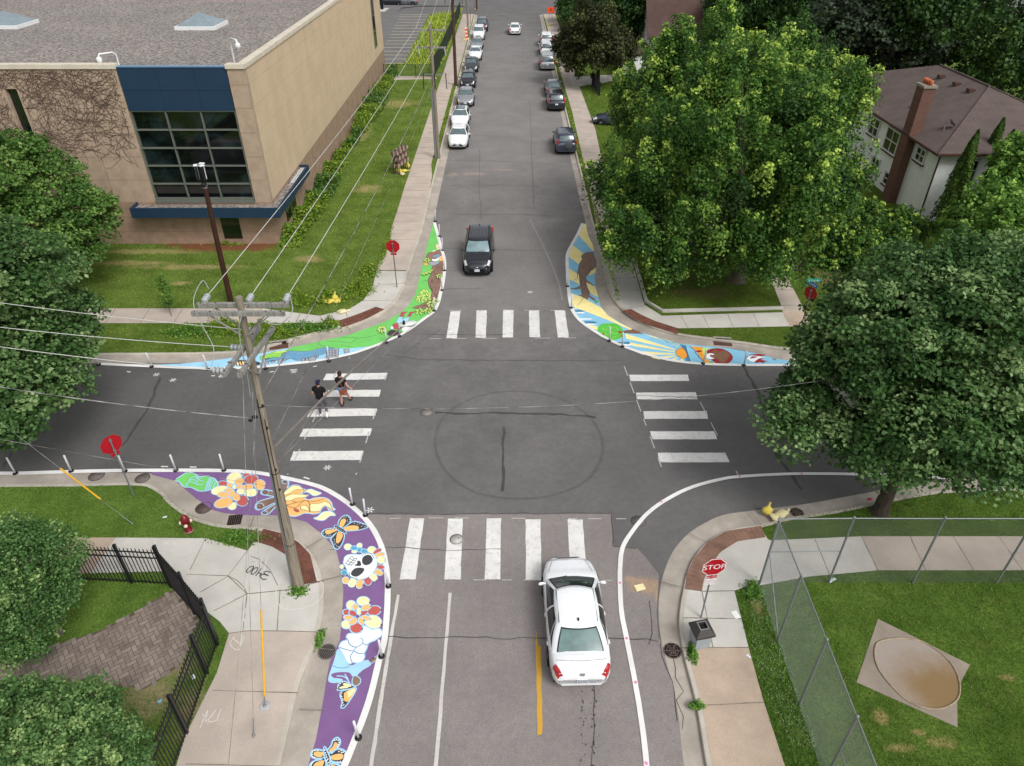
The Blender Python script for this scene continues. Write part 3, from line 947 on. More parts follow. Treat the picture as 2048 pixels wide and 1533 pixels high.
class Mural:
    def __init__(s, label):
        s.root = None
        s.label = label
        s.z = .016

    def start(s, c):
        s.root = empty('street_mural', (c.x, c.y, 0), 0, s.label, 'street mural')

    def motif(s, name, crop, items, label=None):
        """items: (kind, colour, data, outline colour, outline width)"""
        b = MB()
        z = s.z
        for it in items:
            kind, c, d = it[:3]
            oc = it[3] if len(it) > 3 else None
            ow = it[4] if len(it) > 4 else .05
            z += .0008
            tr_ = (lambda p: GS(Q(*crop, p), z)) if crop else (lambda p: GS(p, z))
            if kind == 'e':
                cx, cy, rx, ry = d[:4]
                a = R(d[4]) if len(d) > 4 else 0
                pts = [(cx + rx * math.cos(t) * math.cos(a) - ry * math.sin(t) * math.sin(a), cy + rx * math.cos(t) * math.sin(a) + ry * math.sin(t) * math.cos(a)) for t in [2 * PI * k / 18 for k in range(18)]]
                P_ = tr_(pts)
            elif kind == 'p': P_ = spline(tr_(d), 4, True)
            elif kind == 'q': P_ = tr_(d)
            elif kind == 'l':
                P_ = spline(tr_(d), 4)
                b.ribbon(P_, ow, z, PK.index(c)); continue
            elif kind == 'd':
                for x, y in d:
                    q = tr_([(x, y)])[0]
                    r = ow
                    b.poly([(q.x + r * math.cos(k * PI / 3), q.y + r * math.sin(k * PI / 3), 0) for k in range(6)], z, PK.index(c))
                continue
            b.poly(P_, z, PK.index(c))
            if oc:
                z += .0008
                b.ribbon(P_ + P_[:2], ow, z, PK.index(oc))
        o = b.build(name, PM, s.root, loc=s.root.location)
        s.z = max(.016, s.z)
        if label: o['label'] = label
        return o


def border(pts, w_, inner=False):
    P_ = spline(GS(pts), 4)
    P_ = [Vector((p.x, p.y, 0)) for p in P_]
    b = MB(); b.ribbon(P_, w_, .030, jit=.04)
    return struct(b.build('edge_line', m_line))


sw_line = [(0, 948), (33, 948), (206, 943), (340, 942), (440, 942.5), (508, 946), (560, 955), (637, 974), (676, 994), (716, 1024), (744, 1056), (763, 1094), (773, 1138), (775.5, 1180), (773, 1240), (769, 1280), (759, 1320), (739, 1400), (715, 1468), (689, 1533), (655, 1620), (610, 1750)]
sw_in = [(303.5, 949.6), (351, 962), (372, 980), (392, 997), (425, 1020), (450, 1027), (495.6, 1031), (549, 1031), (564, 1031), (612, 1044), (644, 1068), (672, 1100), (684, 1144), (687, 1180), (685, 1224), (680, 1280), (660, 1324), (644, 1416), (632, 1480), (616, 1533), (595, 1620), (565, 1750)]
border(sw_line, .2)
border([(-300, 952), (-100, 950), (0, 948)], .2)
nw_line = [(201.6, 729), (307, 734), (380, 737), (427, 738), (512, 736), (570, 730), (632, 723), (700, 709.5), (727, 701), (766, 686.5), (806, 668), (848, 639), (870, 621), (882, 584), (889, 545), (889, 521), (883.5, 500), (878, 480), (869, 446)]
nw_in = [(866.5, 446), (854.4, 491.6), (839.6, 553), (831.6, 588), (817, 612), (802, 626), (772, 643), (743, 654), (700, 669.7), (640, 683), (581, 696), (512.6, 709), (450, 718), (403, 724), (360, 728), (300, 730), (201, 729)]
border(nw_line, .2)
ne_line = [(1165, 448), (1156, 468), (1138, 501), (1134.5, 512), (1134.5, 539.5), (1137, 578), (1143, 616), (1156, 638), (1178, 656), (1219, 681), (1265, 700.5), (1333, 720), (1401, 728.5), (1483.5, 731.3), (1538, 731.3), (1650, 731)]
ne_in = [(1172, 447.8), (1175, 471), (1188, 501), (1190, 510), (1191.8, 545), (1189, 558.7), (1193, 583), (1201, 613.5), (1217.8, 632.7), (1264, 659.5), (1291.7, 668), (1357.5, 687.5), (1456, 697), (1511, 706.6), (1552, 717.6), (1600, 725), (1650, 729)]
border(ne_line, .2)
border([(1296, 1620), (1293, 1533), (1284, 1452), (1270, 1365), (1253, 1278), (1243, 1226), (1240, 1174), (1240, 1139), (1245, 1097), (1266, 1062), (1297, 1026), (1335, 999), (1385, 975), (1450, 958), (1479, 954.5), (1533, 951), (1603, 948.7), (1731, 950), (1809, 952), (1900, 958)], .16)
b = MB()
for x, y in ((1253, 1278), (1271, 1366), (1240, 1167), (1292, 1528), (1479, 954.5), (1603, 949), (1731, 950), (1322, 1005)):
    c = G(x, y); b.poly([(c.x + .055 * math.cos(k * PI / 4), c.y + .055 * math.sin(k * PI / 4), 0) for k in range(8)], .0345)
struct(b.build('survey_dots', M('survey_pink', 'd98ab0', .8)))

# ---- southwest mural: purple
mu = Mural('long purple corner mural with skull, flowers and monarch butterflies beside the big leaning utility pole')
mu.start(G(690, 1150))
A_, B_, C_, D_, E_ = (440, 900, 7.8615), (640, 1000, 8.0667), (620, 1180, 8.0667), (600, 1320, 7.194), (340, 920, 9.309)
mu.motif('paint_field', None, [('q', 'purple', [(x, y) for x, y in sw_line if x > 200 or y > 1300] and ([(303, 944)] + [p for p in sw_line if p[0] >= 340 or p[1] > 1400] + list(reversed(sw_in))))])
mu.z = .0185
L = 'lb'
mu.motif('leaf', E_, [('p', 'G', [(95, 380), (190, 310), (290, 250), (400, 240), (470, 270), (540, 310), (620, 310), (700, 300), (760, 330), (820, 345), (870, 400), (895, 450), (860, 510), (780, 550), (690, 575), (600, 585), (520, 575), (440, 535), (370, 510), (280, 510), (220, 470), (170, 410)], L, .05)] +
         [('l', 'lb', l, None, .04) for l in ([(350, 400), (380, 350), (440, 315), (490, 320), (540, 345), (610, 340)], [(350, 380), (420, 365), (480, 380), (520, 430)], [(320, 490), (310, 450), (370, 415), (440, 420), (510, 460), (610, 460)], [(490, 325), (550, 380), (620, 395)],
                                              [(740, 345), (690, 430), (650, 570)], [(765, 345), (715, 430), (675, 570)], [(800, 350), (740, 440), (710, 560)], [(835, 370), (780, 440), (745, 550)], [(870, 400), (830, 460), (800, 545)])])
fl = [('e', 'R', (1430, 290, 80, 45)), ('e', 'R', (985, 450, 90, 60)), ('e', 'Y', (1200, 345, 150, 110, -15)), ('e', 'R', (1510, 370, 135, 92, -10)), ('e', 'O', (1670, 465, 105, 98)), ('e', 'R', (1345, 760, 118, 105)), ('e', 'Y', (1500, 608, 130, 78)), ('e', 'Y', (1155, 855, 90, 78)),
      ('e', 'O', (1000, 800, 182, 92, -15)), ('e', 'Y', (930, 570, 165, 82, -12)), ('e', 'O', (1235, 690, 70, 78, -20)), ('e', 'O', (990, 650, 112, 58)), ('e', 'O', (1290, 405, 95, 62, -25)), ('e', 'O', (1110, 480, 48, 46)), ('e', 'O', (1105, 575, 95, 45)), ('e', 'O', (1150, 640, 80, 55, -30)),
      ('e', 'O', (1300, 505, 62, 45, -20)), ('e', 'O', (1440, 505, 122, 48, -8)), ('e', 'Y', (1320, 590, 80, 55)), ('e', 'Y', (1200, 505, 42, 42))]
mu.motif('flower', E_, [(*f, L, .035) for f in fl], 'flower of cream, orange and red petals at the top end')
mu.motif('campfire_logs', A_, [('p', 'br', l, L, .05) for l in ([(970, 490), (1020, 468), (1080, 490), (1070, 560), (1040, 620), (1000, 660), (960, 600)], [(640, 660), (670, 630), (720, 625), (830, 650), (960, 690), (960, 760), (850, 735), (720, 715), (660, 700)], [(550, 890), (580, 840), (640, 800), (850, 745), (960, 730), (960, 820), (850, 840), (680, 925), (620, 945), (570, 935)], [(650, 1000), (690, 960), (870, 850), (960, 800), (960, 890), (880, 900), (760, 1010), (700, 1020)])] +
         [('e', 'br', e, L, .03) for e in ((710, 668, 55, 42), (628, 890, 62, 52), (700, 990, 45, 30), (1020, 505, 45, 30))] + [('e', 'br', e, 'dk', .025) for e in ((712, 668, 28, 22), (628, 890, 34, 28), (702, 992, 22, 15), (1020, 507, 24, 15))] + [('l', 'dk', l, None, .025) for l in ([(710, 830), (780, 800), (850, 780)], [(720, 870), (790, 830), (850, 810)], [(790, 950), (830, 910)])])
mu.motif('campfire_flames', A_, [('p', 'O', [(1000, 660), (1080, 590), (1150, 555), (1240, 560), (1300, 610), (1355, 635), (1295, 670), (1310, 705), (1395, 712), (1335, 760), (1400, 785), (1480, 760), (1600, 748), (1690, 770), (1750, 830), (1770, 900), (1810, 940), (1720, 950), (1680, 895), (1640, 890), (1600, 930), (1560, 990), (1480, 1010), (1400, 1000), (1320, 1000), (1250, 1030), (1170, 1050), (1080, 1030), (1020, 980), (980, 860), (980, 740)], L, .045),
                                 ('p', 'Y', [(1005, 675), (1080, 603), (1150, 565), (1240, 568), (1320, 635), (1250, 622), (1180, 632), (1100, 680), (1020, 712)], 'dk', .02), ('p', 'Y', [(1000, 760), (1120, 700), (1230, 698), (1385, 715), (1320, 752), (1200, 760), (1100, 800), (1030, 795)], 'dk', .02),
                                 ('p', 'Y', [(1425, 855), (1530, 850), (1650, 818), (1725, 850), (1762, 940), (1695, 900), (1640, 880), (1560, 965), (1480, 972), (1420, 965)], 'dk', .02), ('p', 'Y', [(1270, 895), (1310, 868), (1370, 890), (1400, 965), (1330, 942), (1280, 940)], 'dk', .02), ('p', 'R', [(1160, 930), (1200, 928), (1245, 965), (1215, 982), (1185, 968)], 'dk', .02)] +
         [('l', 'dk', l, None, .022) for l in ([(1030, 850), (1100, 900), (1200, 905), (1290, 820), (1360, 800), (1410, 850), (1410, 980)], [(1130, 800), (1200, 825), (1330, 800), (1500, 810), (1640, 770)], [(1050, 870), (1160, 840), (1230, 820)])])
mu.motif('flame_spark', A_, [('p', 'Y', [(1310, 675), (1370, 630), (1440, 620), (1510, 650), (1595, 682), (1540, 712), (1470, 722), (1420, 690), (1370, 665)], L, .04), ('p', 'Y', [(1470, 1075), (1540, 1050), (1600, 990), (1680, 968), (1760, 975), (1815, 1035), (1730, 1040), (1640, 1105), (1570, 1110)], L, .04)])
mu.motif('butterfly', B_, [('p', 'K', l, L, .045) for l in ([(290, 420), (305, 340), (350, 280), (400, 250), (450, 255), (490, 300), (495, 350), (460, 390), (370, 450), (300, 440)], [(375, 465), (450, 400), (540, 350), (590, 350), (680, 380), (755, 405), (770, 440), (730, 462), (620, 490), (480, 502), (400, 495)], [(280, 460), (200, 460), (100, 475), (40, 510), (30, 560), (80, 600), (160, 615), (220, 570), (290, 505)], [(290, 510), (210, 590), (172, 640), (200, 700), (240, 790), (290, 795), (350, 720), (390, 620), (388, 550), (340, 510)])] +
         [('p', 'O', l) for l in ([(312, 400), (345, 325), (390, 303), (418, 330), (405, 380), (360, 440), (320, 435)], [(385, 462), (450, 425), (560, 415), (625, 440), (610, 482), (480, 496), (400, 487)], [(275, 472), (180, 478), (100, 490), (82, 530), (130, 555), (220, 522), (280, 490)], [(290, 522), (350, 528), (368, 570), (340, 650), (290, 702), (262, 690), (262, 620)])] +
         [('p', 'K', [(228, 415), (260, 410), (340, 450), (410, 500), (425, 545), (390, 542), (300, 492), (240, 445)], L, .03),
          ('d', 'W', [(400, 265), (430, 270), (458, 290), (477, 320), (470, 350), (440, 360), (440, 330), (412, 290), (385, 285), (560, 362), (600, 372), (640, 390), (690, 405), (740, 432), (550, 382), (610, 405), (670, 430), (715, 440), (60, 515), (58, 550), (90, 582), (128, 597), (160, 590), (110, 565), (142, 570), (170, 570), (188, 650), (205, 685), (232, 670), (240, 722), (258, 782), (280, 755), (302, 758), (230, 640), (265, 735), (245, 700), (270, 445), (300, 460), (325, 475), (350, 495), (375, 515), (400, 530)], None, .017)], 'butterfly with spread wings above the skull')
mu.motif('skull', B_, [(*f, L, .03) for f in [('e', 'Y', (450, 760, 62, 52)), ('e', 'Bl', (550, 780, 60, 36)), ('e', 'Y', (640, 738, 46, 40)), ('e', 'Y', (555, 838, 48, 26)), ('e', 'Bl', (640, 808, 46, 38)), ('e', 'Bl', (710, 832, 50, 42)), ('e', 'Y', (835, 808, 70, 58)), ('e', 'R', (925, 832, 78, 36, -30)), ('e', 'O', (960, 888, 78, 40, -15)), ('e', 'Y', (985, 970, 68, 62)),
          ('e', 'R', (975, 1085, 66, 40, 5)), ('e', 'O', (945, 1170, 80, 46, 25)), ('e', 'Y', (855, 1245, 78, 62, 40)), ('e', 'R', (768, 1310, 60, 74, -20)), ('e', 'O', (638, 1355, 60, 82, 10)), ('e', 'Y', (518, 1338, 70, 76, 30)), ('e', 'O', (415, 1300, 60, 58, -30)), ('e', 'Bl', (388, 1175, 48, 45)), ('e', 'Y', (352, 1080, 36, 36))]] +
         [('p', 'W', [(380, 980), (400, 920), (460, 885), (560, 880), (650, 885), (700, 865), (780, 855), (860, 880), (910, 940), (920, 1040), (890, 1130), (810, 1220), (720, 1270), (600, 1280), (510, 1260), (450, 1200), (430, 1120), (400, 1060), (375, 1020)], L, .03),
          ('p', 'K', [(700, 920), (750, 890), (810, 895), (850, 950), (840, 1000), (790, 1045), (730, 1055), (685, 1020), (680, 960)]), ('p', 'K', [(510, 1160), (560, 1110), (640, 1095), (710, 1110), (700, 1160), (650, 1210), (590, 1240), (530, 1230), (500, 1200)]), ('p', 'K', [(555, 1055), (600, 1030), (600, 990), (640, 985), (660, 1020), (660, 1060), (610, 1068)]),
          ('l', 'K', [(560, 945), (450, 1062)], None, .025)] + [('l', 'K', l, None, .018) for l in ([(510, 910), (550, 940), (600, 945)], [(480, 945), (520, 970), (570, 985)], [(450, 980), (490, 1010), (545, 1020)], [(415, 1020), (460, 1045), (515, 1050)], [(680, 905), (720, 870), (820, 870), (880, 960)], [(470, 1170), (480, 1230), (560, 1265), (620, 1258)], [(510, 910), (480, 945), (450, 980), (415, 1020)], [(600, 945), (570, 985), (545, 1020), (490, 1075)])])
mu.motif('cloud', C_, [('p', 'W', [(580, 760), (620, 710), (720, 700), (830, 690), (860, 580), (930, 600), (1010, 640), (1110, 620), (1165, 680), (1150, 740), (1090, 790), (1020, 830), (970, 850), (930, 900), (915, 950), (880, 1020), (880, 1090), (840, 1160), (760, 1185), (690, 1170), (640, 1200), (590, 1160), (540, 1060), (470, 930), (510, 840), (610, 800)], L, .04)] +
         [('l', 'slate', l, None, .03) for l in ([(610, 800), (640, 880), (740, 925), (840, 870), (850, 800), (800, 780)], [(480, 930), (600, 970), (700, 985), (740, 930)], [(710, 990), (780, 1025), (880, 1025)], [(700, 995), (650, 1080), (680, 1170)], [(850, 860), (910, 890), (960, 860)])])
mu.motif('flower', C_, [(*f, L, .035) for f in [('e', 'R', (590, 365, 62, 55)), ('e', 'Y', (590, 560, 85, 72)), ('e', 'Y', (665, 250, 80, 78)), ('e', 'Y', (860, 185, 105, 78)), ('e', 'R', (1035, 338, 112, 80, -15)), ('e', 'Y', (1020, 518, 140, 108, 10)), ('e', 'R', (745, 615, 105, 90)), ('e', 'O', (730, 275, 55, 50)), ('e', 'O', (905, 285, 80, 50, -20)),
         ('e', 'R', (690, 380, 68, 50, 25)), ('e', 'R', (862, 380, 78, 40, -25)), ('e', 'O', (620, 450, 82, 42, 5)), ('e', 'O', (905, 455, 82, 40, 10)), ('e', 'O', (700, 510, 78, 45, -35)), ('e', 'O', (828, 505, 45, 68, -30)), ('e', 'Y', (790, 345, 38, 62))]], 'flower of cream, red and orange petals below the skull')
mu.motif('dancer', C_, [('p', 'lb', [(440, 960), (490, 980), (540, 1080), (600, 1180), (640, 1220), (760, 1190), (940, 1130), (985, 1210), (860, 1290), (780, 1360), (760, 1390), (690, 1400), (640, 1340), (540, 1328), (400, 1340), (340, 1370), (380, 1420), (470, 1430), (530, 1452), (480, 1490), (380, 1505), (300, 1480), (300, 1400), (340, 1280), (400, 1100)]),
                        ('q', 'br', [(950, 1150), (1040, 1090), (1125, 1035), (1105, 1130), (1050, 1150), (985, 1190)], L, .025), ('p', 'br', [(690, 1420), (720, 1385), (770, 1400), (812, 1440), (810, 1500), (770, 1540), (720, 1550), (680, 1510)], L, .03)] + [('l', 'lb', l, None, .035) for l in ([(430, 1390), (520, 1395), (590, 1430), (650, 1530)], [(560, 1360), (600, 1420), (640, 1520)])] + [('l', 'slate', [(370, 1225), (450, 1255), (560, 1260), (640, 1235)], None, .025)])
mu.motif('butterfly', D_, [('p', 'K', [(530, 420), (570, 330), (640, 310), (720, 350), (800, 400), (620, 432), (550, 440)], L, .035), ('p', 'K', [(570, 500), (600, 455), (680, 430), (810, 405), (760, 520), (640, 685), (590, 690), (605, 600)], L, .035), ('p', 'Y', [(620, 345), (660, 335), (740, 380), (680, 390), (625, 365)]), ('p', 'Y', [(560, 410), (610, 380), (700, 395), (620, 412)]),
                           ('p', 'O', [(640, 475), (740, 420), (802, 415), (750, 520), (690, 600), (640, 590), (632, 520)]), ('p', 'Y', [(690, 460), (790, 420), (745, 500), (700, 540), (690, 510)]), ('d', 'W', [(545, 405), (560, 375), (580, 345), (610, 325), (585, 500), (600, 480), (600, 530), (612, 560), (600, 590), (618, 620), (605, 660), (630, 650), (620, 580), (590, 520)], None, .02)], 'half-folded butterfly at the dancer\'s shoulder')
mu.motif('butterfly', D_, [('p', 'K', l, L, .05) for l in ([(370, 1320), (440, 1250), (480, 1150), (540, 1120), (580, 1170), (560, 1240), (500, 1300), (420, 1335)], [(430, 1380), (520, 1290), (600, 1288), (680, 1350), (700, 1430), (640, 1470), (540, 1482), (440, 1450)], [(345, 1320), (250, 1292), (180, 1310), (158, 1370), (200, 1412), (300, 1425), (350, 1400)], [(350, 1435), (220, 1450), (150, 1500), (135, 1590), (220, 1650), (320, 1600), (380, 1500)], [(430, 1500), (520, 1500), (600, 1560), (600, 1640), (500, 1660), (430, 1580)])] +
         [('p', 'O', l) for l in ([(410, 1312), (470, 1250), (500, 1190), (538, 1200), (530, 1250), (470, 1310)], [(440, 1390), (540, 1355), (610, 1360), (622, 1410), (560, 1440), (450, 1432)], [(338, 1340), (250, 1320), (200, 1335), (208, 1380), (300, 1402)], [(345, 1450), (240, 1475), (190, 1530), (220, 1600), (300, 1570)], [(440, 1510), (520, 1530), (560, 1600), (500, 1620)])] +
         [('p', 'K', [(350, 1240), (390, 1310), (430, 1400), (430, 1500), (400, 1530), (370, 1450), (340, 1340)], L, .04), ('d', 'W', [(500, 1160), (525, 1150), (550, 1160), (562, 1190), (550, 1220), (540, 1245), (560, 1320), (590, 1305), (620, 1330), (650, 1350), (670, 1400), (650, 1430), (620, 1458), (580, 1465), (540, 1470), (600, 1335), (640, 1375), (180, 1325), (215, 1305), (255, 1305), (175, 1360), (180, 1395), (205, 1405), (165, 1500), (180, 1480), (160, 1530), (355, 1300), (365, 1340), (375, 1370), (385, 1400), (400, 1430), (385, 1450), (405, 1480)], None, .022)], 'butterfly with four open wings at the bottom end')

# ---- northwest mural: green and blue
mu = Mural('green and blue corner mural with tree trunk and city skyline beside the left pavement')
mu.start(G(800, 640))
g_, h_, k_ = (760, 470, 6.6625), (500, 620, 7.877), (380, 560, 4.51)
mu.motif('paint_field', None, [('q', 'sky', nw_line + nw_in)], 'light blue paint field')
mu.z = .0185
div = Q(*h_, [(2060, 545), (1850, 580), (1650, 602), (1500, 610), (1330, 605), (1200, 590), (1130, 600), (1060, 625), (960, 650), (860, 655), (700, 650), (600, 648), (545, 645)])
mu.motif('green_field', None, [('q', 'green', [p for p in reversed(nw_line) if p[1] < 680 or p[0] > 770] + div + [p for p in reversed(nw_in) if p[0] > 570])])
mu.z = .0200
mu.motif('skyline', h_, [('q', 'grey', l, 'dk', .03) for l in ([(330, 800), (400, 800), (390, 835), (330, 835)], [(240, 820), (300, 820), (290, 858), (245, 858)], [(450, 775), (530, 775), (495, 857), (435, 857)], [(530, 770), (575, 765), (550, 810), (520, 810)], [(820, 770), (870, 760), (855, 810), (806, 810)], [(880, 760), (920, 755), (905, 830), (870, 825)], [(930, 750), (1040, 735), (1030, 800), (925, 805)], [(1045, 715), (1080, 710), (1068, 760), (1040, 765)], [(1215, 625), (1400, 612), (1388, 745), (1200, 762)], [(1478, 622), (1560, 614), (1562, 668), (1490, 682)])] +
         [('q', 'dk', [(x, y), (x + 32, y - 2), (x + 30, y + 9), (x - 1, y + 11)]) for x in (1230, 1280, 1328) for y in (640, 665, 690, 718)])
mu.motif('treeline', h_, [('p', 'slate', [(190, 800), (300, 760), (480, 750), (520, 690), (600, 650), (860, 655), (1000, 640), (1060, 620), (1200, 590), (1330, 610), (1300, 650), (1180, 690), (1100, 715), (1000, 740), (850, 790), (740, 800), (640, 770), (560, 790), (400, 800), (240, 830)], 'dk', .025)] +
         [('l', 'navy', l, None, .025) for l in ([(520, 720), (560, 690), (620, 700), (650, 725), (700, 690), (740, 680)], [(700, 700), (720, 730), (780, 720), (850, 725), (880, 690), (960, 680)], [(620, 770), (700, 760), (740, 780)], [(960, 700), (1020, 690), (1040, 650)], [(1100, 660), (1180, 650), (1230, 620)])])
mu.motif('bush', h_, [('p', 'lime2', [(160, 740), (210, 710), (300, 690), (380, 660), (500, 655), (570, 645), (575, 660), (500, 700), (480, 740), (350, 755), (220, 790), (170, 780)], 'dk', .02), ('p', 'lime', [(380, 668), (460, 650), (570, 645), (575, 658), (480, 675), (390, 682)])] + [('l', 'lime', l, None, .025) for l in ([(220, 725), (290, 720), (330, 740)], [(200, 755), (270, 745)], [(320, 700), (380, 700), (420, 720)])])
mu.motif('striped_wing', k_, [('e', 'K', (488, 751, 152, 28, 2))] + [('q', 'O' if i % 2 else 'Y', [(365 + i * 26, 741 - (2 if i > 3 else 0)), (377 + i * 26, 736), (392 + i * 26, 770), (378 + i * 26, 773)]) for i in range(7)])
mu.motif('tree_trunk', g_, [('p', 'br', [(700, 410), (760, 370), (850, 350), (880, 400), (870, 480), (850, 600), (825, 700), (800, 800), (770, 880), (740, 940), (680, 990), (600, 992), (430, 975), (540, 930), (640, 880), (680, 820), (690, 750), (655, 700), (640, 600), (680, 520)], 'dk', .025)] +
         [('e', 'br', e, 'dk', .025) for e in ((740, 620, 48, 42), (738, 620, 26, 22), (720, 720, 28, 26), (768, 800, 20, 20), (800, 430, 50, 42), (800, 430, 26, 20), (750, 500, 30, 26))] + [('l', 'dk', l, None, .025) for l in ([(690, 590), (670, 680), (700, 760)], [(800, 560), (830, 640), (800, 700)], [(720, 770), (740, 820), (720, 860)], [(560, 950), (640, 930), (700, 890)], [(570, 620), (640, 605)])])
lv = []
for cx, cy, n, r, a0 in ((600, 780, 7, 62, 0), (550, 850, 7, 60, 20), (620, 830, 6, 58, 40), (680, 920, 6, 50, 10), (530, 1020, 5, 50, 0), (640, 1010, 6, 48, 15), (30, 1260, 8, 55, 10), (630, 340, 6, 38, 0), (790, 550, 6, 36, 20), (740, 880, 4, 40, 0)):
    for i in range(n):
        a = R(a0 + 360 * i / n)
        lv.append(('e', 'lime', (cx + r * .8 * math.cos(a), cy + r * .55 * math.sin(a), r * .55, r * .22, math.degrees(a) * .8), 'dk', .018))
for i in range(7): lv.append(('e', 'lime', (570 + i * 20, 515 - i * 7 + (i % 2) * 18, 20, 9, -30), 'dk', .015))
mu.motif('leaves', g_, lv)
mu.motif('seated_figure', g_, [('p', 'br', [(640, 245), (720, 222), (810, 200), (825, 285), (770, 310), (720, 355), (650, 380), (612, 310)], 'dk', .02), ('e', 'cream', (768, 150, 30, 27), 'dk', .015), ('e', 'cream', (778, 182, 26, 16)), ('p', 'slate', [(700, 290), (780, 260), (800, 285), (770, 300)]), ('p', 'W', [(695, 320), (720, 325), (770, 310), (790, 290), (800, 330), (750, 352), (700, 350)], 'dk', .015), ('p', 'O', [(800, 285), (838, 275), (845, 340), (790, 350)], 'dk', .015),
                               ('p', 'grey', [(655, 360), (720, 360), (790, 365), (780, 385), (700, 412), (660, 395)], 'dk', .02), ('q', 'shirt', [(720, 240), (775, 238), (780, 256), (725, 254)]), ('e', 'cream', (720, 215, 28, 8, -20)), ('e', 'O', (612, 388, 28, 22), 'dk', .015)])
mu.motif('tumbling_figure', g_, [('p', 'dk', [(90, 1320), (150, 1265), (250, 1285), (312, 1310), (270, 1340), (190, 1352), (120, 1345)]), ('q', 'shirt', [(285, 1030), (370, 1025), (345, 1045), (325, 1058), (310, 1092), (262, 1090)], 'dk', .015), ('q', 'shirt', [(395, 1030), (475, 1022), (470, 1036), (430, 1045), (410, 1090), (365, 1092)], 'dk', .015),
                                 ('q', 'lb', [(248, 1092), (308, 1094), (300, 1135), (340, 1100), (402, 1098), (365, 1172), (210, 1172)], 'dk', .02), ('p', 'W', [(300, 1175), (400, 1168), (455, 1190), (470, 1218), (400, 1262), (310, 1285), (290, 1240)]), ('p', 'shirt', [(175, 1190), (250, 1178), (330, 1185), (325, 1225), (260, 1258), (190, 1250)], 'dk', .02), ('e', 'W', (160, 1240, 22, 20), 'dk', .012)])
mu.motif('hill_lines', h_, [('l', 'dk', l, None, .022) for l in ([(1060, 530), (1180, 585)], [(1200, 495), (1400, 500), (1580, 520), (1700, 450), (1850, 430), (1990, 400)], [(1420, 430), (1700, 440)], [(1430, 555), (1620, 590)])] )

# ---- northeast mural: sun rays
mu = Mural('yellow and blue sunray corner mural with bare tree, beside the silver maple corner')
mu.start(G(1240, 670))
n_, e_, c_ = (1120, 440, 5.895), (1320, 660, 8.533), (1100, 430, 3.651)
mu.motif('paint_field', None, [('q', 'blue2', ne_line + list(reversed(ne_in)))], 'light blue paint field')
mu.z = .0185
ry = [('q', 'ray', l) for l in ([(252, 47), (305, 47), (315, 110), (335, 190), (360, 240), (385, 290), (400, 372), (380, 362), (300, 270), (215, 180), (195, 165)], [(145, 305), (180, 320), (290, 410), (270, 470), (215, 520), (100, 432), (88, 400), (115, 350)],
                                [(98, 572), (150, 600), (220, 645), (238, 770), (180, 735), (100, 700)], [(112, 862), (250, 905), (490, 1040), (560, 1125), (700, 1215), (852, 1288), (830, 1300), (620, 1205), (380, 1110), (230, 1055), (165, 1030), (130, 940)], [(360, 610), (424, 562), (422, 620), (390, 640), (330, 660)],
                                [(310, 735), (415, 790), (436, 850), (448, 912), (360, 868), (325, 800)], [(290, 1235), (440, 1255), (445, 1298), (345, 1275)])]
mu.motif('sun_rays', n_, ry)
w3 = []
for (ax, ay), (bx, by), (cx, cy) in (((690, 872), (760, 888), (935, 960)), ((548, 866), (558, 905), (915, 985)), ((545, 925), (612, 960), (912, 1002)), ((600, 992), (680, 1022), (915, 1017)), ((735, 1042), (800, 1056), (922, 1030)), ((845, 1064), (895, 1070), (935, 1042)), ((935, 1076), (980, 1080), (968, 1046)), ((830, 905), (880, 920), (945, 950))):
    w3.append(('q', 'ray', [(ax, ay), (bx, by), (cx, cy)] if False else [(ax, ay), (cx, cy - 3), (cx, cy + 3), (bx, by)]))
mu.motif('sun_rays', c_, w3)
mu.z = .0200
mu.motif('bare_tree', n_, [('q', 'tree3', [(250, 430), (275, 405), (310, 385), (395, 375), (400, 420), (420, 480), (425, 550), (390, 585), (360, 600), (345, 630), (300, 670), (310, 710), (360, 745), (418, 787), (330, 752), (350, 810), (345, 890), (380, 915), (412, 932), (415, 955), (380, 940), (335, 910), (310, 960), (320, 1000), (365, 1042), (300, 1012), (285, 950), (220, 1000), (165, 1042), (200, 990), (250, 920), (190, 905), (260, 880), (250, 815), (180, 820), (110, 815), (200, 800), (240, 780), (230, 705), (150, 715), (205, 690), (205, 630), (220, 560), (240, 500), (265, 465)], 'dk', .03)] +
         [('e', 'tree3', e, 'dk', .02) for e in ((320, 560, 55, 35), (320, 560, 34, 20), (280, 650, 40, 30), (310, 480, 50, 30), (300, 840, 30, 35), (270, 740, 26, 30))] + [('l', 'dk', l, None, .018) for l in ([(260, 420), (320, 410), (390, 440)], [(280, 900), (250, 960), (200, 1010)], [(230, 600), (240, 690), (260, 780)])] + [('e', 'gtree', (428, 968, 18, 14), 'dk', .015)])
mu.motif('feathers', n_, [('e', 'W', (190, 1043, 45, 6)), ('e', 'navy', (225, 1075, 58, 12)), ('e', 'W', (240, 1095, 55, 9)), ('e', 'W', (305, 1170, 80, 8)), ('e', 'navy', (345, 1210, 88, 14), 'dk', .012), ('e', 'W', (345, 1232, 80, 9)), ('e', 'dk', (700, 1449, 60, 5)), ('e', 'navy', (790, 1452, 35, 14), 'dk', .012), ('e', 'W', (780, 1475, 70, 9))])
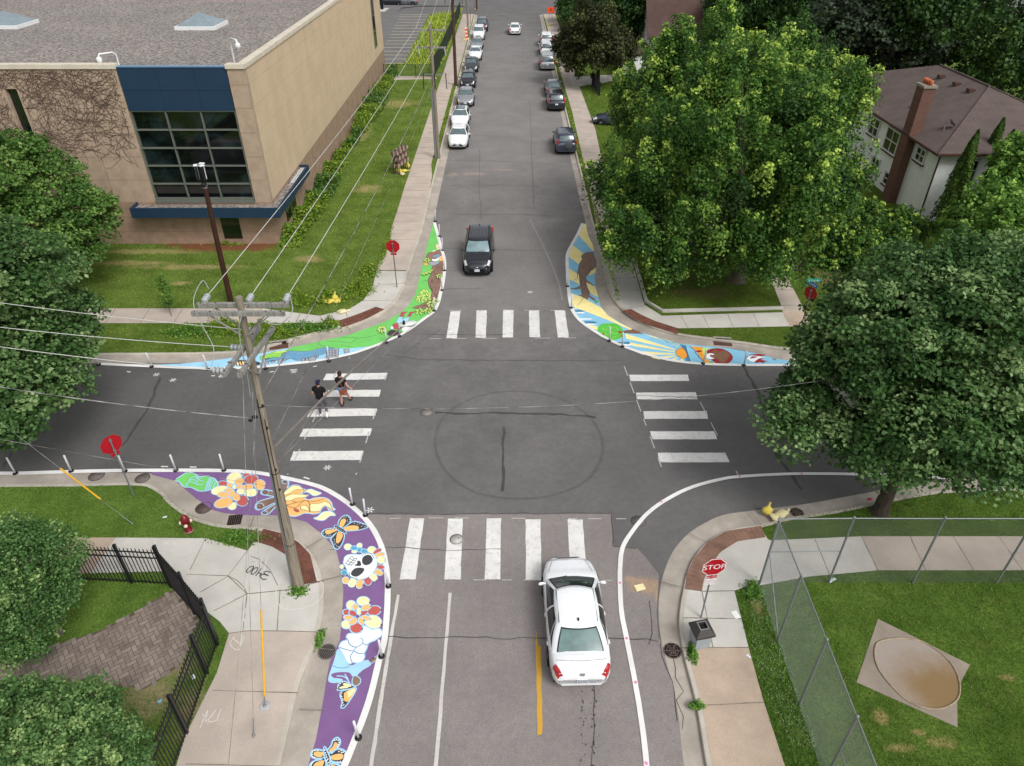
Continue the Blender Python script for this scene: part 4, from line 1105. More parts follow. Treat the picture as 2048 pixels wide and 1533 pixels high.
mu.motif('apple_tree', n_, [('q', 'wbr', [(690, 1318), (820, 1300), (850, 1288), (900, 1308), (990, 1345), (900, 1342), (770, 1335), (700, 1340)], 'dk', .02), ('p', 'gtree', [(438, 1310), (460, 1250), (510, 1225), (590, 1220), (660, 1225), (720, 1265), (748, 1330), (745, 1380), (680, 1410), (600, 1418), (520, 1400), (460, 1365)])] +
         [('e', 'wine', e) for e in ((510, 1347, 14, 10), (710, 1325, 30, 12), (728, 1370, 20, 8))] + [('l', 'lime', l, None, .02) for l in ([(500, 1270), (520, 1300), (560, 1290)], [(570, 1250), (600, 1280), (640, 1265)], [(600, 1320), (640, 1345), (690, 1330)], [(520, 1330), (560, 1360), (600, 1350)], [(660, 1270), (690, 1300)], [(560, 1385), (620, 1390), (660, 1375)])])
mu.motif('sun_over_river', e_, [('p', 'oran', [(275, 370), (300, 330), (360, 305), (420, 335), (460, 385), (475, 430), (450, 485), (390, 492), (330, 460), (282, 420)], 'dk', .02), ('q', 'navy', [(345, 250), (432, 270), (480, 430), (522, 547), (436, 540), (440, 490), (470, 440), (440, 370), (390, 310)], 'dk', .02), ('q', 'oran', [(520, 280), (740, 300), (800, 345), (790, 500), (860, 540), (960, 578), (780, 562), (720, 535), (680, 450), (600, 350)]),
                                ('q', 'blue2', [(430, 270), (500, 280), (560, 320), (600, 370), (640, 420), (680, 470), (735, 545), (522, 547), (475, 430)]), ('q', 'lime', [(720, 308), (868, 314), (800, 350), (775, 430), (745, 430), (730, 380)]), ('l', 'navy', [(500, 278), (560, 322), (600, 362), (612, 405), (655, 440), (660, 470), (700, 495), (745, 555)], None, .06), ('e', 'wine', (665, 367, 50, 17)), ('l', 'dk', [(435, 270), (480, 430), (522, 545)], None, .03)])
mu.motif('sleeping_child', e_, [('p', 'wine', [(800, 370), (850, 335), (950, 318), (1060, 325), (1160, 370), (1230, 440), (1235, 500), (1180, 560), (1080, 586), (980, 576), (900, 530), (855, 480)], 'dk', .02), ('e', 'W', (868, 450, 98, 52), 'dk', .015), ('p', 'wbr', [(890, 385), (940, 335), (1010, 372), (1090, 350), (1160, 390), (1190, 450), (1150, 500), (1120, 560), (1040, 560), (970, 500), (865, 460), (860, 430), (930, 430)], 'dk', .012), ('l', 'dk', [(950, 370), (1010, 400), (1060, 415), (1090, 370)], None, .02), ('l', 'dk', [(960, 480), (1010, 455), (1080, 470), (1120, 510)], None, .02), ('e', 'gtree', (870, 556, 34, 16), 'dk', .012)])
mu.motif('bird', e_, [('p', 'wine', [(1520, 440), (1560, 425), (1680, 412), (1800, 435), (1700, 452), (1600, 440)], 'dk', .012), ('p', 'W', [(1478, 485), (1520, 445), (1600, 440), (1720, 455), (1822, 472), (1720, 485), (1660, 540), (1600, 552), (1510, 522)], 'dk', .012), ('p', 'wine', [(1540, 490), (1580, 455), (1660, 462), (1600, 482)], 'dk', .01), ('q', 'wine', [(1610, 550), (1650, 520), (1690, 492), (1775, 483), (1720, 512), (1850, 540), (1770, 545), (1790, 570), (1700, 552), (1650, 566)], 'dk', .01), ('e', 'dk', (1492, 462, 14, 7)), ('q', 'wine', [(1900, 480), (1990, 500), (1960, 515)])])
# ================================================================ big tan building
m_wallE = M('stucco_tan', 'c5af92', .9, .06, .5, bmp=.1)
m_wallS = M('stone_tan', 'a38f7c', .9, .08, 1.6, bmp=.25, c2='b09b86')
m_base = M('stone_base', '98806c', .92, .14, 1.8, bmp=.3)
m_groove = M('groove', '85745f', .95)
m_blue = M('navy_panel', '19334b', .55, .06, .7, spec=.4)
m_coping = M('coping', 'c9bfae', .7, .08, 1)
m_gravel, nt, p = mk('roof_gravel')
f = ramp(nt, noise(nt, 5.5, 3, .85), .42, .58, .48, 1.55)
f2 = ramp(nt, noise(nt, .25, 4), .3, .7, .92, 1.07)
v = nt.nodes.new('ShaderNodeVectorMath'); v.operation = 'SCALE'; v.inputs[0].default_value = srgb('807973')
nt.links.new(mth(nt, 'MULTIPLY', f, f2), v.inputs['Scale']); nt.links.new(v.outputs[0], p.inputs['Base Color'])
p.inputs['Roughness'].default_value = .95
bump(nt, p, noise(nt, 14, 3, .8), .6, .04)
m_glass = M('dark_glass', '0c1416', .06, .3, .4, spec=.9)
m_mull = M('mullion', '72776d', .5, .05, 2, metal=.3)
m_metal = M('galvanised', '8f9496', .45, .12, 8, metal=.6)
m_whitep = M('white_paint', 'd9dbdb', .5, .05, 3)
m_blackp = M('black_paint', '17181b', .45, .2, 5)
XE, YS, ZR = -15.33, 43.9, 11.0
root = empty('school_building', (XE, YS, 0), 0, 'large tan flat-roofed school building with gravel roof and navy panel over a tall window grid', 'building')
XW, YN = -60, 94
zg = .12
# walls: south wall with openings as stacked boxes round the window, each panel separated by grooves
def wallS(x0, x1, z0, z1, y=YS, th=.4, nm='wall', mt=None):
    b = MB(); b.box(((x0 + x1) / 2, y + th / 2, (z0 + z1) / 2), (x1 - x0, th, z1 - z0)); return b
b = MB()
for (x0, x1, z0, z1) in ((XW, -29.6, 3.0, ZR), (-28.9, -22.75, 3.0, ZR), (-29.6, -28.9, 9.9, ZR), (-29.6, -28.9, 3.0, 4.5), (-16.35, XE, 3.0, ZR)):
    b.box(((x0 + x1) / 2, YS + .2, (z0 + z1) / 2), (x1 - x0, .4, z1 - z0))
for z in (4.45, 5.9, 7.35, 8.8, 10.1):
    for x0, x1 in ((XW, -29.6), (-28.9, -22.75), (-16.35, XE)):
        b.box(((x0 + x1) / 2, YS - .001, z), (x1 - x0, .006, .03), mi=1)
for x in (-25.3, -31.8, -35):
    b.box((x, YS - .002, 7), (.03, .006, 8), mi=1)
b.build('wall', [m_wallS, m_groove], root, loc=root.location)
b = MB()
b.box(((XW + XE) / 2, YS + .2, 1.5), (XE - XW, .38, 3.0))
b.box((XE - .2, (YS + YN) / 2 + .2, 1.5), (.38, YN - YS - .4, 3.0))
for z in (1.0, 2.0): b.box(((XW + XE) / 2, YS + .004, z), (XE - XW - .01, .02, .025), mi=1)
for x in np.arange(-24, XE, 1.9): b.box((x, YS + .003, 1.5), (.02, .02, 3), mi=1)
for y in np.arange(YS + 2, YN, 2.4): b.box((XE - .003, y, 1.5), (.02, .02, 3), mi=1)
b.build('base_course', [m_base, m_groove], root, loc=root.location)
b = MB()
b.box((XE - .19, (YS + YN) / 2 + .2, (3 + ZR) / 2), (.4, YN - YS - .4, ZR - 3))
for z in (4.45, 5.9, 7.35, 8.8, 10.1): b.box((XE + .011, (YS + YN) / 2 + .2, z), (.006, YN - YS - .4, .022), mi=1)
for y in np.arange(YS + 7, YN, 7.2): b.box((XE + .012, y, 7), (.006, .025, 8), mi=1)
b.build('wall', [m_wallE, M('groove_soft', 'b29c7e', .95)], root, loc=root.location)
b = MB(); b.box((XW + .2, (YS + YN) / 2, ZR / 2), (.4, YN - YS - .8, ZR)); b.box(((XW + XE) / 2, YN - .2, ZR / 2), (XE - XW - .8, .4, ZR)); b.build('wall', m_wallS, root, loc=root.location)
b = MB(); b.box(((XW + XE) / 2, (YS + YN) / 2, ZR - .32), (XE - XW - .9, YN - YS - .9, .2)); b.build('gravel_roof', m_gravel, root, loc=root.location)
b = MB()
for x0, x1 in ((XW, -22.7), (-16.4, XE + .06)): b.box(((x0 + x1) / 2, YS + .17, ZR + .12), (x1 - x0, .52, .24))
b.box((XE - .17, (YS + YN) / 2 + .2, ZR + .12), (.52, YN - YS - .55, .24))
b.build('coping', m_coping, root, loc=root.location)
b = MB(); b.box((-19.55, YS + .2, 9.85), (6.3, .34, 2.4)); b.box((-19.55, YS + .2, 11.09), (6.34, .4, .05), mi=1)
for x in (-20.5, -18.3): b.box((x, YS + .028, 9.85), (.03, .01, 2.36), mi=2)
b.box((-19.55, YS + .027, 9.8), (6.28, .01, .03), mi=2)
b.build('navy_panel', [m_blue, M('panel_trim', '5d7f9c', .4), M('panel_joint', '15293d', .6)], root, loc=root.location)
wroot = b = None
wb = MB()
x0, x1, z0, z1 = -22.72, -16.4, 3.2, 8.6
for x in np.linspace(x0, x1, 4): wb.box((x + (.04 if x == x0 else -.04 if x == x1 else 0), YS + .18, (z0 + z1) / 2), (.065, .2, z1 - z0))
for z in (z0, 4.15, 5.3, 6.4, 7.5, z1): wb.box(((x0 + x1) / 2, YS + .19, z), (x1 - x0, .2, .065))
wb.box(((x0 + x1) / 2, YS + .1, 3.05), (x1 - x0, .3, .2))
wo = wb.build('window', m_mull, root, loc=root.location)
gb = MB(); gb.box(((x0 + x1) / 2, YS + .27, (z0 + z1) / 2), (x1 - x0, .03, z1 - z0))
m_win, nt, p = mk('window_glass')
tc = nt.nodes.new('ShaderNodeTexCoord'); tc.name = 'TC'
f = ramp(nt, noise(nt, .5, 4, .6), .45, .65)
nt.links.new(mix(nt, f, srgb('080c0d'), srgb('1d292b')), p.inputs['Base Color'])
p.inputs['Roughness'].default_value = .05; p.inputs['Specular IOR Level'].default_value = .7
go = gb.build('pane', m_win, wo, loc=root.location)
go.parent = wo
b = MB(); b.box((-29.25, YS + .3, 7.2), (.7, .05, 5.4)); b.build('window', m_glass, root, loc=root.location)
for (x, z0_, z1_, w_) in ((-18.6, .9, 2.3, .95), (-18.9, .9, 2.3, .01)):
    pass
b = MB(); b.box((-18.3, YS + .0, 1.3), (1.2, .04, 1.6)); b.build('window', m_glass, root, loc=root.location)
b = MB(); b.box((XE + .01, 47.6, 1.5), (.04, 2.6, 1.7)); b.box((XE + .035, 47.6, 1.5), (.04, .07, 1.7), mi=1); b.box((XE + .036, 47.6, 1.5), (.04, 2.6, .06), mi=1)
b.build('window', [m_glass, m_mull], root, loc=root.location)
fr = MB(); fr.box((XE + .02, 88.5, 7.4), (.06, 1.5, 6.6), mi=1)
for z in (4.2, 5.8, 7.4, 9.0, 10.6): fr.box((XE + .04, 88.5, z), (.07, 1.5, .09))
for y in (87.7, 89.3): fr.box((XE + .045, y, 7.4), (.07, .09, 6.6))
fr.build('window', [m_mull, m_glass], root, loc=root.location)
# navy canopy tray with gravel
b = MB()
cz0, cz1 = 2.36, 3.0
yo, xo = 42.85, -14.62
b.box(((-24.0 + xo) / 2, yo + .05, (cz0 + cz1) / 2), (xo + 24.0, .1, cz1 - cz0))
b.box((xo - .05, (yo + 51.2) / 2 + .05, (cz0 + cz1) / 2), (.1, 51.2 - yo - .1, cz1 - cz0))
b.box((-23.95, (yo + YS) / 2 + .05, (cz0 + cz1) / 2), (.1, YS - yo - .1, cz1 - cz0))
b.box(((XE + xo) / 2, 51.15, (cz0 + cz1) / 2), (xo - XE - .1, .1, cz1 - cz0 - .01))
b.build('canopy', m_blue, root, loc=root.location)
b = MB(); b.box(((-23.9 + xo - .1) / 2, (yo + YS) / 2 + .05, 2.68), (xo + 23.8, YS - yo - .1, .3)); b.box(((XE + xo) / 2 - .05, (YS + 51.1) / 2, 2.68), (xo - XE - .12, 51.1 - YS, .3)); b.build('gravel_tray', m_gravel, root, loc=root.location)
b = MB(); b.box((XE + .25, 49.3, 2.86), (.06, 3.0, .04)); b.box((XE + .4, 49.3, 2.86), (.06, 3.0, .04)); b.build('metal_strip', m_whitep, root, loc=root.location)
# vine web on the wall
m_vine = M('bare_vine', '66534a', .95, .2, 3)
b = MB()
rv = random.Random(3)
for i in range(820):
    x, z = rv.uniform(-34, -22.9), ZR - rv.random() ** 1.3 * 4.7
    a = rv.uniform(0, 2 * PI); pts = []
    for k in range(11):
        if -34.5 < x < -22.85 and z < ZR - .02 and not (-29.65 < x < -28.85 and z < 9.95): pts.append((x, YS - .02, z))
        else: break
        x += math.cos(a) * .2; z += math.sin(a) * .18; a += rv.gauss(0, .4)
    if len(pts) > 2: b.tube(pts, rv.uniform(.004, .013), 3, cap=False)
tag(b.build('bare_vine', m_vine, loc=(-26, YS, zg)), 'leafless brown vine spread over the upper tan wall left of the navy panel', 'vine')
# skylights
def skylight(px, py, s_, label):
    c = G(px, py, 10.85)
    r = empty('skylight', (c.x, c.y, 10.78), 0, label, 'skylight', 'pyramid skylights on the school roof')
    b = MB(); b.box((0, 0, .12), (s_, s_, .24)); b.build('kerb_frame', m_whitep, r)
    b = MB(); h = s_ / 2 - .12
    b.add([(-h, -h, .24), (h, -h, .24), (h, h, .24), (-h, h, .24), (0, 0, .24 + s_ * .26)], [(0, 1, 4), (1, 2, 4), (2, 3, 4), (3, 0, 4)])
    b.build('glass_pyramid', M('skylight_glass', '7c8a90', .25, .1, 2, spec=.6), r)
skylight(404, 52, 3.0, 'grey glass pyramid skylight near the middle of the gravel roof')
skylight(18, 50, 3.0, 'grey glass pyramid skylight at the left edge of the photo')
def roofcam(px, py, dx, hgt, label):
    c = G(px, py, 11.15)
    r = empty('roof_camera', (c.x, c.y, 11.2), 0, label, 'security camera', 'white cameras on the roof edge')
    b = MB(); b.tube([(0, 0, -.4), (0, 0, hgt * .7), (dx * .15, -.2, hgt), (dx, -.7, hgt), (dx * 1.1, -.75, hgt - .15)], .05, 8); b.build('bracket', m_whitep, r)
    b = MB(); b.lathe([(.06, .12), (.15, .05), (.15, -.1), (.11, -.2), (.03, -.24)], (dx * 1.1, -.75, hgt - .25), 12); b.build('dome', m_whitep, r)
roofcam(236, 124, -.6, .5, 'white dome camera on a short curved bracket above the vines')
roofcam(469, 126, .6, 1.3, 'white dome camera on a tall bent bracket at the roof corner')
# ================================================================ houses
def hipmat(name, c):
    m, nt, p = mk(name)
    br = nt.nodes.new('ShaderNodeTexBrick'); tc = nt.nodes.new('ShaderNodeTexCoord'); tc.name = 'TC'
    mp = nt.nodes.new('ShaderNodeMapping')
    nt.links.new(tc.outputs['Object'], mp.inputs[0]); nt.links.new(mp.outputs[0], br.inputs['Vector'])
    br.inputs['Scale'].default_value = 1.0; br.inputs['Brick Width'].default_value = .9; br.inputs['Row Height'].default_value = .14
    a = srgb(c)
    br.inputs['Color1'].default_value = (*a, 1); br.inputs['Color2'].default_value = (*[x * .86 for x in a], 1)
    br.inputs['Mortar'].default_value = (*[x * .72 for x in a], 1); br.inputs['Mortar Size'].default_value = .03
    v = nt.nodes.new('ShaderNodeVectorMath'); v.operation = 'SCALE'
    nt.links.new(br.outputs[0], v.inputs[0]); nt.links.new(ramp(nt, noise(nt, .7, 5, .7), .3, .7, .85, 1.15), v.inputs['Scale'])
    nt.links.new(v.outputs[0], p.inputs['Base Color']); p.inputs['Roughness'].default_value = .95
    return m
m_shing = hipmat('shingle_brown', '5f524d')
m_stucco = M('white_stucco', 'ebecea', .9, .05, 3, bmp=.3)
m_brick, nt, p = mk('chimney_brick')
br = nt.nodes.new('ShaderNodeTexBrick'); tc = nt.nodes.new('ShaderNodeTexCoord'); mp = nt.nodes.new('ShaderNodeMapping')
mp.inputs['Rotation'].default_value = (R(90), 0, 0)
nt.links.new(tc.outputs['Object'], mp.inputs[0]); nt.links.new(mp.outputs[0], br.inputs['Vector'])
br.inputs['Scale'].default_value = 3.2; br.inputs['Color1'].default_value = (*srgb('6b4436'), 1); br.inputs['Color2'].default_value = (*srgb('55362c'), 1); br.inputs['Mortar'].default_value = (*srgb('7d6b60'), 1)
nt.links.new(br.outputs[0], p.inputs['Base Color']); p.inputs['Roughness'].default_value = .9
m_trim = M('brown_trim', '4c352c', .7)
m_frame = M('window_frame_white', 'd8d8d6', .6)
m_pot = M('clay_pot', 'b8643f', .8, .2, 4)

def win(r, c, w_, h_, ax, panes=2, name='window'):
    """ax 'x': in a wall facing -y ; 'y': facing -x ; rows of panes"""
    b = MB(); g = MB()
    def bx(mb, u, z, du, dz, t, off):
        if ax == 'x': mb.box((c[0] + u, c[1] - off, c[2] + z), (du, t, dz))
        else: mb.box((c[0] - off, c[1] + u, c[2] + z), (t, du, dz))
    bx(b, 0, h_ / 2, w_ + .2, .1, .12, .05); bx(b, 0, -h_ / 2, w_ + .2, .1, .14, .05)
    for u in (-w_ / 2, w_ / 2): bx(b, u, 0, .1, h_ - .1, .12, .05)
    for k in range(1, panes): bx(b, -w_ / 2 + w_ * k / panes, 0, .07, h_ - .1, .09, .05)
    bx(b, 0, .0, w_ - .1, .06, .08, .05)
    o = b.build(name, m_frame, r)
    bx(g, 0, 0, w_ - .08, h_ - .08, .03, .02)
    g2 = g.build('pane', m_glass, o)
    b = MB(); bx(b, 0, -h_ / 2 - .1, w_ + .3, .07, .2, .08); b.build('sill', m_trim, o)
    return o

def hiphouse(name, c, rz, W, D, H, rise, ov, label, roofm, wallm, ridge=None):
    """local: front face along x at y=-D/2"""
    r = empty(name, (c[0], c[1], .12), rz, label, 'house')
    b = MB()
    for x, y, dx, dy in ((0, -D / 2 + .1, W, .2), (0, D / 2 - .1, W, .2), (-W / 2 + .1, 0, .2, D - .4), (W / 2 - .1, 0, .2, D - .4)): b.box((x, y, H / 2), (dx, dy, H))
    b.build('wall', wallm, r)
    b = MB(); w2, d2 = W / 2 + ov, D / 2 + ov
    rl = (W - D) / 2 if ridge is None else ridge
    rl = max(rl, .3)
    vs = [(-w2, -d2, H), (w2, -d2, H), (w2, d2, H), (-w2, d2, H), (-rl, 0, H + rise), (rl, 0, H + rise)]
    b.add(vs, [(0, 1, 5, 4), (2, 3, 4, 5), (1, 2, 5), (3, 0, 4), (3, 2, 1, 0)])
    ro = b.build('roof', roofm, r)
    b = MB()
    for x, y, dx, dy in ((0, -d2, 2 * w2 + .1, .1), (0, d2, 2 * w2 + .1, .1), (-w2, 0, .1, 2 * d2 - .1), (w2, 0, .1, 2 * d2 - .1)): b.box((x, y, H + .02), (dx, dy, .2))
    b.build('gutter', m_trim, r)
    return r, ro
# white stucco house, ridge along y
hx0, hx1, hy0, hy1, HE, HR = 28.9, 41.1, 47.5, 68.8, 5.0, 7.55
r = empty('stucco_house', (35, 58.2, .12), 0, 'white stucco two-storey house with brown shingle hip roof and tall brick chimney', 'house')
L0 = Vector((35, 58.2, .12))
b = MB()
for x, y, dx, dy in ((hx0 + .1, (hy0 + hy1) / 2, .2, hy1 - hy0 - .4), (hx1 - .1, (hy0 + hy1) / 2, .2, hy1 - hy0 - .4), ((hx0 + hx1) / 2, hy0 + .1, hx1 - hx0, .2), ((hx0 + hx1) / 2, hy1 - .1, hx1 - hx0, .2)):
    b.box((x, y, .12 + HE / 2 - .06), (dx, dy, HE - .12))
b.build('wall', m_stucco, r, loc=L0)
b = MB()
a0, a1, c0_, c1_ = hx0 - .5, hx1 + .5, hy0 - .5, hy1 + .5
b.add([(a0, c0_, HE), (a1, c0_, HE), (a1, c1_, HE), (a0, c1_, HE), (35, 54.6, HR), (35, 61.9, HR)], [(0, 1, 4), (1, 2, 5, 4), (2, 3, 5), (3, 0, 4, 5), (3, 2, 1, 0)])
roof = b.build('roof', m_shing, r, loc=L0)
b = MB(); b.tube([(a0, c0_, HE + .03), (35, 54.6, HR + .03)], .07, 4); b.tube([(a1, c0_, HE + .03), (35, 54.6, HR + .03)], .07, 4); b.tube([(35, 54.6, HR + .03), (35, 61.9, HR + .03)], .08, 4)
b.build('ridge_cap', m_shing, roof, loc=L0)
b = MB()
for x, y, dx, dy in ((a0 - .05, (c0_ + c1_) / 2, .12, c1_ - c0_), (a1 + .05, (c0_ + c1_) / 2, .12, c1_ - c0_), ((a0 + a1) / 2, c0_ - .05, a1 - a0 + .2, .12), ((a0 + a1) / 2, c1_ + .05, a1 - a0 + .2, .12)): b.box((x, y, HE), (dx, dy, .14))
b.tube([(hx0 - .08, hy0 - .08, HE - .1), (hx0 - .08, hy0 - .08, .2)], .06, 6)
b.build('gutter', m_trim, r, loc=L0)
b = MB(); b.box((28.6, 51.6, 2.6), (.6, 1.1, 5.2)); b.box((28.72, 51.6, 6.7), (.8, 1.05, 3.1)); b.box((28.72, 51.6, 8.32), (.95, 1.2, .16), mi=1)
ch = b.build('chimney', [m_brick, M('chimney_cap', '8d8378', .9)], r, loc=L0)
b = MB()
for dy in (-.35, .05, .4): b.lathe([(.14, 0), (.16, .3), (.12, .32)], (28.75, 51.6 + dy, 8.4), 8)
b.build('chimney_pot', m_pot, ch, loc=L0)
def relwin(x, y, z, w_, h_, ax, panes=2):
    win(r, (x - L0.x, y - L0.y, z - L0.z), w_, h_, ax, panes)
relwin(hx0, 54.2, 3.75, 2.0, 1.6, 'y'); relwin(hx0, 57.4, 3.9, 1.6, 1.3, 'y'); relwin(hx0, 49.8, 4.1, 1.2, .9, 'y'); relwin(hx0, 55.6, 1.5, 1.2, 1.1, 'y'); relwin(hx0, 53.3, 1.2, .7, .9, 'y', 1)
relwin(30.9, hy0, 3.8, 1.4, 1.4, 'x', 1); relwin(30.9, hy0, 1.1, 1.1, 1.7, 'x', 1); relwin(36.5, hy0, 3.8, 1.4, 1.4, 'x', 2)
def onroof(x, y): return HE + (x - a0) / (35 - a0) * (HR - HE)
b = MB()
for x, y in ((33.9, 59.3), (33.9, 56.9), (33.9, 54.9)): b.box((x, y, onroof(x, y) + .12), (.45, .45, .2))
b.build('roof_vent', m_trim, roof, loc=L0)
b = MB(); b.tube([(30.6, 55.8, onroof(30.6, 0)), (30.6, 55.8, onroof(30.6, 0) + .5)], .06, 6); b.lathe([(.3, 0), (.3, .03)], (30.6, 55.8, onroof(30.6, 0) + .02), 8); b.build('vent_pipe', m_metal, roof, loc=L0)
rd = MB(); zz = onroof(30.2, 0); rd.tube([(30.2, 50.4, zz), (30.2, 50.4, zz + .6)], .03, 6); rd.lathe([(.05, 0), (.3, .1), (.32, .12)], (30.45, 50.2, zz + .45), 12, mat=Matrix.Rotation(.9, 3, 'Y')); rd.tube([(30.0, 50.0, zz), (30.2, 50.4, zz + .4), (30.5, 50.9, zz)], .02, 5)
rd.build('satellite_dish', m_metal, r, loc=L0)

# brown-roofed white house behind the maple
r = empty('gabled_house', (20.6, 97, .12), 0, 'white house with steep plain brown shingle gable roof behind the big maple', 'house')
L0 = Vector((20.6, 97, .12))
x0, x1, y0, y1, HE2, HR2 = 16.3, 24.9, 92.3, 101.7, 4.6, 9.6
b = MB()
b.box((x0 + .6, (y0 + y1) / 2, HE2 / 2 + .06), (.2, y1 - y0 - .8, HE2)); b.box((x1 - .6, (y0 + y1) / 2, HE2 / 2 + .06), (.2, y1 - y0 - .8, HE2)); b.box(((x0 + x1) / 2, y0 + .5, HE2 / 2 + .06), (x1 - x0 - 1.4, .2, HE2)); b.box(((x0 + x1) / 2, y1 - .5, HE2 / 2 + .06), (x1 - x0 - 1.4, .2, HE2))
for x in (x0 + .5, x1 - .7): b.add([(x, y0 + .4, HE2), (x, y1 - .4, HE2), (x, (y0 + y1) / 2, HR2 - .3), (x + .2, y0 + .4, HE2), (x + .2, y1 - .4, HE2), (x + .2, (y0 + y1) / 2, HR2 - .3)], [(0, 2, 1), (3, 4, 5), (0, 3, 5, 2), (1, 2, 5, 4)])
b.build('wall', m_stucco, r, loc=L0)
m_sh2 = hipmat('shingle_brown_dark', '57423c')
b = MB(); ym = (y0 + y1) / 2
b.add([(x0, y0 - .2, HE2 - .1), (x1, y0 - .2, HE2 - .1), (x1, ym, HR2), (x0, ym, HR2), (x0, y1 + .2, HE2 - .1), (x1, y1 + .2, HE2 - .1), (x0, y0 - .2, HE2 - .28), (x1, y0 - .2, HE2 - .28), (x1, ym, HR2 - .2), (x0, ym, HR2 - .2), (x0, y1 + .2, HE2 - .28), (x1, y1 + .2, HE2 - .28)],
      [(0, 1, 2, 3), (3, 2, 5, 4), (6, 9, 8, 7), (9, 10, 11, 8), (0, 6, 7, 1), (4, 5, 11, 10), (0, 3, 9, 6), (3, 4, 10, 9), (1, 7, 8, 2), (2, 8, 11, 5)])
rf = b.build('roof', m_sh2, r, loc=L0)
b = MB(); b.tube([(23.2, 94.8, 6.9), (23.2, 94.8, 7.8)], .1, 8); b.lathe([(.25, 0), (.12, .3)], (23.2, 94.8, 7.0), 8); b.build('vent_pipe', m_metal, rf, loc=L0)
win(r, (x0 + .5 - L0.x, ym - L0.y, 3.8), 1.0, 1.5, 'y', 1); win(r, (18.5 - L0.x, y0 + .4 - L0.y, 3.3), 1.6, 1.1, 'x', 2); win(r, (22.3 - L0.x, y0 + .4 - L0.y, 3.3), 1.6, 1.1, 'x', 2)
b = MB(); b.box((14.9, 93.6, 1.4), (2.6, 5.6, 2.6)); b.build('porch', m_stucco, r, loc=L0)
b = MB(); b.add([(13.2, 90.4, 2.75), (16.7, 90.4, 3.5), (16.7, 96.8, 3.5), (13.2, 96.8, 2.75), (13.2, 90.4, 2.6), (16.7, 90.4, 3.3), (16.7, 96.8, 3.3), (13.2, 96.8, 2.6)], [(0, 1, 2, 3), (0, 4, 5, 1), (7, 6, 5, 4), (0, 3, 7, 4), (3, 2, 6, 7)]); b.build('porch_roof', m_sh2, r, loc=L0)
win(r, (13.6 - L0.x, 92 - L0.y, 1.4), 1.2, 1.0, 'y', 2)
g = empty('garage', (19.8, 86, .12), 0, 'low garage with a faded tan roof in front of the brown gabled house', 'garage')
b = MB(); b.box((0, 0, 1.25), (5.4, 5.4, 2.5)); b.build('wall', m_stucco, g)
b = MB(); b.add([(-3, -3, 2.45), (3, -3, 2.45), (3, 3, 2.45), (-3, 3, 2.45), (-3, 0, 3.9), (3, 0, 3.9)], [(0, 1, 5, 4), (2, 3, 4, 5), (0, 4, 3), (1, 2, 5), (3, 2, 1, 0)]); b.build('roof', hipmat('shingle_tan', '8e6f5d'), g)
b = MB(); b.box((-1.3, -2.72, 1.1), (2.2, .05, 2.1)); b.build('door', m_frame, g)
# grey-blue house at the top
r = empty('grey_house', (14.6, 136, .12), 0, 'small grey-blue gabled house at the top edge of the photo beyond the dark tree', 'house')
m_sid = M('siding_grey', '8a939b', .8, .05, 2)
b = MB(); b.box((0, 0, 1.6), (5.8, 12, 3.2)); b.add([(-2.9, -6, 3.2), (2.9, -6, 3.2), (0, -6, 5.2), (-2.9, 6, 3.2), (2.9, 6, 3.2), (0, 6, 5.2)], [(0, 1, 2), (4, 3, 5)]); b.build('wall', m_sid, r)
b = MB(); b.add([(-3.4, -6.5, 2.9), (0, -6.5, 5.4), (3.4, -6.5, 2.9), (-3.4, 6.5, 2.9), (0, 6.5, 5.4), (3.4, 6.5, 2.9), (-3.4, -6.5, 2.75), (0, -6.5, 5.2), (3.4, -6.5, 2.75), (-3.4, 6.5, 2.75), (0, 6.5, 5.2), (3.4, 6.5, 2.75)], [(0, 1, 4, 3), (1, 2, 5, 4), (6, 9, 10, 7), (7, 10, 11, 8), (0, 6, 7, 1), (1, 7, 8, 2), (0, 3, 9, 6), (2, 8, 11, 5)]); b.build('roof', hipmat('shingle_slate', '6d7680'), r)
b = MB(); b.add([(2.9, -2, 3.0), (10, -2, 3.0), (10, 2, 5.3), (2.9, 2, 5.3), (2.9, 6, 3), (10, 6, 3)], [(0, 1, 2, 3), (3, 2, 5, 4), (0, 3, 4), (1, 5, 2)]); b.box((6.5, 2, 1.5), (6.6, 7.6, 3.0), mi=1); b.build('side_wing', [hipmat('shingle_slate_b', '6d7680'), m_sid], r)
win(r, (0, -6, 2.0), 1.6, 1.3, 'x', 3)

# ================================================================ utility poles
m_pole = None
def woodmat(name, c, c2):
    m, nt, p = mk(name)
    tc = nt.nodes.new('ShaderNodeTexCoord'); tc.name = 'TC'
    mp = nt.nodes.new('ShaderNodeMapping'); mp.inputs['Scale'].default_value = (14, 14, .7)
    nt.links.new(tc.outputs['Object'], mp.inputs[0])
    n1 = noise(nt, 1.0, 6, .7, 0, mp.outputs[0])
    x = mix(nt, ramp(nt, n1, .35, .65), srgb(c), srgb(c2))
    sp = ramp(nt, noise(nt, 1.4, 3, .5, 0, mp.outputs[0]), .62, .68)
    nt.links.new(mix(nt, mth(nt, 'MULTIPLY', sp, .6), x, srgb('2f2822')), p.inputs['Base Color'])
    p.inputs['Roughness'].default_value = .95
    bump(nt, p, n1, .6, .03)
    return m
m_wood = woodmat('pole_wood', '6f675c', '938877')
m_woodg = woodmat('arm_wood', '75746f', '94928b')
m_woodd = woodmat('pole_wood_dark', '3a2a22', '513a2d')
m_ins = M('insulator_grey', '9b9fa0', .35, .08, 5, spec=.6)
m_wire = M('wire_bright', 'd6d4cf', .5, .1, 3, metal=.1)
m_wired = M('wire_dark', '4a4a4a', .6, .4, 1.5, c2='b9b6b0')
m_black = M('black_rubber', '1b1b1c', .6, .2, 5)
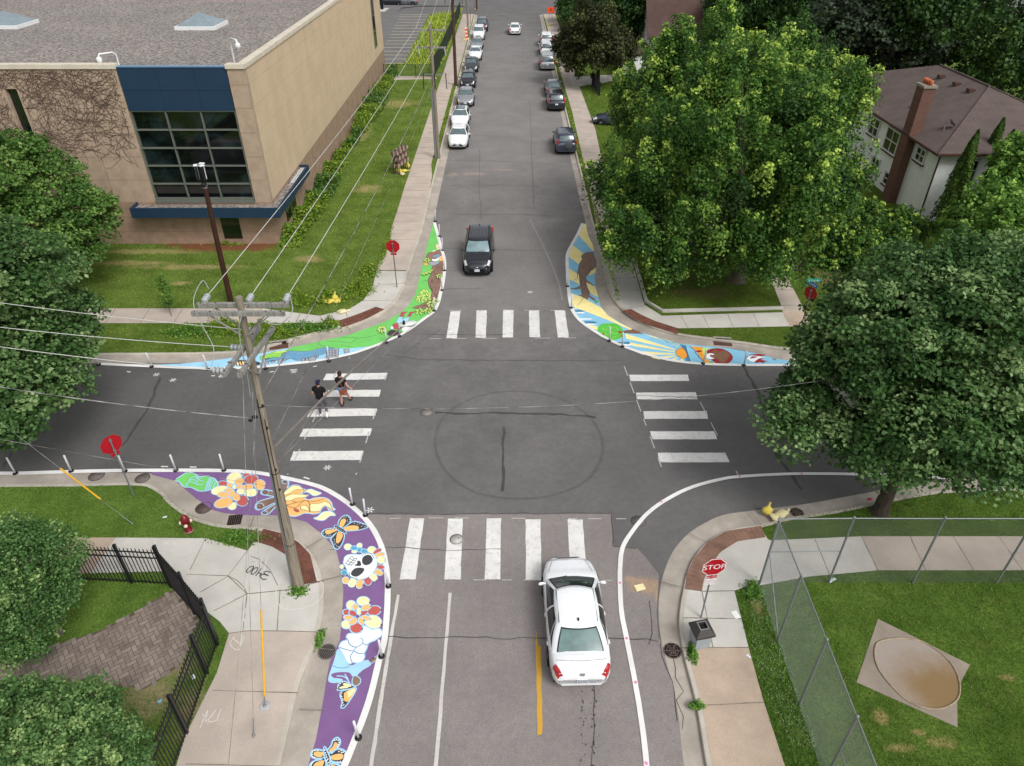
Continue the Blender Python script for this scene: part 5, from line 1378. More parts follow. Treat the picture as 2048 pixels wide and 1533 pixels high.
m_yg = M('guard_yellow', 'dca82c', .5, .08, 4)

def discs(b, a, d, n=3, r=.1, sp=.11):
    a, d = Vector(a), Vector(d).normalized()
    q = d.to_track_quat('Z', 'Y').to_matrix()
    for k in range(n):
        b.lathe([(.03, -.04), (r, -.02), (r * .95, .02), (.035, .05)], a + d * (sp * (k + .6)), 12, mat=q)
    b.tube([a, a + d * (sp * (n + .4))], .02, 6)

PB, PT = Vector((-7.30, 15.83, .1)), Vector((-6.87, 15.90, 11.35))
def onp(z): return PB.lerp(PT, (z - PB.z) / (PT.z - PB.z))
r = empty('utility_pole', PB, 0, 'weathered leaning wooden utility pole with double grey crossarms standing on the near left corner', 'utility pole')
b = MB(); b.tube([PB, onp(.8), onp(3.5), onp(6.2), onp(8), PT], [.2, .185, .155, .118, .1, .09], 16); b.build('shaft', m_wood, r, loc=PB)
def arm(c, d, L_, parts='crossarm'):
    d = Vector(d).normalized(); c = Vector(c)
    b = MB(); b.beam(c - d * L_ / 2, c + d * L_ / 2, .10, .12)
    for k in (-.46, -.3, .3, .46):
        q = c + d * L_ * k; b.box((q.x, q.y, q.z + .062), (.04, .04, .012), mi=1)
    return b.build(parts, [m_woodg, m_blackp], r, loc=PB)
tz = 11.0
c = onp(tz)
arm((c.x, c.y + .18, tz + .02), (1, .0, 0), 2.36); arm((c.x - .02, c.y - .19, tz - .02), (1, 0, 0), 2.36)
c2 = onp(9.75)
ad = Vector((.10, 1, 0)).normalized()
sx = Vector((ad.y, -ad.x, 0))
arm(c2 + sx * .2, ad, 2.36); arm(c2 - sx * .2, ad, 2.36)
b = MB()
for s_ in (-1, 1):
    for t_ in (-1, 1):
        b = MB(); b.beam((c.x + s_ * .75, c.y + t_ * .2, tz - .08), (onp(10.3).x + s_ * .08, c.y + t_ * .14, 10.3), .05, .03); b.build('brace', m_woodg, r, loc=PB)
    q = onp(9.0)
    for t_ in (-1, 1): b = MB(); b.beam(c2 + ad * .75 * s_ + sx * .2 * t_ - Vector((0, 0, .07)), q + sx * .14 * t_, .05, .03); b.build('brace', m_woodg, r, loc=PB)
b = MB()
ends = {}
for k, dx in enumerate((-1.02, .12, 1.08)):
    a = Vector((c.x + dx, c.y + .24, tz + .08)); d = Vector((.02, 1, .08))
    b = MB(); discs(b, a, d, 3, .09, .1); b.build('insulator', m_ins, r, loc=PB); ends[('N', k)] = a + d.normalized() * .36
for k, dy in enumerate((1.0, .1, -1.0)):
    a = c2 + ad * dy - sx * .26; d = Vector((-1, .1, .03)); b = MB(); discs(b, a, d, 3, .09, .1); b.build('insulator', m_ins, r, loc=PB); ends[('W', k)] = a + d.normalized() * .36
b = MB()
l1 = ends[('N', 0)]
b.tube(spline([l1 + Vector((.0, .1, .1)), (l1.x - .1, l1.y + .1, l1.z + .35), (c.x - 1.12, c.y - .1, tz + .25), (c.x - 1.0, c.y - .25, tz - .3), (c.x - .75, c.y - .5, tz - .9), ends[('W', 2)]], 5), .012, 5)
b.tube(spline([ends[('N', 2)], (c.x + 1.25, c.y + .1, tz - .15), (c.x + .9, c.y - .1, tz - .4), (c.x + .4, c.y, tz - .35), ends[('W', 0)] + Vector((.4, 0, 0))], 5), .014, 5)
b.tube(spline([ends[('N', 1)], (c.x + .05, c.y - .22, tz - .1), onp(10.4) + Vector((-.1, -.2, 0)), onp(9.2) + Vector((-.1, -.24, 0)), onp(8.4) + Vector((-.16, -.2, 0))], 5), .014, 5)
b.build('jumper_wire', m_ins, r, loc=PB)
b = MB(); b.tube([onp(z) + Vector((-.18 + .012 * z, -.05, 0)) for z in (.1, 3, 6.2)], .04, 8); b.build('conduit', M('pvc_grey', '75808a', .5, .08, 3), r, loc=PB)
b = MB(); b.tube([onp(z) + Vector((.06, -.15 + z * .007, 0)) for z in (1, 4, 7.5)], .012, 4); b.tube([onp(z) + Vector((-.04, -.17 + z * .008, 0)) for z in (.2, 4, 8.2)], .014, 4)
for z in (2.3, 5.4, 7.9): b.lathe([(.2 - z * .0115, 0), (.2 - z * .0115, .03)], onp(z), 12)
for z in (4.8, 5.6, 7.2, 8.0): b.ell(onp(z) + Vector((.09, -.12, 0)), (.035, .035, .05), 8)
b.ell(onp(7.6) + Vector((-.2, -.12, 0)), (.1, .06, .06), 8); b.ell(onp(7.5) + Vector((-.34, -.12, -.02)), (.07, .05, .05), 8)
b.build('hardware', m_black, r, loc=PB)

# street lamp on a long curved arm
LA = onp(6.25)
LB = G(803, 655, 7.9)
r2 = empty('street_lamp', LA, 0, 'street lamp on a long thin curved arm reaching out from the big wooden pole', 'street lamp')
b = MB()
pts = [LA + (LB - LA) * t + Vector((0, 0, .12 * math.sin(PI * t))) for t in [k / 12 for k in range(13)]]
b.tube(pts, .026, 8); b.tube([LA + Vector((0, .02, -.7)), pts[4] - Vector((0, 0, .04))], .018, 6)
b.tube([p - Vector((0, 0, .06)) for p in pts[:8]] + [pts[9]], .010, 5)
b.tube([pts[5] + Vector((0, 0, 0)), pts[5] + Vector((-.1, .05, .22))], .02, 5)
b.build('arm', M('arm_metal', '736d66', .5, .15, 4, metal=.3), r2, loc=LA)
dd = (LB - LA); dd.z = 0; dd.normalize()
q = Matrix.Rotation(math.atan2(dd.y, dd.x) - .5, 3, 'Z')
b = MB(); b.ell(LB + Vector((dd.x * .28, dd.y * .28, 0)), (.33, .14, .08), 16, mat=q); b.build('lamp_head', M('lamp_shell', 'c3c9c4', .35, .06, 3, spec=.5), r2, loc=LA)
b = MB(); b.ell(LB + Vector((dd.x * .4, dd.y * .4, -.07)), (.2, .13, .08), 12, mat=q); b.build('lamp_glass', M('lamp_lens', 'a9b7b0', .15, .05, 3, spec=.8), r2, loc=LA)
b = MB(); b.lathe([(.045, 0), (.045, .1), (.02, .13)], LB + Vector((dd.x * .12, dd.y * .12, .07)), 8); b.build('photocell', m_black, r2, loc=LA)

# far power poles of the line along the left pavement
def farpole(px, py, top, label, mat, arms=True, dx=0, rad=.17, twin=False):
    base = G(px, py, .13)
    r = empty('utility_pole', base, 0, label, 'utility pole', 'wooden utility poles along the left pavement')
    b = MB(); b.tube([(0, 0, 0), (dx * .5, 0, top * .5), (dx, 0, top)], [rad, rad * .85, rad * .7], 12); b.build('shaft', mat, r)
    if twin:
        b = MB(); b.tube([(-.22, -.05, 0), (-.22 + dx * .4, -.05, top * .55)], .09, 8); b.build('conduit', M('conduit_steel', '8d959c', .4, .06, 3, metal=.5), r)
    if arms:
        b = MB()
        z = top - .35
        b.beam((dx - 1.25, .15, z), (dx + 1.25, .15, z), .1, .12); b.build('crossarm', m_woodg, r)
        b = MB(); b.beam((dx - 1.2, .15, z - 1.25), (dx + 1.2, .15, z - 1.25), .1, .12); b.build('crossarm', m_woodg, r)
        b = MB(); b.beam((dx - .8, -.1, z - 3.2), (dx + .8, -.1, z - 3.2), .07, .07)
        for s_ in (-1, 1): b.tube([(dx + s_ * .8, -.1, z - 3.2), (dx + s_ * 1.0, -.25, z - 2.7), (dx + s_ * 1.15, -.3, z - 2.3)], .03, 6)
        for s_ in (-1, 0, 1): b.tube([(dx + s_ * .9 + .15, -.15, z - 3.1), (dx + s_ * .95 + .15, -.2, z - 4.3)], .035, 6, mi=1)
        b.build('cable_bracket', [m_metal, m_black], r)
        b = MB()
        for s_ in (-1.1, .0, 1.1):
            b.lathe([(.03, 0), (.08, .05), (.08, .12), (.03, .16)], (dx + s_, .15, z + (.06 if s_ else .4)), 8)
            b.tube([(dx + s_ * .95, .1, z - 1.3), (dx + s_ * .95 + .1, 0, z - 1.8)], .05, 6)
            b.build('insulator', m_ins, r); b = MB()
        b = MB(); b.beam((dx + .6, .1, z - .05), (dx + .05, .1, z - .7), .04, .03); b.build('brace', m_woodg, r)
    return base, top, dx
f1 = farpole(877, 317, 10.4, 'grey wooden utility pole with two crossarms on the left pavement beside the front parked car', m_wood, True, -.05, .17, True)
f2 = farpole(912, 172, 13.2, 'tall dark brown wooden pole beside the black parked hatchback', m_woodd, True, .0, .2)
f3 = farpole(936.5, 73, 12.5, 'slimmer brown pole beside the orange barricade on the left pavement', m_wood, True, .0, .16)
f4 = farpole(953.5, 20, 12, 'farthest wooden pole at the corner of the far cross street', m_woodd, False, 0, .17)
def wire(a, bb, sag, r=.012, mat=None, label='', grp=None, n=24):
    a, bb = Vector(a), Vector(bb); r *= .72
    b = MB()
    b.tube([a.lerp(bb, t / n) - Vector((0, 0, sag * 4 * (t / n) * (1 - t / n))) for t in range(n + 1)], r, 4, cap=False)
    o = b.build('power_line', mat or m_wire, loc=a)
    tag(o, label, 'power line', grp or 'overhead wires')
    return o
F1, F2, F3 = (Vector((f[0].x + f[2], f[0].y, f[0].z + f[1])) for f in (f1, f2, f3))
for k, (dx, nm) in enumerate(((-1.1, 'left'), (0, 'middle'), (1.1, 'right'))):
    wire(ends[('N', k)], F1 + Vector((dx, .15, -.15 if dx else .15)), .25, .014, None, nm + ' of the three bright bare wires running up the lawn from the top crossarm')
    wire(F1 + Vector((dx, .15, -.15 if dx else .15)), F2 + Vector((dx, .15, -.15 if dx else .15)), .15, .012, None, nm + ' wire between the grey crossarm pole and the dark brown pole')
    wire(F2 + Vector((dx, .15, -.15 if dx else .15)), F3 + Vector((dx, .15, -.15 if dx else .15)), .2, .012, None, nm + ' wire beyond the dark brown pole')
wire(onp(8.3) + Vector((.1, .1, 0)), F1 + Vector((.15, 0, -3.2)), .5, .02, m_wired, 'thick black-and-white twisted cable right of the three bright wires')
wire(onp(6.6) + Vector((.1, .1, 0)), F1 + Vector((.1, 0, -4.2)), .35, .01, m_wired, 'thin low cable nearest the pavement, running up to the grey crossarm pole')
wire(onp(5.7) + Vector((.1, .1, 0)), G(690, 915, 5.2) + Vector((2, 9, .4)), .0, .008, m_wired, 'short thin stay wire beside the street lamp arm')
def leftwire(a, py, sag, z):
    a = Vector(a); m_ = G(0, py, z) + Vector((0, 0, sag * .75)); return a + (m_ - a) * 4
for k, py_ in enumerate((606, 655, 694)):
    e = ends[('W', k)]
    wire(e, leftwire(e, py_, .8, e.z + .1), .8, .014, None, ('upper', 'middle', 'lower')[k] + ' of the three bright wires leaving the lower crossarms to the left')
wire(onp(7.55) + Vector((-.4, -.1, 0)), leftwire(onp(7.55), 768, 1.5, 7.5), 1.5, .022, m_wired, 'twisted black-and-white cable leaving the pole to the left over the road')
wire(onp(4.9) + Vector((-.2, -.1, 0)), leftwire(onp(4.9), 874, .3, 4.95), .3, .008, m_wired, 'thin grey wire crossing left at the height of the red stop sign')
wire(onp(8.0) + Vector((.1, -.1, 0)), (16, 21, 6.2), .9, .009, m_wired, 'thin cable crossing over the intersection to the right')
wire(onp(7.9) + Vector((-.1, -.2, 0)), (-3.4, 0, 8.2), .5, .008, m_wired, 'service cable running from the pole down the photo past the grate')

def guy(a, g, y0_, y1_, label, rad=.006):
    a, g = Vector(a), Vector(g)
    r = empty('guy_wire', g, 0, label, 'guy wire', 'guy wires of the wooden poles')
    b = MB(); b.tube([a, g], rad, 5); b.build('cable', m_wired, r, loc=g)
    if y1_ > y0_:
        b = MB(); b.tube([g.lerp(a, y0_), g.lerp(a, y1_)], .032, 8); b.build('guard', m_yg, r, loc=g)
    b = MB(); b.tube([g, g.lerp(a, .05)], .018, 6); b.lathe([(.05, -.01), (.04, .05)], g, 8); b.build('anchor_rod', m_metal, r, loc=g)
    return r
guy(onp(8.5) + Vector((-.1, -.15, 0)), (-7.24, 11.50, .14), .035, .32, 'guy wire with a long yellow guard standing on the near pavement')
guy(onp(10.0) + Vector((-.12, -.15, 0)), (-7.3, 10.6, .14), 0, 0, 'plain thin guy wire anchored just below the yellow guard')
b = MB(); b.lathe([(.16, 0), (.15, .004)], (-7.24, 11.5, .142), 14); struct(b.build('anchor_patch', M('patch_grey', 'a9aaa8', .9)))
gl = G(265, 1048, .13); gm = G(0, 845, 4.9)
guy(gl + (gm - gl) * 2.2, gl, .12, .26, 'guy wire with a pale yellow guard slanting over the left lawn')
# dark pole with small antennas
r = empty('antenna_pole', G(462, 605, .13), 0, 'dark brown pole topped by three white-edged antenna boxes in front of the school window', 'pole')
b = MB(); b.tube([(0, 0, 0), (.1, 0, 3.5), (.22, .0, 7.0)], [.16, .14, .11], 12); b.build('shaft', M('brown_wood_smooth', '3a2119', .6, .2, 3), r)
b = MB()
for a_ in (90, 210, 330):
    x, y = .22 + .2 * math.cos(R(a_ - 10)), .2 * math.sin(R(a_ - 10))
    b.box((x, y, 7.55), (.2, .12, .75), rz=R(a_ + 80)); b.box((x, y, 7.95), (.26, .2, .04), rz=R(a_ + 80), mi=1); b.box((x * 1.0 + .07 * math.cos(R(a_ + 80)), y + .07 * math.sin(R(a_ + 80)), 7.6), (.03, .13, .7), rz=R(a_ + 80), mi=1)
b.build('antenna_box', [m_blackp, m_whitep], r)
b = MB(); b.tube([(.22, 0, 6.9), (.23, 0, 7.5)], .06, 8); b.ell((.22, -.1, 6.95), (.14, .14, .12), 8)
for z in (6.75, 6.85): b.lathe([(.14, 0), (.14, .03)], (.215, 0, z), 10, mi=1)
b.build('mount', [m_blackp, m_metal], r)

# ================================================================ signs
m_red = M('sign_red', 'a80d20', .35, .04, 2, spec=.4)
m_redb = M('sign_red_back', 'a51220', .5, .06, 3)
m_sw = M('sign_white', 'e2e2e2', .4, .03, 2)
m_green = M('sign_green', '1f8a74', .4, .05, 2)
m_bsg = M('sign_blue', '2468b0', .4, .05, 2)
m_post = M('post_steel', '8b8f92', .45, .12, 6, metal=.5)
m_rust = M('post_rust', '6f5f57', .7, .2, 6)
def octa(b, r_, y, th, z, mi):
    vs = [(r_ * math.cos(R(22.5 + 45 * k)), y, z + r_ * math.sin(R(22.5 + 45 * k))) for k in range(8)]
    vs += [(v[0], y + th, v[2]) for v in vs]
    b.add(vs, [tuple(range(8)), tuple(reversed(range(8, 16)))] + [(k, 8 + k, 8 + (k + 1) % 8, (k + 1) % 8) for k in range(8)], mi)
def stopsign(px, py, face, h, label, lean=0, extra=True, z0=.139, pm=None):
    """face: direction (deg, 0 = faces -y, i.e. the camera)"""
    r = empty('stop_sign', G(px, py, z0), R(face), label, 'stop sign', 'stop signs at the corners')
    b = MB(); b.tube([(0, 0, 0), (0, 0, h + .3)], .03, 8); b.build('post', pm or m_post, r)
    b = MB(); octa(b, .41, -.045, .006, h, 0); b.build('sign_plate', [m_redb], r)
    b = MB(); octa(b, .40, -.049, .003, h, 0); octa(b, .372, -.053, .003, h, 1); p = b.build('sign_face', [m_sw, m_red], r)
    text('lettering', 'STOP', .30, m_sw, (0, -.056, h - .0), (PI / 2, 0, 0), p, .001)
    b = MB()
    for z in (h - .25, h + .2): b.box((0, .0, z), (.1, .09, .04))
    b.build('bracket', m_metal, r)
    if extra:
        b = MB(); b.box((0, -.045, h - .47), (.34, .01, .12)); q = b.build('sub_plate', m_red, r)
        text('lettering', 'ALL WAY', .085, m_sw, (0, -.052, h - .47), (PI / 2, 0, 0), q, .001)
    return r
s = stopsign(1402, 1235, 7, 2.55, 'red stop sign facing the camera above the dark-lidded litter bin')
b = MB(); b.box((.0, -.045, 1.9), (.34, .008, .34)); q = b.build('notice_plate', m_sw, s)
m_pink = M('notice_ink', 'a8506a', .5)
for k, t_ in enumerate(('NO', 'PARKING', 'THIS SIDE')): text('lettering', t_, .075, m_pink, (0, -.051, 2.0 - k * .1), (PI / 2, 0, 0), q, .001)
stopsign(794, 575, 180, 2.6, 'stop sign seen from behind on the far left corner pavement', pm=m_rust)
stopsign(268, 993, 232, 2.65, 'stop sign seen from behind on the near left lawn, red back beside the road edge', pm=m_post)
s = stopsign(1603, 652, 122, 1.95, 'stop sign under green and blue street name plates by the large right-hand tree', extra=False, pm=m_rust)
s.name = 'stop_sign'
b = MB(); b.box((0, 0, 2.75), (.75, .02, .2)); q = b.build('street_name_plate', [m_green], s); q.rotation_euler = (0, 0, R(-122)); q['label'] = 'green street name plate'
text('lettering', 'S 21st Av', .15, m_sw, (0, -.014, 2.745), (PI / 2, 0, 0), q, .002)
b = MB(); b.box((0, 0, 2.5), (.6, .02, .2)); q = b.build('street_name_plate', [m_bsg], s); q.rotation_euler = (0, 0, R(-122 - 62)); q['label'] = 'blue street name plate'
b = MB()
for k in range(5): b.box((-.2 + k * .1, -.013, 2.5), (.05, .004, .1 if k % 2 else .07))
b.build('worn_letters', m_sw, q)
# small red sign by the far parking lot
r = empty('parking_sign', G(812, 17, .13), 0, 'small red sign on a thin post at the far parking lot', 'sign')
b = MB(); b.tube([(0, 0, 0), (0, 0, 2.1)], .04, 6); b.build('post', m_post, r)
b = MB(); b.box((0, -.04, 2.0), (.8, .03, .35)); b.build('sign_plate', m_red, r)
# orange roadwork sign
r = empty('roadwork_sign', G(1101, 44, .13), 0, 'bright orange roadwork sign on a stand on the far right pavement', 'sign')
m_or = M('sign_orange', 'ff5a2c', .5, .04, 3)
b = MB(); b.box((0, 0, 1.75), (1.15, .04, .85)); b.build('sign_plate', m_or, r)
b = MB(); b.box((0, -.025, 1.75), (.12, .01, .3)); b.box((0, -.026, 1.95), (.3, .01, .06)); b.build('symbol', m_blackp, r)
b = MB(); b.tube([(-.25, 0, 0), (-.2, 0, 1.4)], .03, 6); b.tube([(.25, 0, 0), (.2, 0, 1.4)], .03, 6); b.beam((-.5, -.4, .04), (.5, .4, .04), .06, .04); b.beam((-.5, .4, .09), (.5, -.4, .09), .06, .04); b.build('stand', m_metal, r)
# orange channeliser by the poles
r = empty('barricade', G(933, 79, .13), 0, 'narrow orange-and-white barricade weighed down on the left pavement near the far poles', 'barricade')
b = MB()
for k in range(6): b.box((0, 0, .3 + k * .25), (.38, .12, .235), mi=k % 2)
b.build('panel', [m_or, M('barrier_white', 'e8d5c8', .6)], r)
b = MB(); b.box((0, 0, .06), (.9, .7, .1)); b.build('base', M('barrier_base', 'd8cf9c', .8), r)
# signposts of the far pavement
for px, py, l in ((941, 48, 'thin sign post on the pavement between the two far poles'), (949, 26, 'thin sign post near the far street corner')):
    r = empty('sign_post', G(px, py, .13), 0, l, 'sign post'); b = MB(); b.tube([(0, 0, 0), (0, 0, 2.6)], .035, 6); b.build('post', m_rust, r); b = MB(); b.box((0, -.04, 2.45), (.3, .02, .45)); b.build('sign_plate', m_post, r)
r = empty('leaning_post', G(1948, 991, .13), 0, 'bare grey steel post on the verge right of the near right tree', 'post')
b = MB(); b.tube([(0, 0, 0), (.12, 0, 1.5), (.2, 0, 2.6)], .03, 8); b.build('post', m_post, r); b = MB(); b.lathe([(.05, 0), (.04, .06)], (0, 0, 0), 8); b.build('foot', m_rust, r)

# ================================================================ flexible posts
fp = [(31, 947.5), (142.5, 943), (250, 943), (352, 941.5), (448, 941), (705, 1009), (731, 1031), (777, 1173), (763, 1313), (717, 1476), (197.6, 730), (303.5, 734), (416, 739), (531.5, 738), (658, 723), (773, 685.5), (799.4, 673), (868.4, 622), (884, 581), (889, 541.5), (885, 501), (878.9, 473), (871.3, 443), (1135, 573), (1142.5, 616), (1218.6, 682), (1245, 693.5), (1406, 727.5), (1487.6, 731)]
where = ['far left end of the near left kerb line', 'near left kerb line, second from the photo edge', 'behind the red-backed stop sign', 'above the green leaf of the purple mural', 'above the first flower of the purple mural', 'at the mural bend, upper of the close pair', 'at the mural bend, lower of the close pair', 'beside the skull petals of the purple mural', 'beside the dancer of the purple mural', 'above the lowest butterfly of the purple mural',
         'beside the dark leaves at the left tip of the blue mural', 'over the thin blue strip left of the striped wing', 'just left of the striped wing', 'behind the big wooden pole, on the blue mural', 'beside the grey painted tower block', 'left of the tumbling figure', 'in front of the tumbling figure', 'at the foot of the painted trunk', 'beside the painted trunk leaves', 'at the widest bulge of the green mural', 'below the seated figure', 'above the seated figure', 'at the upper tip of the green mural', 'beside the painted bare tree', 'above the painted feathers', 'in front of the painted apple tree', 'right of the painted apple tree', 'beside the painted sleeping child', 'beside the painted bird']
proto = empty('flexible_post', (0, 0, 0))
b = MB(); b.lathe([(.038, .03), (.038, .84), (.03, .86), (.012, .865)], n=12); b.build('post', M('post_white', 'dddde2', .4, .05, 4, spec=.4), proto)
b = MB(); b.lathe([(.105, 0), (.105, .025), (.06, .05), (.045, .06)], n=14); b.build('base', m_black, proto)
for i, ((x, y), wh) in enumerate(zip(fp, where)):
    o = proto if i == 0 else copy_tree(proto)
    o.location = G(x, y, .035)
    o.rotation_euler = (random.gauss(0, .025), random.gauss(0, .03), random.uniform(0, 6))
    tag(o, 'white flexible lane post ' + wh, 'lane post', 'flexible white posts along the murals')

# ================================================================ hydrant, bin, bags
r = empty('fire_hydrant', G(378, 1062, .12), R(20), 'dark red fire hydrant standing on the near left lawn', 'fire hydrant')
m_hyd = M('hydrant_red', '74101c', .35, .12, 6, spec=.5)
m_hydw = M('hydrant_cap', 'd9c8b8', .5, .1, 6)
b = MB(); b.lathe([(.16, 0), (.16, .05), (.115, .07), (.11, .52), (.14, .54), (.14, .58)], n=16); b.build('barrel', m_hyd, r)
b = MB(); b.lathe([(.145, .58), (.15, .62), (.13, .7), (.08, .77), (.03, .8), (.03, .85), (.0, .85)], n=16); b.build('bonnet', m_hyd, r)
b = MB()
for a_, l in ((0, .2), (180, .2), (270, .23)):
    q = Matrix.Rotation(R(a_), 3, 'Z') @ Matrix.Rotation(R(90), 3, 'Y')
    b.lathe([(.065, .08), (.065, l - .04)], (0, 0, .48 if a_ != 270 else .45), 10, mat=q)
b.build('outlet', m_hyd, r)
b = MB()
for a_, l in ((0, .2), (180, .2), (270, .23)):
    q = Matrix.Rotation(R(a_), 3, 'Z') @ Matrix.Rotation(R(90), 3, 'Y')
    b.lathe([(.072, l - .04), (.072, l), (.03, l + .03)], (0, 0, .48 if a_ != 270 else .45), 10, mat=q)
b.lathe([(.165, .03), (.165, .045)], n=16); b.build('cap', m_hydw, r)

r = empty('litter_bin', G(1397, 1288, .14), R(12), 'square concrete litter bin with dark pyramid lid on the near right pavement', 'litter bin')
m_bin = M('bin_grey', '9aa1a6', .85, .08, 3, bmp=.2)
m_lid = M('bin_lid', '3d3735', .55, .12, 3)
r.scale = (.94,) * 3
b = MB(); b.lathe([(.30, .02), (.36, .10), (.385, .74), (.37, .76)], n=4, sq=True); b.build('body', m_bin, r)
b = MB()
def sqr(h, z): return [(-h, -h, z), (h, -h, z), (h, h, z), (-h, h, z)]
rings = [sqr(.31, .72), sqr(.335, .74), sqr(.335, .83), sqr(.30, .86), sqr(.15, 1.0), sqr(.12, 1.0), sqr(.11, .78)]
vs = [v for q in rings for v in q]
fs = [(i * 4 + k, i * 4 + (k + 1) % 4, (i + 1) * 4 + (k + 1) % 4, (i + 1) * 4 + k) for i in range(6) for k in range(4)]
b.add(vs, fs + [(24, 25, 26, 27)]); b.build('lid', m_lid, r)
b = MB(); b.add(sqr(.165, 1.004) + sqr(.125, 1.006), [(k, (k + 1) % 4, 4 + (k + 1) % 4, 4 + k) for k in range(4)]); b.build('opening_rim', m_metal, r)
b = MB(); b.box((0, 0, .9), (.2, .2, .01)); b.build('bin_liner', m_black, r)

m_bag = M('sandbag_yellow', 'd8c45a', .6, .15, 5, bmp=.4, bs=12)
m_bagp = M('sandbag_cream', 'd9cda0', .6, .15, 5, bmp=.4, bs=12)
def bag(px, py, rz, upright, label, pale=False, z=.13, s_=1.0, dx=0, dy=0):
    c = G(px, py, z); c.x += dx; c.y += dy
    r = empty('sandbag', c, rz, label, 'sandbag', 'yellow plastic sandbags')
    b = MB()
    seed = px * .37 + py
    if upright:
        b.ell((0, 0, .16 * s_), (.2 * s_, .15 * s_, .18 * s_), 14, jit=.35); b.tube([(0, 0, .28 * s_), (.02, 0, .45 * s_), (.05, .02, .55 * s_)], [.11 * s_, .035 * s_, .05 * s_], 8)
    else:
        b.ell((0, 0, .09 * s_), (.27 * s_, .19 * s_, .1 * s_), 14, jit=.45); b.tube([(.2 * s_, 0, .1 * s_), (.34 * s_, .03, .07 * s_), (.44 * s_, .1 * s_, .05)], [.08 * s_, .03, .06 * s_], 8)
    b.build('sack', m_bagp if pale else m_bag, r)
    b = MB(); p_ = (.02, 0, .44 * s_) if upright else (.34 * s_, .03, .07 * s_); b.lathe([(.042, -.015), (.042, .015)], p_, 8); b.build('tie', m_whitep, r)
bag(1533, 1027, .2, True, 'upright yellow sandbag at the kerb beside the chain-link corner')
bag(1562, 1031, .4, False, 'yellow sandbag lying behind the chain-link corner post', True)
bag(1549, 1037, 2.2, False, 'pale yellow sandbag half under the chain-link corner', True, s_=.8)
for px, py, a_, u, l in ((648, 603, 2.6, False, 'leftmost yellow sandbag in the weeds of the far left corner'), (660, 606, .6, False, 'middle yellow sandbag in the weeds of the far left corner'), (671, 601, .1, True, 'upright yellow sandbag in the weeds of the far left corner'), (684, 626, .3, False, 'lone pale sandbag lying on the far left corner pavement'), (676, 604, 1.2, False, 'rightmost yellow sandbag in the weeds of the far left corner')):
    bag(px, py, a_, u, l, px == 684)
for px, py, a_, u, l in ((794, 345, 1.6, True, 'left yellow sandbag at the foot of the striped road barricade'), (800, 347, .5, True, 'middle sandbag at the foot of the striped road barricade'), (808, 344, .2, False, 'right sandbag at the foot of the striped road barricade'), (816, 336, .9, True, 'single yellow sandbag right of the striped road barricade'), (805, 350, 2, False, 'front pale sandbag below the striped road barricade')):
    bag(px, py, a_, u, l, 'pale' in l)
bag(1098, 52, .4, False, 'yellow-green sandbag under the orange roadwork sign'); bag(1105, 50, 2.4, False, 'pale sandbag under the orange roadwork sign', True)
bag(951, 20, .4, False, 'yellow sandbag at the far street corner pole')
# striped folded barricades stacked on the lawn
r = empty('road_barricade', G(803, 343, .13), R(72), 'stack of folded striped road barricades standing edge-on on the left lawn', 'barricade')
m_bs = M('barricade_stripe', 'a98d78', .7, .1, 4); m_bd = M('barricade_dark', '5d5350', .8, .2, 4)
for k in range(4):
    b = MB()
    for j in range(3):
        for q_ in range(7): b.box((-.9 + q_ * .3, k * .17 - .25, .75 + j * .5), (.29, .03, .26), mi=(q_ + j + k) % 2)
    for x in (-.75, .75): b.box((x, k * .17 - .22, 1.0), (.05, .04, 2.0), mi=1)
    b.build('rail_panel', [m_bs, m_bd], r)
# drains and covers
m_iron = M('cast_iron', '5a4c46', .7, .2, 5, bmp=.3)
m_iron2 = M('cast_iron_grey', '6b6460', .75, .15, 4, bmp=.3)
m_drain_shade = M('drain_shade', '0d0b0a', .95)  # near-black colour painting the shade down inside the drains
def cover(px, py, rr, label, mat=None, z=.012, name='manhole_cover'):
    c = G(px, py, z)
    b = MB(); b.lathe([(rr, 0), (rr, .004)], n=28); A = [Vector((rr * .95 * math.cos(2 * PI * k / 28), rr * .95 * math.sin(2 * PI * k / 28), .008)) for k in range(29)]; b.strip([v * .9 + Vector((0, 0, .0008)) for v in A], A, 1); b.lathe([(.025, .005), (.025, .009)], (rr * .3, rr * .2, 0), 6, mi=1)
    o = b.build(name, [mat or m_iron2, M('cover_rim', '4f4743', .8)]); o.location = c
    return tag(o, label, 'manhole cover')
cover(853, 825, .30, 'round manhole cover in the middle of the intersection left of the skid ring', M('iron_pale', '7f7a76', .8, .1, 6))
cover(408, 1016, .33, 'round brown manhole cover in the gutter beside the purple mural', m_iron)
cover(913, 1079, .26, 'round pale painted cover on the second bar of the near crosswalk', M('iron_painted', 'b5b1ab', .8, .12, 6), .016)
cover(193, 952, .32, 'faint round cover in the near left gutter, left of the stop sign', M('iron_gutter', '6d6560', .9, .1, 6))
cover(285, 957, .3, 'faint round cover in the near left gutter, right of the stop sign', M('iron_gutter_b', '6d6560', .9, .1, 6))
cover(1277, 1043, .3, 'dark flush cover in the asphalt under the right white kerb line', M('iron_asph', '635f5d', .9, .1, 6), .008)
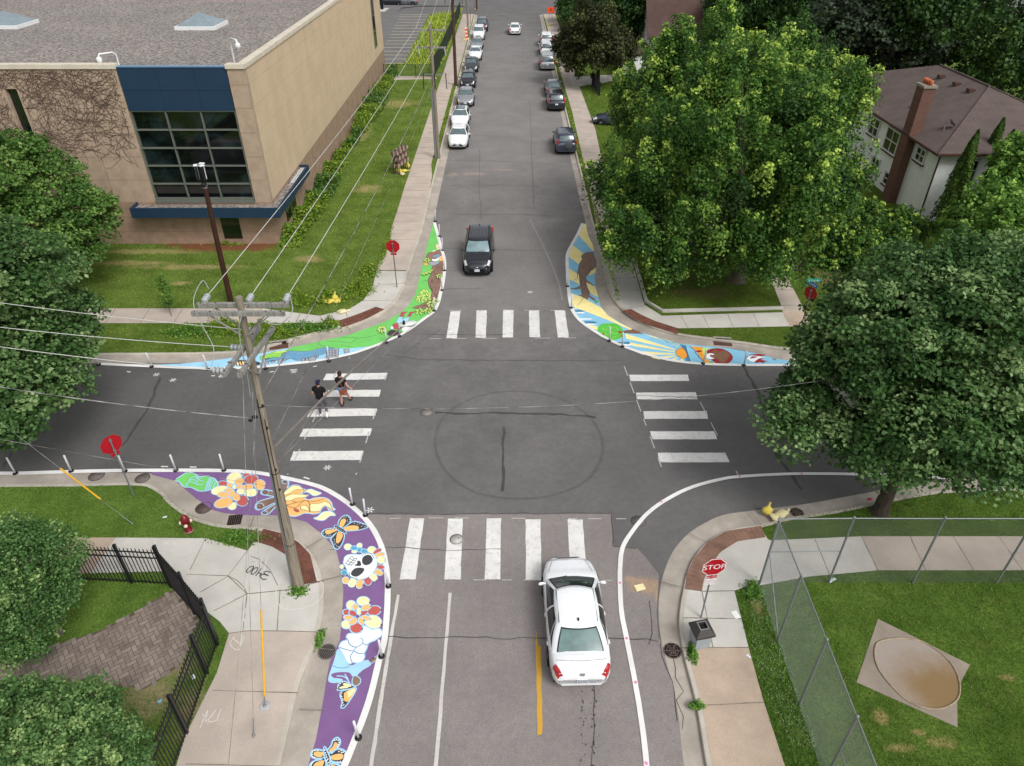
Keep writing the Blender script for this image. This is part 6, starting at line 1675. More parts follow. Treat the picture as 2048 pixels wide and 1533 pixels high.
def roundgrate(px, py, rr, slots, label, rz=0):
    c = G(px, py, .012)
    r = empty('drain_grate', c, rz, label, 'drain grate')
    b = MB(); b.lathe([(rr * .94, 0), (rr * .94, .003)], n=28); b.build('well', m_drain_shade, r)  # shallow disc, its black colour stands for the shade below the grating
    b = MB()
    n = 32
    for (a0_, a1_) in (slots == 'rings' and ((rr, rr * .86), (rr * .68, rr * .58), (rr * .42, rr * .32), (rr * .16, .001)) or ((rr, rr * .86),)):
        A = [Vector((a0_ * math.cos(2 * PI * k / n), a0_ * math.sin(2 * PI * k / n), .012)) for k in range(n + 1)]
        B = [Vector((a1_ * math.cos(2 * PI * k / n), a1_ * math.sin(2 * PI * k / n), .012)) for k in range(n + 1)]
        b.strip(B, A)
    if slots == 'rings':
        for k in range(6): b.box((rr * .45 * math.cos(k * PI / 3), rr * .45 * math.sin(k * PI / 3), .008), (rr * .9, .035, .012), rz=k * PI / 3)
    else:
        for k in range(-5, 6):
            x = k * rr * .165; h = math.sqrt(max(0, (rr * .9) ** 2 - x * x)); b.box((x, 0, .008), (rr * .075, 2 * h, .012))
    b.build('grating', m_iron if slots == 'rings' else m_iron2, r)
roundgrate(1345, 1302, .29, 'rings', 'round ringed drain grate in the right gutter beside the litter bin')
roundgrate(654, 1304, .29, 'bars', 'round slotted drain grate in the gutter beside the purple mural', R(35))
roundgrate(1594, 1026, .26, 'rings', 'round rusty drain grate full of twigs at the right kerb behind the chain-link fence')
r = empty('drain_grate', G(470, 1040, .010), R(8), 'rectangular slotted drain grate beside the small grass wedge at the near left corner', 'drain grate')
b = MB(); b.box((0, 0, 0), (.52, .52, .008)); b.build('well', m_drain_shade, r)
b = MB()
for k in range(8): b.box((-.25 + k * .071, 0, .012), (.022, .52, .012))
b.build('grating', m_iron, r)
for px, py, l in ((558, 691, 'kerb drain with rusty grate below the weedy verge of the far left corner'), (1445, 684.5, 'kerb drain with dark opening beside the grass strip of the far right corner')):
    c = G(px, py, .02)
    r = empty('kerb_inlet', c, R(14 if px < 600 else -7), l, 'kerb drain')
    b = MB(); b.box((0, -.05, -.003), (.95, .6, .012)); b.build('grating', M('grate_rust', '5b4038', .85, .25, 9), r)
    b = MB(); b.box((0, .14, .06), (.75, .1, .125)); b.build('opening', m_drain_shade, r)  # solid block coloured black for the shade inside the kerb inlet
    b = MB(); b.box((0, .22, .11), (.95, .14, .075)); b.build('lintel', m_gut, r)
# litter
for px, py, w_, h_, l, c_ in ((1472, 1230, .2, .3, 'white sheet of paper on the near right pavement', 'f0efeb'), (1280, 1176, .34, .26, 'torn cream rag lying in the spilled sand on the road', 'e9dfae'), (330, 1035, .14, .08, 'white scrap on the lawn beside the hydrant', 'd8dce0'), (1664, 1161, .3, .1, 'flattened white litter at the foot of the long chain-link fence', 'cfd6da'), (1739, 999, .2, .1, 'red litter in the right gutter beside the tree trunk', 'c2333c'), (320, 1403, .12, .1, 'blue scrap inside the black fence', '7fb3c8'), (388, 1354, .12, .16, 'crumpled white scrap caught at the black fence', 'dfe6ea'), (1497, 1313, .08, .14, 'small white scrap in the clover strip', 'e4ecf2')):
    b = MB(); n = 6
    rows = [[Vector(((i / n - .5) * w_, (j / n - .5) * h_, .006 + (0 if 'paper' in l else .05 * abs(mnoise.noise(Vector((i * .9 + px, j * .8, 0))))))) for i in range(n + 1)] for j in range(n + 1)]
    b.grid(rows)
    o = b.build('litter', M('litter', c_, .8, .05, 6)); o.location = G(px, py, .018 if px == 1280 or px == 1739 else .145); o.rotation_euler = (0, 0, random.uniform(.2, .8)); tag(o, l, 'litter')

# ================================================================ black steel fence
m_fb = M('fence_black', '15161b', .45, .15, 6, spec=.5)
def steelfence(name, pts, label, H_=1.75, hidden_first=False):
    P0 = Vector((*pts[0], .13))
    r = empty(name, P0, 0, label, 'fence')
    for i, p in enumerate(pts):
        b = MB(); b.box((p[0], p[1], .13 + H_ / 2 + .08), (.085, .085, H_ + .16)); b.lathe([(.07, 0), (.07, .02), (.01, .06)], (p[0], p[1], .13 + H_ + .16), 4, sq=True); b.build('post', m_fb, r, loc=P0)
    for p, q in zip(pts, pts[1:]):
        p, q = Vector((*p, 0)), Vector((*q, 0))
        L_ = (q - p).length; n = max(3, int(L_ / .125))
        b = MB()
        for z in (.13 + .12, .13 + H_ - .38, .13 + H_ - .12): b.beam(p + Vector((0, 0, z)), q + Vector((0, 0, z)), .035, .035)
        for k in range(1, n):
            c = p.lerp(q, k / n); b.box((c.x, c.y, .13 + H_ / 2 + .02), (.022, .022, H_)); b.lathe([(.014, 0), (.001, .05)], (c.x, c.y, .13 + H_ + .02), 4)
        b.build('picket_panel', m_fb, r, loc=P0)
    return r
steelfence('steel_fence', [(-26, 16.6), (-23.5, 16.5), (-21.0, 16.4), (-18.4, 16.3), (-15.6, 16.15), (-13.1, 16.0), (-11.75, 15.9)], 'black steel picket fence behind the left pavement, running left from the gate corner')
steelfence('steel_fence', [(-11.66, 15.82), (-10.45, 14.72), (-9.4, 13.72)], 'black steel picket fence run slanting across the paved court corner', 1.9)
steelfence('steel_fence', [(-9.32, 13.55), (-9.3, 12.55), (-9.23, 10.7), (-9.2, 8.7), (-9.2, 6.6), (-9.2, 4.4)], 'black steel picket fence beside the near left pavement, running down the photo')

# ================================================================ chain-link fence
m_cl = M('chain_link', '84898a', .5, .1, 6, metal=.4)
def chainlink(pts, H_, label, rails=(), name='chain_link_fence', sp=.085, wr=.0024, mat=None, pr=.035):
    mat = mat or m_cl
    P0 = Vector((*pts[0], .13))
    r = empty(name, P0, 0, label, 'fence')
    for p in pts:
        b = MB(); b.tube([(p[0], p[1], .1), (p[0], p[1], .13 + H_ + .04)], pr, 8); b.ell((p[0], p[1], .13 + H_ + .04), (pr * 1.4,) * 3, 8); b.build('post', mat, r, loc=P0)
    b = MB()
    for p, q in zip(pts, pts[1:]): b.tube([(*p, .13 + H_), (*q, .13 + H_)], .022, 6)
    b.build('top_rail', mat, r, loc=P0)
    for (i, z0_, z1_) in rails: b = MB(); b.tube([(*pts[i], .13 + z0_), (*pts[i + 1], .13 + z1_)], .018, 6); b.build('rail', mat, r, loc=P0)
    for p, q in zip(pts, pts[1:]):
        p, q = Vector((*p, .13)), Vector((*q, .13))
        L_ = (q - p).length; d = (q - p) / L_
        b = MB(); vs = []; fs = []
        nrm = Vector((-d.y, d.x, 0)) * wr; up = Vector((0, 0, 1)) * wr
        n = int((L_ + H_) / sp)
        for k in range(n + 1):
            s0 = k * sp
            for sg in (1, -1):
                # line s + sg*z = const
                if sg == 1: a0_, b0_ = (min(s0, L_), max(0, s0 - L_)), (max(0, s0 - H_), min(H_, s0))
                else: a0_, b0_ = (max(0, s0 - H_), H_ - min(H_, s0)), (min(s0, L_), H_ - max(0, s0 - L_))
                A, B = p + d * a0_[0] + Vector((0, 0, a0_[1])), p + d * b0_[0] + Vector((0, 0, b0_[1]))
                if (A - B).length < .05: continue
                m_ = len(vs)
                off = nrm * sg
                vs += [A + off + up, A + off - up, A - off, B + off + up, B + off - up, B - off]
                fs += [(m_, m_ + 1, m_ + 4, m_ + 3), (m_ + 1, m_ + 2, m_ + 5, m_ + 4), (m_ + 2, m_, m_ + 3, m_ + 5)]
        b.add(vs, fs); b.build('wire_mesh', mat, r, loc=P0)
    return r
chainlink([(8.61, 15.92), (11.0, 15.95), (13.9, 15.93), (16.8, 15.92), (19.7, 15.92), (22.6, 15.9), (25.5, 15.9)], 3.15, 'tall grey chain-link fence behind the right pavement, running to the right edge of the photo', ((0, 1.6, 1.6), (3, 1.6, 1.6), (4, 1.6, 1.6)))
chainlink([(8.56, 15.85), (8.53, 13.65), (8.50, 11.5), (8.46, 9.35), (8.42, 7.2), (8.4, 5.0)], 3.15, 'tall grey chain-link fence beside the clover strip, running down the photo', ((0, 1.7, .1), (3, 1.6, 1.6)))
m_cg = M('chain_link_green', '2e3a2c', .7, .2, 3)
chainlink([(-9.3, 92), (-9.1, 98), (-9.0, 105), (-8.95, 112), (-8.9, 119), (-8.85, 126), (-8.8, 133), (-8.75, 140)], 2.1, 'dark green chain-link fence between the far grass and the left pavement', (), sp=.09, wr=.012, mat=m_cg, pr=.05)
chainlink([(-9.4, 91.8), (-11.4, 91.8), (-13.6, 91.8), (-15.2, 91.8)], 1.5, 'low dark chain-link fence between the school wall and the left pavement', (), sp=.12, wr=.004, mat=m_cg, pr=.04)
chainlink([(9.6, 88), (9.75, 85.5), (10.0, 83)], 1.4, 'short black chain-link fence beside the right pavement near the dark tree', (), sp=.09, wr=.008, mat=m_fb, pr=.04)
r = empty('pay_machine', G(757, 22, .13), 0, 'two dark bollard-like machines on the island of the far parking lot', 'machine')
b = MB(); b.box((0, 0, .8), (.5, .4, 1.6)); b.box((0, -.21, 1.2), (.3, .02, .4), mi=1); b.box((.55, .9, .9), (.5, .4, 1.8)); b.build('cabinet', [m_blackp, m_red], r)
b = MB(); b.prism([(-1.4, -1.3), (1.3, -1), (1.6, 2.4), (-1.2, 2.4)], 0, .12); b.build('island', m_new, r)
# ================================================================ cars
def paint(name, c, metal=.2):
    m, nt, p = mk(name)
    p.inputs['Base Color'].default_value = (*srgb(c), 1)
    p.inputs['Metallic'].default_value = metal
    p.inputs['Roughness'].default_value = .28
    p.inputs['Coat Weight'].default_value = .8
    p.inputs['Coat Roughness'].default_value = .06
    d = ramp(nt, noise(nt, 2.5, 5, .7), .35, .75, .22, .4)
    nt.links.new(d, p.inputs['Roughness'])
    return m


m_tyre = M('tyre', '18181a', .85, .15, 6)
m_rim = M('wheel_rim', '8b8f93', .35, .1, 6, metal=.6)
m_cg_ = M('car_glass_sky_sheen', '56666a', .12, .2, 1.5, spec=.8, coat=.4)  # base colour lightened to stand in for sky reflected in the glass
m_cgs = M('car_side_glass', '20272a', .08, .2, 1.5, spec=.7)
m_cgr = M('car_rear_glass', '5f7776', .25, .2, 2.5, spec=.6)
m_trimb = M('car_black_trim', '141517', .4, .1, 6)
m_lens = M('headlamp', 'dfe3e4', .12, .2, 12, spec=.9, coat=1)
m_tail = M('tail_lamp', 'b0101c', .15, .25, 9, spec=.8, coat=1)
m_chrome = M('chrome', 'c4c6c8', .2, .05, 5, metal=.9)
m_plate = M('number_plate', 'cfd6dc', .5, .1, 30)
m_seam = M('car_seam', '3b3d40', .8)
m_under = M('underbody', '0e0e0f', .9)


def lerp_tab(tab, x):
    for (a, va), (b, vb) in zip(tab, tab[1:]):
        if x <= b:
            t = max(0, (x - a) / (b - a)); t = t * t * (3 - 2 * t) if False else t
            return va + (vb - va) * t
    return tab[-1][1]


KINDS = {
    'sedan': dict(L=4.95, W=1.84, H=1.46, hood=.93, tail=1.05, belt=.98, yfb=1.36, yfr=.5, yrr=-1.08, yrb=-1.95, wb=2.82, rw=.56, nose=.66),
    'compact': dict(L=4.55, W=1.78, H=1.46, hood=.90, tail=1.03, belt=.97, yfb=1.15, yfr=.32, yrr=-1.05, yrb=-1.8, wb=2.68, rw=.55, nose=.62),
    'hatch': dict(L=4.4, W=1.78, H=1.48, hood=.92, tail=1.06, belt=.98, yfb=1.15, yfr=.32, yrr=-1.4, yrb=-2.02, wb=2.65, rw=.56, nose=.62),
    'suv': dict(L=4.75, W=1.85, H=1.72, hood=1.08, tail=1.12, belt=1.1, yfb=1.2, yfr=.5, yrr=-1.95, yrb=-2.28, wb=2.82, rw=.66, nose=.82),
    'van': dict(L=5.0, W=1.95, H=1.75, hood=1.02, tail=1.1, belt=1.06, yfb=1.5, yfr=.65, yrr=-2.15, yrb=-2.42, wb=3.0, rw=.70, nose=.75),
}


def make_car(kind, pm, label, group=None, detail=1, glass=None, spare=False, rack=False, panoroof=False):
    K = KINDS[kind]
    L, W, H = K['L'], K['W'], K['H']
    r = empty({'sedan': 'sedan_car', 'compact': 'compact_car', 'hatch': 'hatchback_car', 'suv': 'suv_car', 'van': 'minivan_car'}[kind], (0, 0, 0), 0, label, 'car', group)
    h = L / 2
    boxy = kind in ('suv', 'van')
    wt = [(-h, .70 if not boxy else .86), (-h + .06, .82 if not boxy else .92), (-h + .22, .91 if not boxy else .97), (-h + .6, .975), (-h + 1.2, 1), (h - 1.4, 1), (h - .9, .975), (h - .55, .91), (h - .3, .83), (h - .15, .74), (h - .05, .62), (h, .48)]
    zt = [(-h, K['tail'] - .42 if not boxy else K['tail'] - .3), (-h + .05, K['tail'] - .14 if not boxy else K['tail'] - .06), (-h + .16, K['tail'] - .02), (-h + .5, K['tail']), (K['yrb'] + .1, K['belt'] + .05), (K['yfb'] - .1, K['belt'] + .04), (K['yfb'] + .1, K['hood'] + .04), (h - .8, K['hood'] - .03), (h - .35, K['hood'] - .12), (h - .1, K['nose']), (h, K['nose'] - .12)]
    ys = sorted(set([round(x, 3) for x, _ in wt] + [round(x, 3) for x, _ in zt] + [round(-h + L * k / 14, 3) for k in range(15)]))
    HF = {}
    b = MB()
    rows = []
    for y in ys:
        w_ = W / 2 * lerp_tab(wt, y); z = lerp_tab(zt, y); zb = .2 + .12 * max(0, (abs(y) - h + .35) / .35)
        cr = .045 if abs(y) < h - .3 else .02
        half = HF[y] = [(0, zb), (w_ * .86, zb), (w_ * .96, zb + .1), (w_ * .995, zb + .28), (w_, (zb + z) / 2 + .05), (w_ * .985, z - .2), (w_ * .955, z - .1), (w_ * .9, z - .035), (w_ * .78, z), (w_ * .45, z + cr * .8), (0, z + cr)]
        rows.append([Vector((x, y, q)) for x, q in half] + [Vector((-x, y, q)) for x, q in reversed(half[1:-1])])
    b.grid(rows, closed=True, flip=True)
    b.add(rows[0], [tuple(range(len(rows[0])))], 0); b.add(rows[-1], [tuple(reversed(range(len(rows[-1]))))], 0)
    # cabin
    wB, wR = W / 2 * .93, W / 2 * (.74 if boxy else .665)
    zB, zR = K['belt'] - .02, H - .07

    def ring(v, e=0.0, n=7, z=None):
        w_ = wB + (wR - wB) * v ** 1.15 + e + .03 * math.sin(PI * v)
        yf = K['yfb'] + (K['yfr'] - K['yfb']) * v + e + .05 * math.sin(PI * v); yr = K['yrb'] + (K['yrr'] - K['yrb']) * v - e - .04 * math.sin(PI * v)
        zz = zB + (zR - zB) * v if z is None else z
        out = []
        bf, bb, bs = .16, .10, .06
        for k in range(n): t = -1 + 2 * k / (n - 1); out.append(Vector((w_ * .96 * t, yf - bf * t * t, zz)))
        for k in range(1, n): t = k / n; out.append(Vector((w_ * (.96 + .04 * math.sin(PI * t)) + bs * .3 * math.sin(PI * t), (yf - bf) + (yr + bb - yf + bf) * t, zz)))
        for k in range(n): t = 1 - 2 * k / (n - 1); out.append(Vector((w_ * .96 * t, yr + bb * t * t, zz)))
        for k in range(1, n): t = 1 - k / n; out.append(Vector((-w_ * (.96 + .04 * math.sin(PI * t)) - bs * .3 * math.sin(PI * t), (yf - bf) + (yr + bb - yf + bf) * t, zz)))
        return out
    cx = (K['yfr'] + K['yrr']) / 2
    rows = [ring(v) for v in (0, .25, .5, .75, .92, 1)]
    top = rows[-1]
    for s_, dz in ((.96, .03), (.88, .05), (.6, .068), (.3, .072), (.02, .073)):
        rows.append([Vector((p.x * s_, cx + (p.y - cx) * s_, zR + dz)) for p in top])
    b.grid(rows, closed=True)
    b.build('body', pm, r)

    def side_pt(sgn, t, v, e):
        w_ = wB + (wR - wB) * v ** 1.15 + e + .03 * math.sin(PI * v)
        yf = K['yfb'] + (K['yfr'] - K['yfb']) * v + .05 * math.sin(PI * v) - .16; yr = K['yrb'] + (K['yrr'] - K['yrb']) * v - .04 * math.sin(PI * v) + .1
        return Vector((sgn * (w_ * (.96 + .04 * math.sin(PI * t)) + .018 * math.sin(PI * t)), yf + (yr - yf) * t, zB + (zR - zB) * v))

    def fb_pt(front, t, v, e):
        w_ = wB + (wR - wB) * v ** 1.15 + .03 * math.sin(PI * v)
        if front: y = K['yfb'] + (K['yfr'] - K['yfb']) * v + e + .05 * math.sin(PI * v) - .16 * t * t
        else: y = K['yrb'] + (K['yrr'] - K['yrb']) * v - e - .04 * math.sin(PI * v) + .10 * t * t
        return Vector((w_ * .96 * t, y, zB + (zR - zB) * v + e * .6))
    for nm, front, t0, v0, v1, mm in (('windscreen', True, .92, .06, .96, glass or m_cg_), ('rear_window', False, .86, .1 if not boxy else .12, .93 if not boxy else .9, m_cgr if detail > 1 else m_cg_)):
        e = .012
        b = MB()
        g_ = [[fb_pt(front, -t0 + 2 * t0 * i / 8, v0 + (v1 - v0) * j / 5, e) for i in range(9)] for j in range(6)]
        b.grid(g_, flip=not front, mi=1)
        s1, q0, q1 = t0 - .05, v0 + .05, v1 - .04
        g_ = [[fb_pt(front, -s1 + 2 * s1 * i / 8, q0 + (q1 - q0) * j / 5, e + .006) for i in range(9)] for j in range(6)]
        b.grid(g_, flip=not front)
        b.build(nm, [mm, m_trimb], r)
    splits = [(.03, .42), (.46, .80)] if not boxy else [(.03, .36), (.40, .68), (.72, .95)]
    if not boxy: splits.append((.83, .94))
    for sgn in (-1, 1):
        for k, (t0, t1) in enumerate(splits):
            b = MB()
            n = 5
            g_ = []
            for j in range(n + 1):
                v = .1 + .8 * j / n
                ta, tb = t0, t1
                if k == 2 and not boxy: ta, tb = t0, t0 + (t1 - t0) * (1 - j / n * .8)
                g_.append([side_pt(sgn, ta + (tb - ta) * i / n, v, .012) for i in range(n + 1)])
            b.grid(g_, flip=sgn < 0)
            b.build('side_window', m_cgs, r)
    # wheels
    for sy in (1, -1):
        for sx_ in (1, -1):
            b = MB(); q = Matrix.Rotation(PI / 2 * sx_, 3, 'Y')
            b.lathe([(.2, -.1), (.31, -.11), (.335, -.08), (.335, .08), (.31, .11), (.2, .1)], (sx_ * (W / 2 - .10), sy * K['wb'] / 2, .335), 20, mat=q)
            wh = b.build('wheel', m_tyre, r)
            b = MB(); b.lathe([(.21, .1), (.19, .085), (.05, .11)], (sx_ * (W / 2 - .10), sy * K['wb'] / 2, .335), 14, mat=q); b.build('rim', m_rim, wh)
    b = MB()
    for sy in (1, -1):
        for sx_ in (1, -1):
            q = Matrix.Rotation(PI / 2 * sx_, 3, 'Y')
            n = 16
            A = []; B = []
            for k in range(n + 1):
                a_ = PI * k / n
                A.append(Vector((sx_ * (W / 2 + .004), sy * K['wb'] / 2 + .40 * math.cos(a_), .32 + .40 * math.sin(a_)))); B.append(Vector((sx_ * (W / 2 + .004), sy * K['wb'] / 2 + .33 * math.cos(a_), .32 + .33 * math.sin(a_))))
            b.strip(A, B)  # flat near-black ring stands in for the shade of an uncut wheel well
    b.box((0, 0, .2), (W * .86, L * .9, .08)); b.build('wheel_arch', m_under, r)
    def hull(y, f, sgn, e=.008):
        y = min(max(y, ys[0]), ys[-1]); j = 0
        while j < len(ys) - 2 and ys[j + 1] < y: j += 1
        t = (y - ys[j]) / (ys[j + 1] - ys[j]); i = int(f); u = f - i
        p = [Vector((HF[ys[k]][i][0] * (1 - u) + HF[ys[k]][i + 1][0] * u, 0, HF[ys[k]][i][1] * (1 - u) + HF[ys[k]][i + 1][1] * u)) for k in (j, j + 1)]
        q = p[0].lerp(p[1], t)
        return Vector((sgn * (q.x + e), y + (e * 1.3 if y > 0 else -e * 1.3), q.z + e))
    for sgn in (-1, 1):
        b = MB(); b.ell((sgn * (W / 2 + .07), K['yfb'] - .42, K['belt'] + .05), (.11, .05, .065), 10, mat=Matrix.Rotation(sgn * -.25, 3, 'Z')); b.tube([(sgn * (W / 2 - .08), K['yfb'] - .38, K['belt'] + .02), (sgn * (W / 2 + .04), K['yfb'] - .4, K['belt'] + .04)], .03, 6); b.build('wing_mirror', pm, r)
        b = MB(); b.grid([[hull(h - .48 + .36 * j / 6 - .10 * (1 - i / 5), 5.4 + 2.3 * i / 5 - .5 * j / 6, sgn) for i in range(6)] for j in range(7)], flip=sgn > 0); b.build('headlight', m_lens, r)
        b = MB()
        if boxy: b.ell((sgn * (W / 2 - .13), -h + .1, K['tail'] + .0), (.1, .11, .3), 12)
        else: b.grid([[hull(-h + .30 - .27 * j / 6, 5.1 + 2.9 * (i / 5) * (.75 + .25 * j / 6), sgn) for i in range(6)] for j in range(7)], flip=sgn < 0)
        b.build('tail_light', m_tail, r)
    b = MB(); b.box((0, h - .015, .42), (W * .5, .05, .12)); b.box((0, h - .03, K['nose'] - .1), (W * .36, .07, .08)); b.build('grille', m_trimb, r)
    b = MB(); b.box((0, h + .012, K['nose'] - .06), (W * .42, .03, .022)); b.box((0, h + .012, K['nose'] - .17), (W * .36, .03, .02)); b.ell((0, h + .02, K['nose'] - .11), (.1, .025, .035), 8); b.build('grille_trim', m_chrome, r)
    b = MB(); b.box((0, h + .02, .52), (.31, .02, .15)); b.build('number_plate', m_plate, r)
    b = MB(); pz = .56 if not boxy else .78; b.box((0, -h - .012 if not boxy else -h - .0, pz), (.31, .03, .15)); pl = b.build('number_plate', m_plate, r)
    if detail > 1 or detail == 1:
        b = MB()
        for sgn in (-1, 1):
            for yy in (K['yfb'] - .45, -.28, K['yrb'] + .35):
                pts = [(sgn * (W / 2 + .002), yy, .38), (sgn * (W / 2 + .004), yy, .62), (sgn * (W / 2 * .985 + .004), yy, K['belt'] - .15)]
                b.tube(pts, .006, 3, cap=False)
            b.tube([Vector((sgn * wR * (.94 if not boxy else .95), yy, zR + .033)) for yy in (K['yfr'] - .12, cx, K['yrr'] + .12)], .012, 4)
            b.tube([(sgn * W / 2 * .78, K['yfb'] + .12, K['hood'] + .052), (sgn * W / 2 * .74, h - .8, K['hood'] - .0), (sgn * W / 2 * .6, h - .34, K['hood'] - .10)], .006, 3, cap=False)
        if not boxy: b.tube([(-W * .4, K['yrb'] - .12, K['tail'] + .008), (0, K['yrb'] - .2, K['tail'] + .045), (W * .4, K['yrb'] - .12, K['tail'] + .008)], .006, 3, cap=False)
        b.build('panel_seams', m_seam, r)
        b = MB()
        for sgn in (-1, 1):
            for yy in (.1, -1.0): b.ell((sgn * (W / 2 + .012), yy - .25, K['belt'] - .2), (.018, .1, .018), 8)
        b.build('door_handle', pm, r)
        b = MB(); b.ell((0, K['yrr'] + .18, H + .02), (.03, .07, .05), 8); b.tube([fb_pt(True, .1, .1, .03), fb_pt(True, -.62, .30, .035)], .01, 4); b.tube([fb_pt(True, .62, .1, .03), fb_pt(True, .0, .14, .035)], .01, 4); b.build('wiper_and_aerial', m_trimb, r)
    if spare:
        b = MB(); q = Matrix.Rotation(PI / 2, 3, 'X'); b.lathe([(.05, -.12), (.34, -.1), (.36, 0), (.34, .06), (.3, .09), (.05, .1)], (.18, -h - .08, .95), 20, mat=q); b.build('spare_wheel_cover', M('spare_cover', '55595e', .45, .06, 3), r)
    if rack:
        b = MB()
        for sgn in (-1, 1): b.tube([(sgn * wR * .9, K['yfr'] - .3, H - .0), (sgn * wR * .9, K['yrr'] + .3, H - .0)], .022, 6)
        for k in range(-2, 3): b.box((k * .22, cx, H + .003), (.02, .9, .012))
        b.build('roof_rails', m_trimb, r)
    if panoroof:
        b = MB(); b.add([(-wR * .8, K['yfr'] - .05, zR + .062), (wR * .8, K['yfr'] - .05, zR + .062), (wR * .8, K['yrr'] + .3, zR + .074), (-wR * .8, K['yrr'] + .3, zR + .074)], [(3, 2, 1, 0)]); b.box((0, cx, H + .006), (wR * 1.5, (K['yfr'] - K['yrr']) * .75, .008)); b.build('glass_roof', m_cg_, r)
    return r


def put(o, x, y, rz, lab=None):
    o.location = (x, y, .004 if True else 0); o.rotation_euler = (0, 0, R(rz))
    if lab: o['label'] = lab
    return o


W_ = paint('paint_white', 'e9ebed', 0)
SLV = paint('paint_silver', '9fa3a6', .5)
DGR = paint('paint_dark_grey', '3c4247', .5)
BLK = paint('paint_black', '2e3138', .6)
BLU = paint('paint_blue_grey', '3b4656', .4)
GRY = paint('paint_grey', '6a6f73', .5)
PG = 'cars parked along the left kerb'
PG2 = 'cars parked along the right kerb'
# waiting white sedan, close to the camera
c = make_car('sedan', W_, 'big white sedan waiting at the near crosswalk, seen from above its boot', None, 2, M('windscreen_green', '2b3b39', .06, .2, 2, spec=.9, coat=1))
ra, rb_ = G(1158, 1366, .35), G(1140, 1115, .75)
put(c, (ra.x + rb_.x) / 2, (ra.y + rb_.y) / 2 + .02, 1.5)
c.scale = (1.03, (rb_.y - ra.y) / 4.76, 1.0)
b = MB()
for k in range(6): b.box((-.11 + k * .044 + (.01 if k > 2 else 0), -4.95 / 2 - .029, .555), (.022, .004, .06))
b.box((0, -4.95 / 2 - .028, .626), (.33, .006, .012)); b.box((0, -4.95 / 2 - .028, .494), (.33, .006, .012)); b.build('plate_characters', M('plate_ink', '30343c', .6), [k for k in c.children if k.name.startswith('number_plate')][1])
b = MB(); b.box((0, -2.44, .86), (.16, .03, .02)); b.box((0, -2.452, .8), (.13, .02, .035), mi=1); b.build('boot_badge', [m_trimb, M('badge_gold', '8f8768', .35, .1, 5, metal=.6)], c)
b = MB()
for sx_ in (-.42, .42): b.lathe([(.17, 0), (.16, .004)], (sx_, -1.52, 1.235), 14, mat=Matrix.Rotation(.62, 3, 'X'))
# dark SUV driving towards us
c = make_car('suv', BLK, 'black SUV driving towards the intersection in the middle of the road', None, 2, M('windscreen_sky_sheen', '768c90', .25, .2, 2, spec=.6), rack=True)  # windscreen base kept pale, sky reflection put into its colour
p = G(955, 548, .3); put(c, p.x, p.y + 2.37, 179.5)
# white car driving away
c = make_car('sedan', W_, 'white sedan driving away alone in the middle of the far road', None, 1)
p = G(1030, 69, .2); put(c, p.x, p.y + 2.5, 0)
protos = {}
def pcar(kind, pm, key, x, y, rz, lab, grp, **kw):
    if (kind, key) not in protos:
        o = make_car(kind, pm, lab, grp, **kw); protos[(kind, key)] = o
    else:
        o = copy_tree(protos[(kind, key)]); o['label'] = lab; o['group'] = grp
    return put(o, x, y, rz)
def front(px, py): return G(px, py, .25)
for kind, pm, key, px, py, lab, kw in (
        ('sedan', W_, 'w', 914, 296, 'white sedan parked first in the left row, nearest the camera', {}),
        ('hatch', W_, 'wp', 918, 255, 'white car with a dark glass roof, second in the left row', dict(panoroof=True)),
        ('sedan', SLV, 's', 929, 212, 'silver sedan parked third in the left row', {}),
        ('hatch', BLK, 'k', 934, 175, 'dark hatchback parked fourth in the left row beside the brown pole', {}),
        ('compact', DGR, 'g', 941, 144, 'dark grey sedan parked fifth in the left row', {}),
        ('compact', W_, 'w', 949, 119.5, 'white sedan parked sixth in the left row', {}),
        ('compact', SLV, 's', 952, 101, 'pale silver sedan parked seventh in the left row', {}),
        ('suv', W_, 'w', 956, 79, 'white compact crossover parked eighth in the left row', {}),
        ('suv', DGR, 'g', 963, 62, 'dark grey SUV parked last in the left row, farthest away', {})):
    p = front(px, py); half = KINDS[kind]['L'] / 2
    pcar(kind, pm, key, p.x + .05, p.y + half, 180 + random.uniform(-1, 1), lab, PG, **kw)
for kind, pm, key, px, py, lab, kw in (
        ('suv', BLU, 'b', 1133, 306, 'dark grey SUV with a spare wheel on its tail, nearest in the right row', dict(spare=True)),
        ('suv', BLK, 'k2', 1114, 220, 'black SUV parked second in the right row, with large red tail lamps', {}),
        ('sedan', GRY, 'g', 1109, 193, 'grey sedan parked in front of the black SUV in the right row', {}),
        ('van', SLV, 's', 1096, 139, 'silver minivan parked fourth in the right row', {}),
        ('van', W_, 'w', 1095, 111, 'white minivan parked fifth in the right row', {}),
        ('suv', W_, 'w2', 1094, 92, 'white pickup-like car parked last in the right row', {})):
    p = front(px, py); half = KINDS[kind]['L'] / 2
    pcar(kind, pm, key, p.x - .05, p.y + half, random.uniform(-1, 1), lab, PG2, **kw)
p = G(1215, 258, .2)
pcar('compact', BLU, 'b', p.x + 1.0, p.y + 2.0, 75, 'blue-grey car half hidden behind the big maple on the right yard', 'cars in yards')
p = G(1248, 86, .2)
pcar('compact', GRY, 'g2', p.x, p.y + 1.0, 80, 'grey car in the driveway behind the dark tree', 'cars in yards')
for k, px in enumerate((757, 786, 815)):
    p = G(px - 4, 9, .3)
    pcar('sedan' if k == 1 else 'compact', (DGR, BLK, GRY)[k], 'lot%d' % k, p.x, p.y + 1.2, 90, ('leftmost', 'middle', 'rightmost')[k] + ' dark car parked at the top edge beyond the far parking lot', 'cars beyond the parking lot')
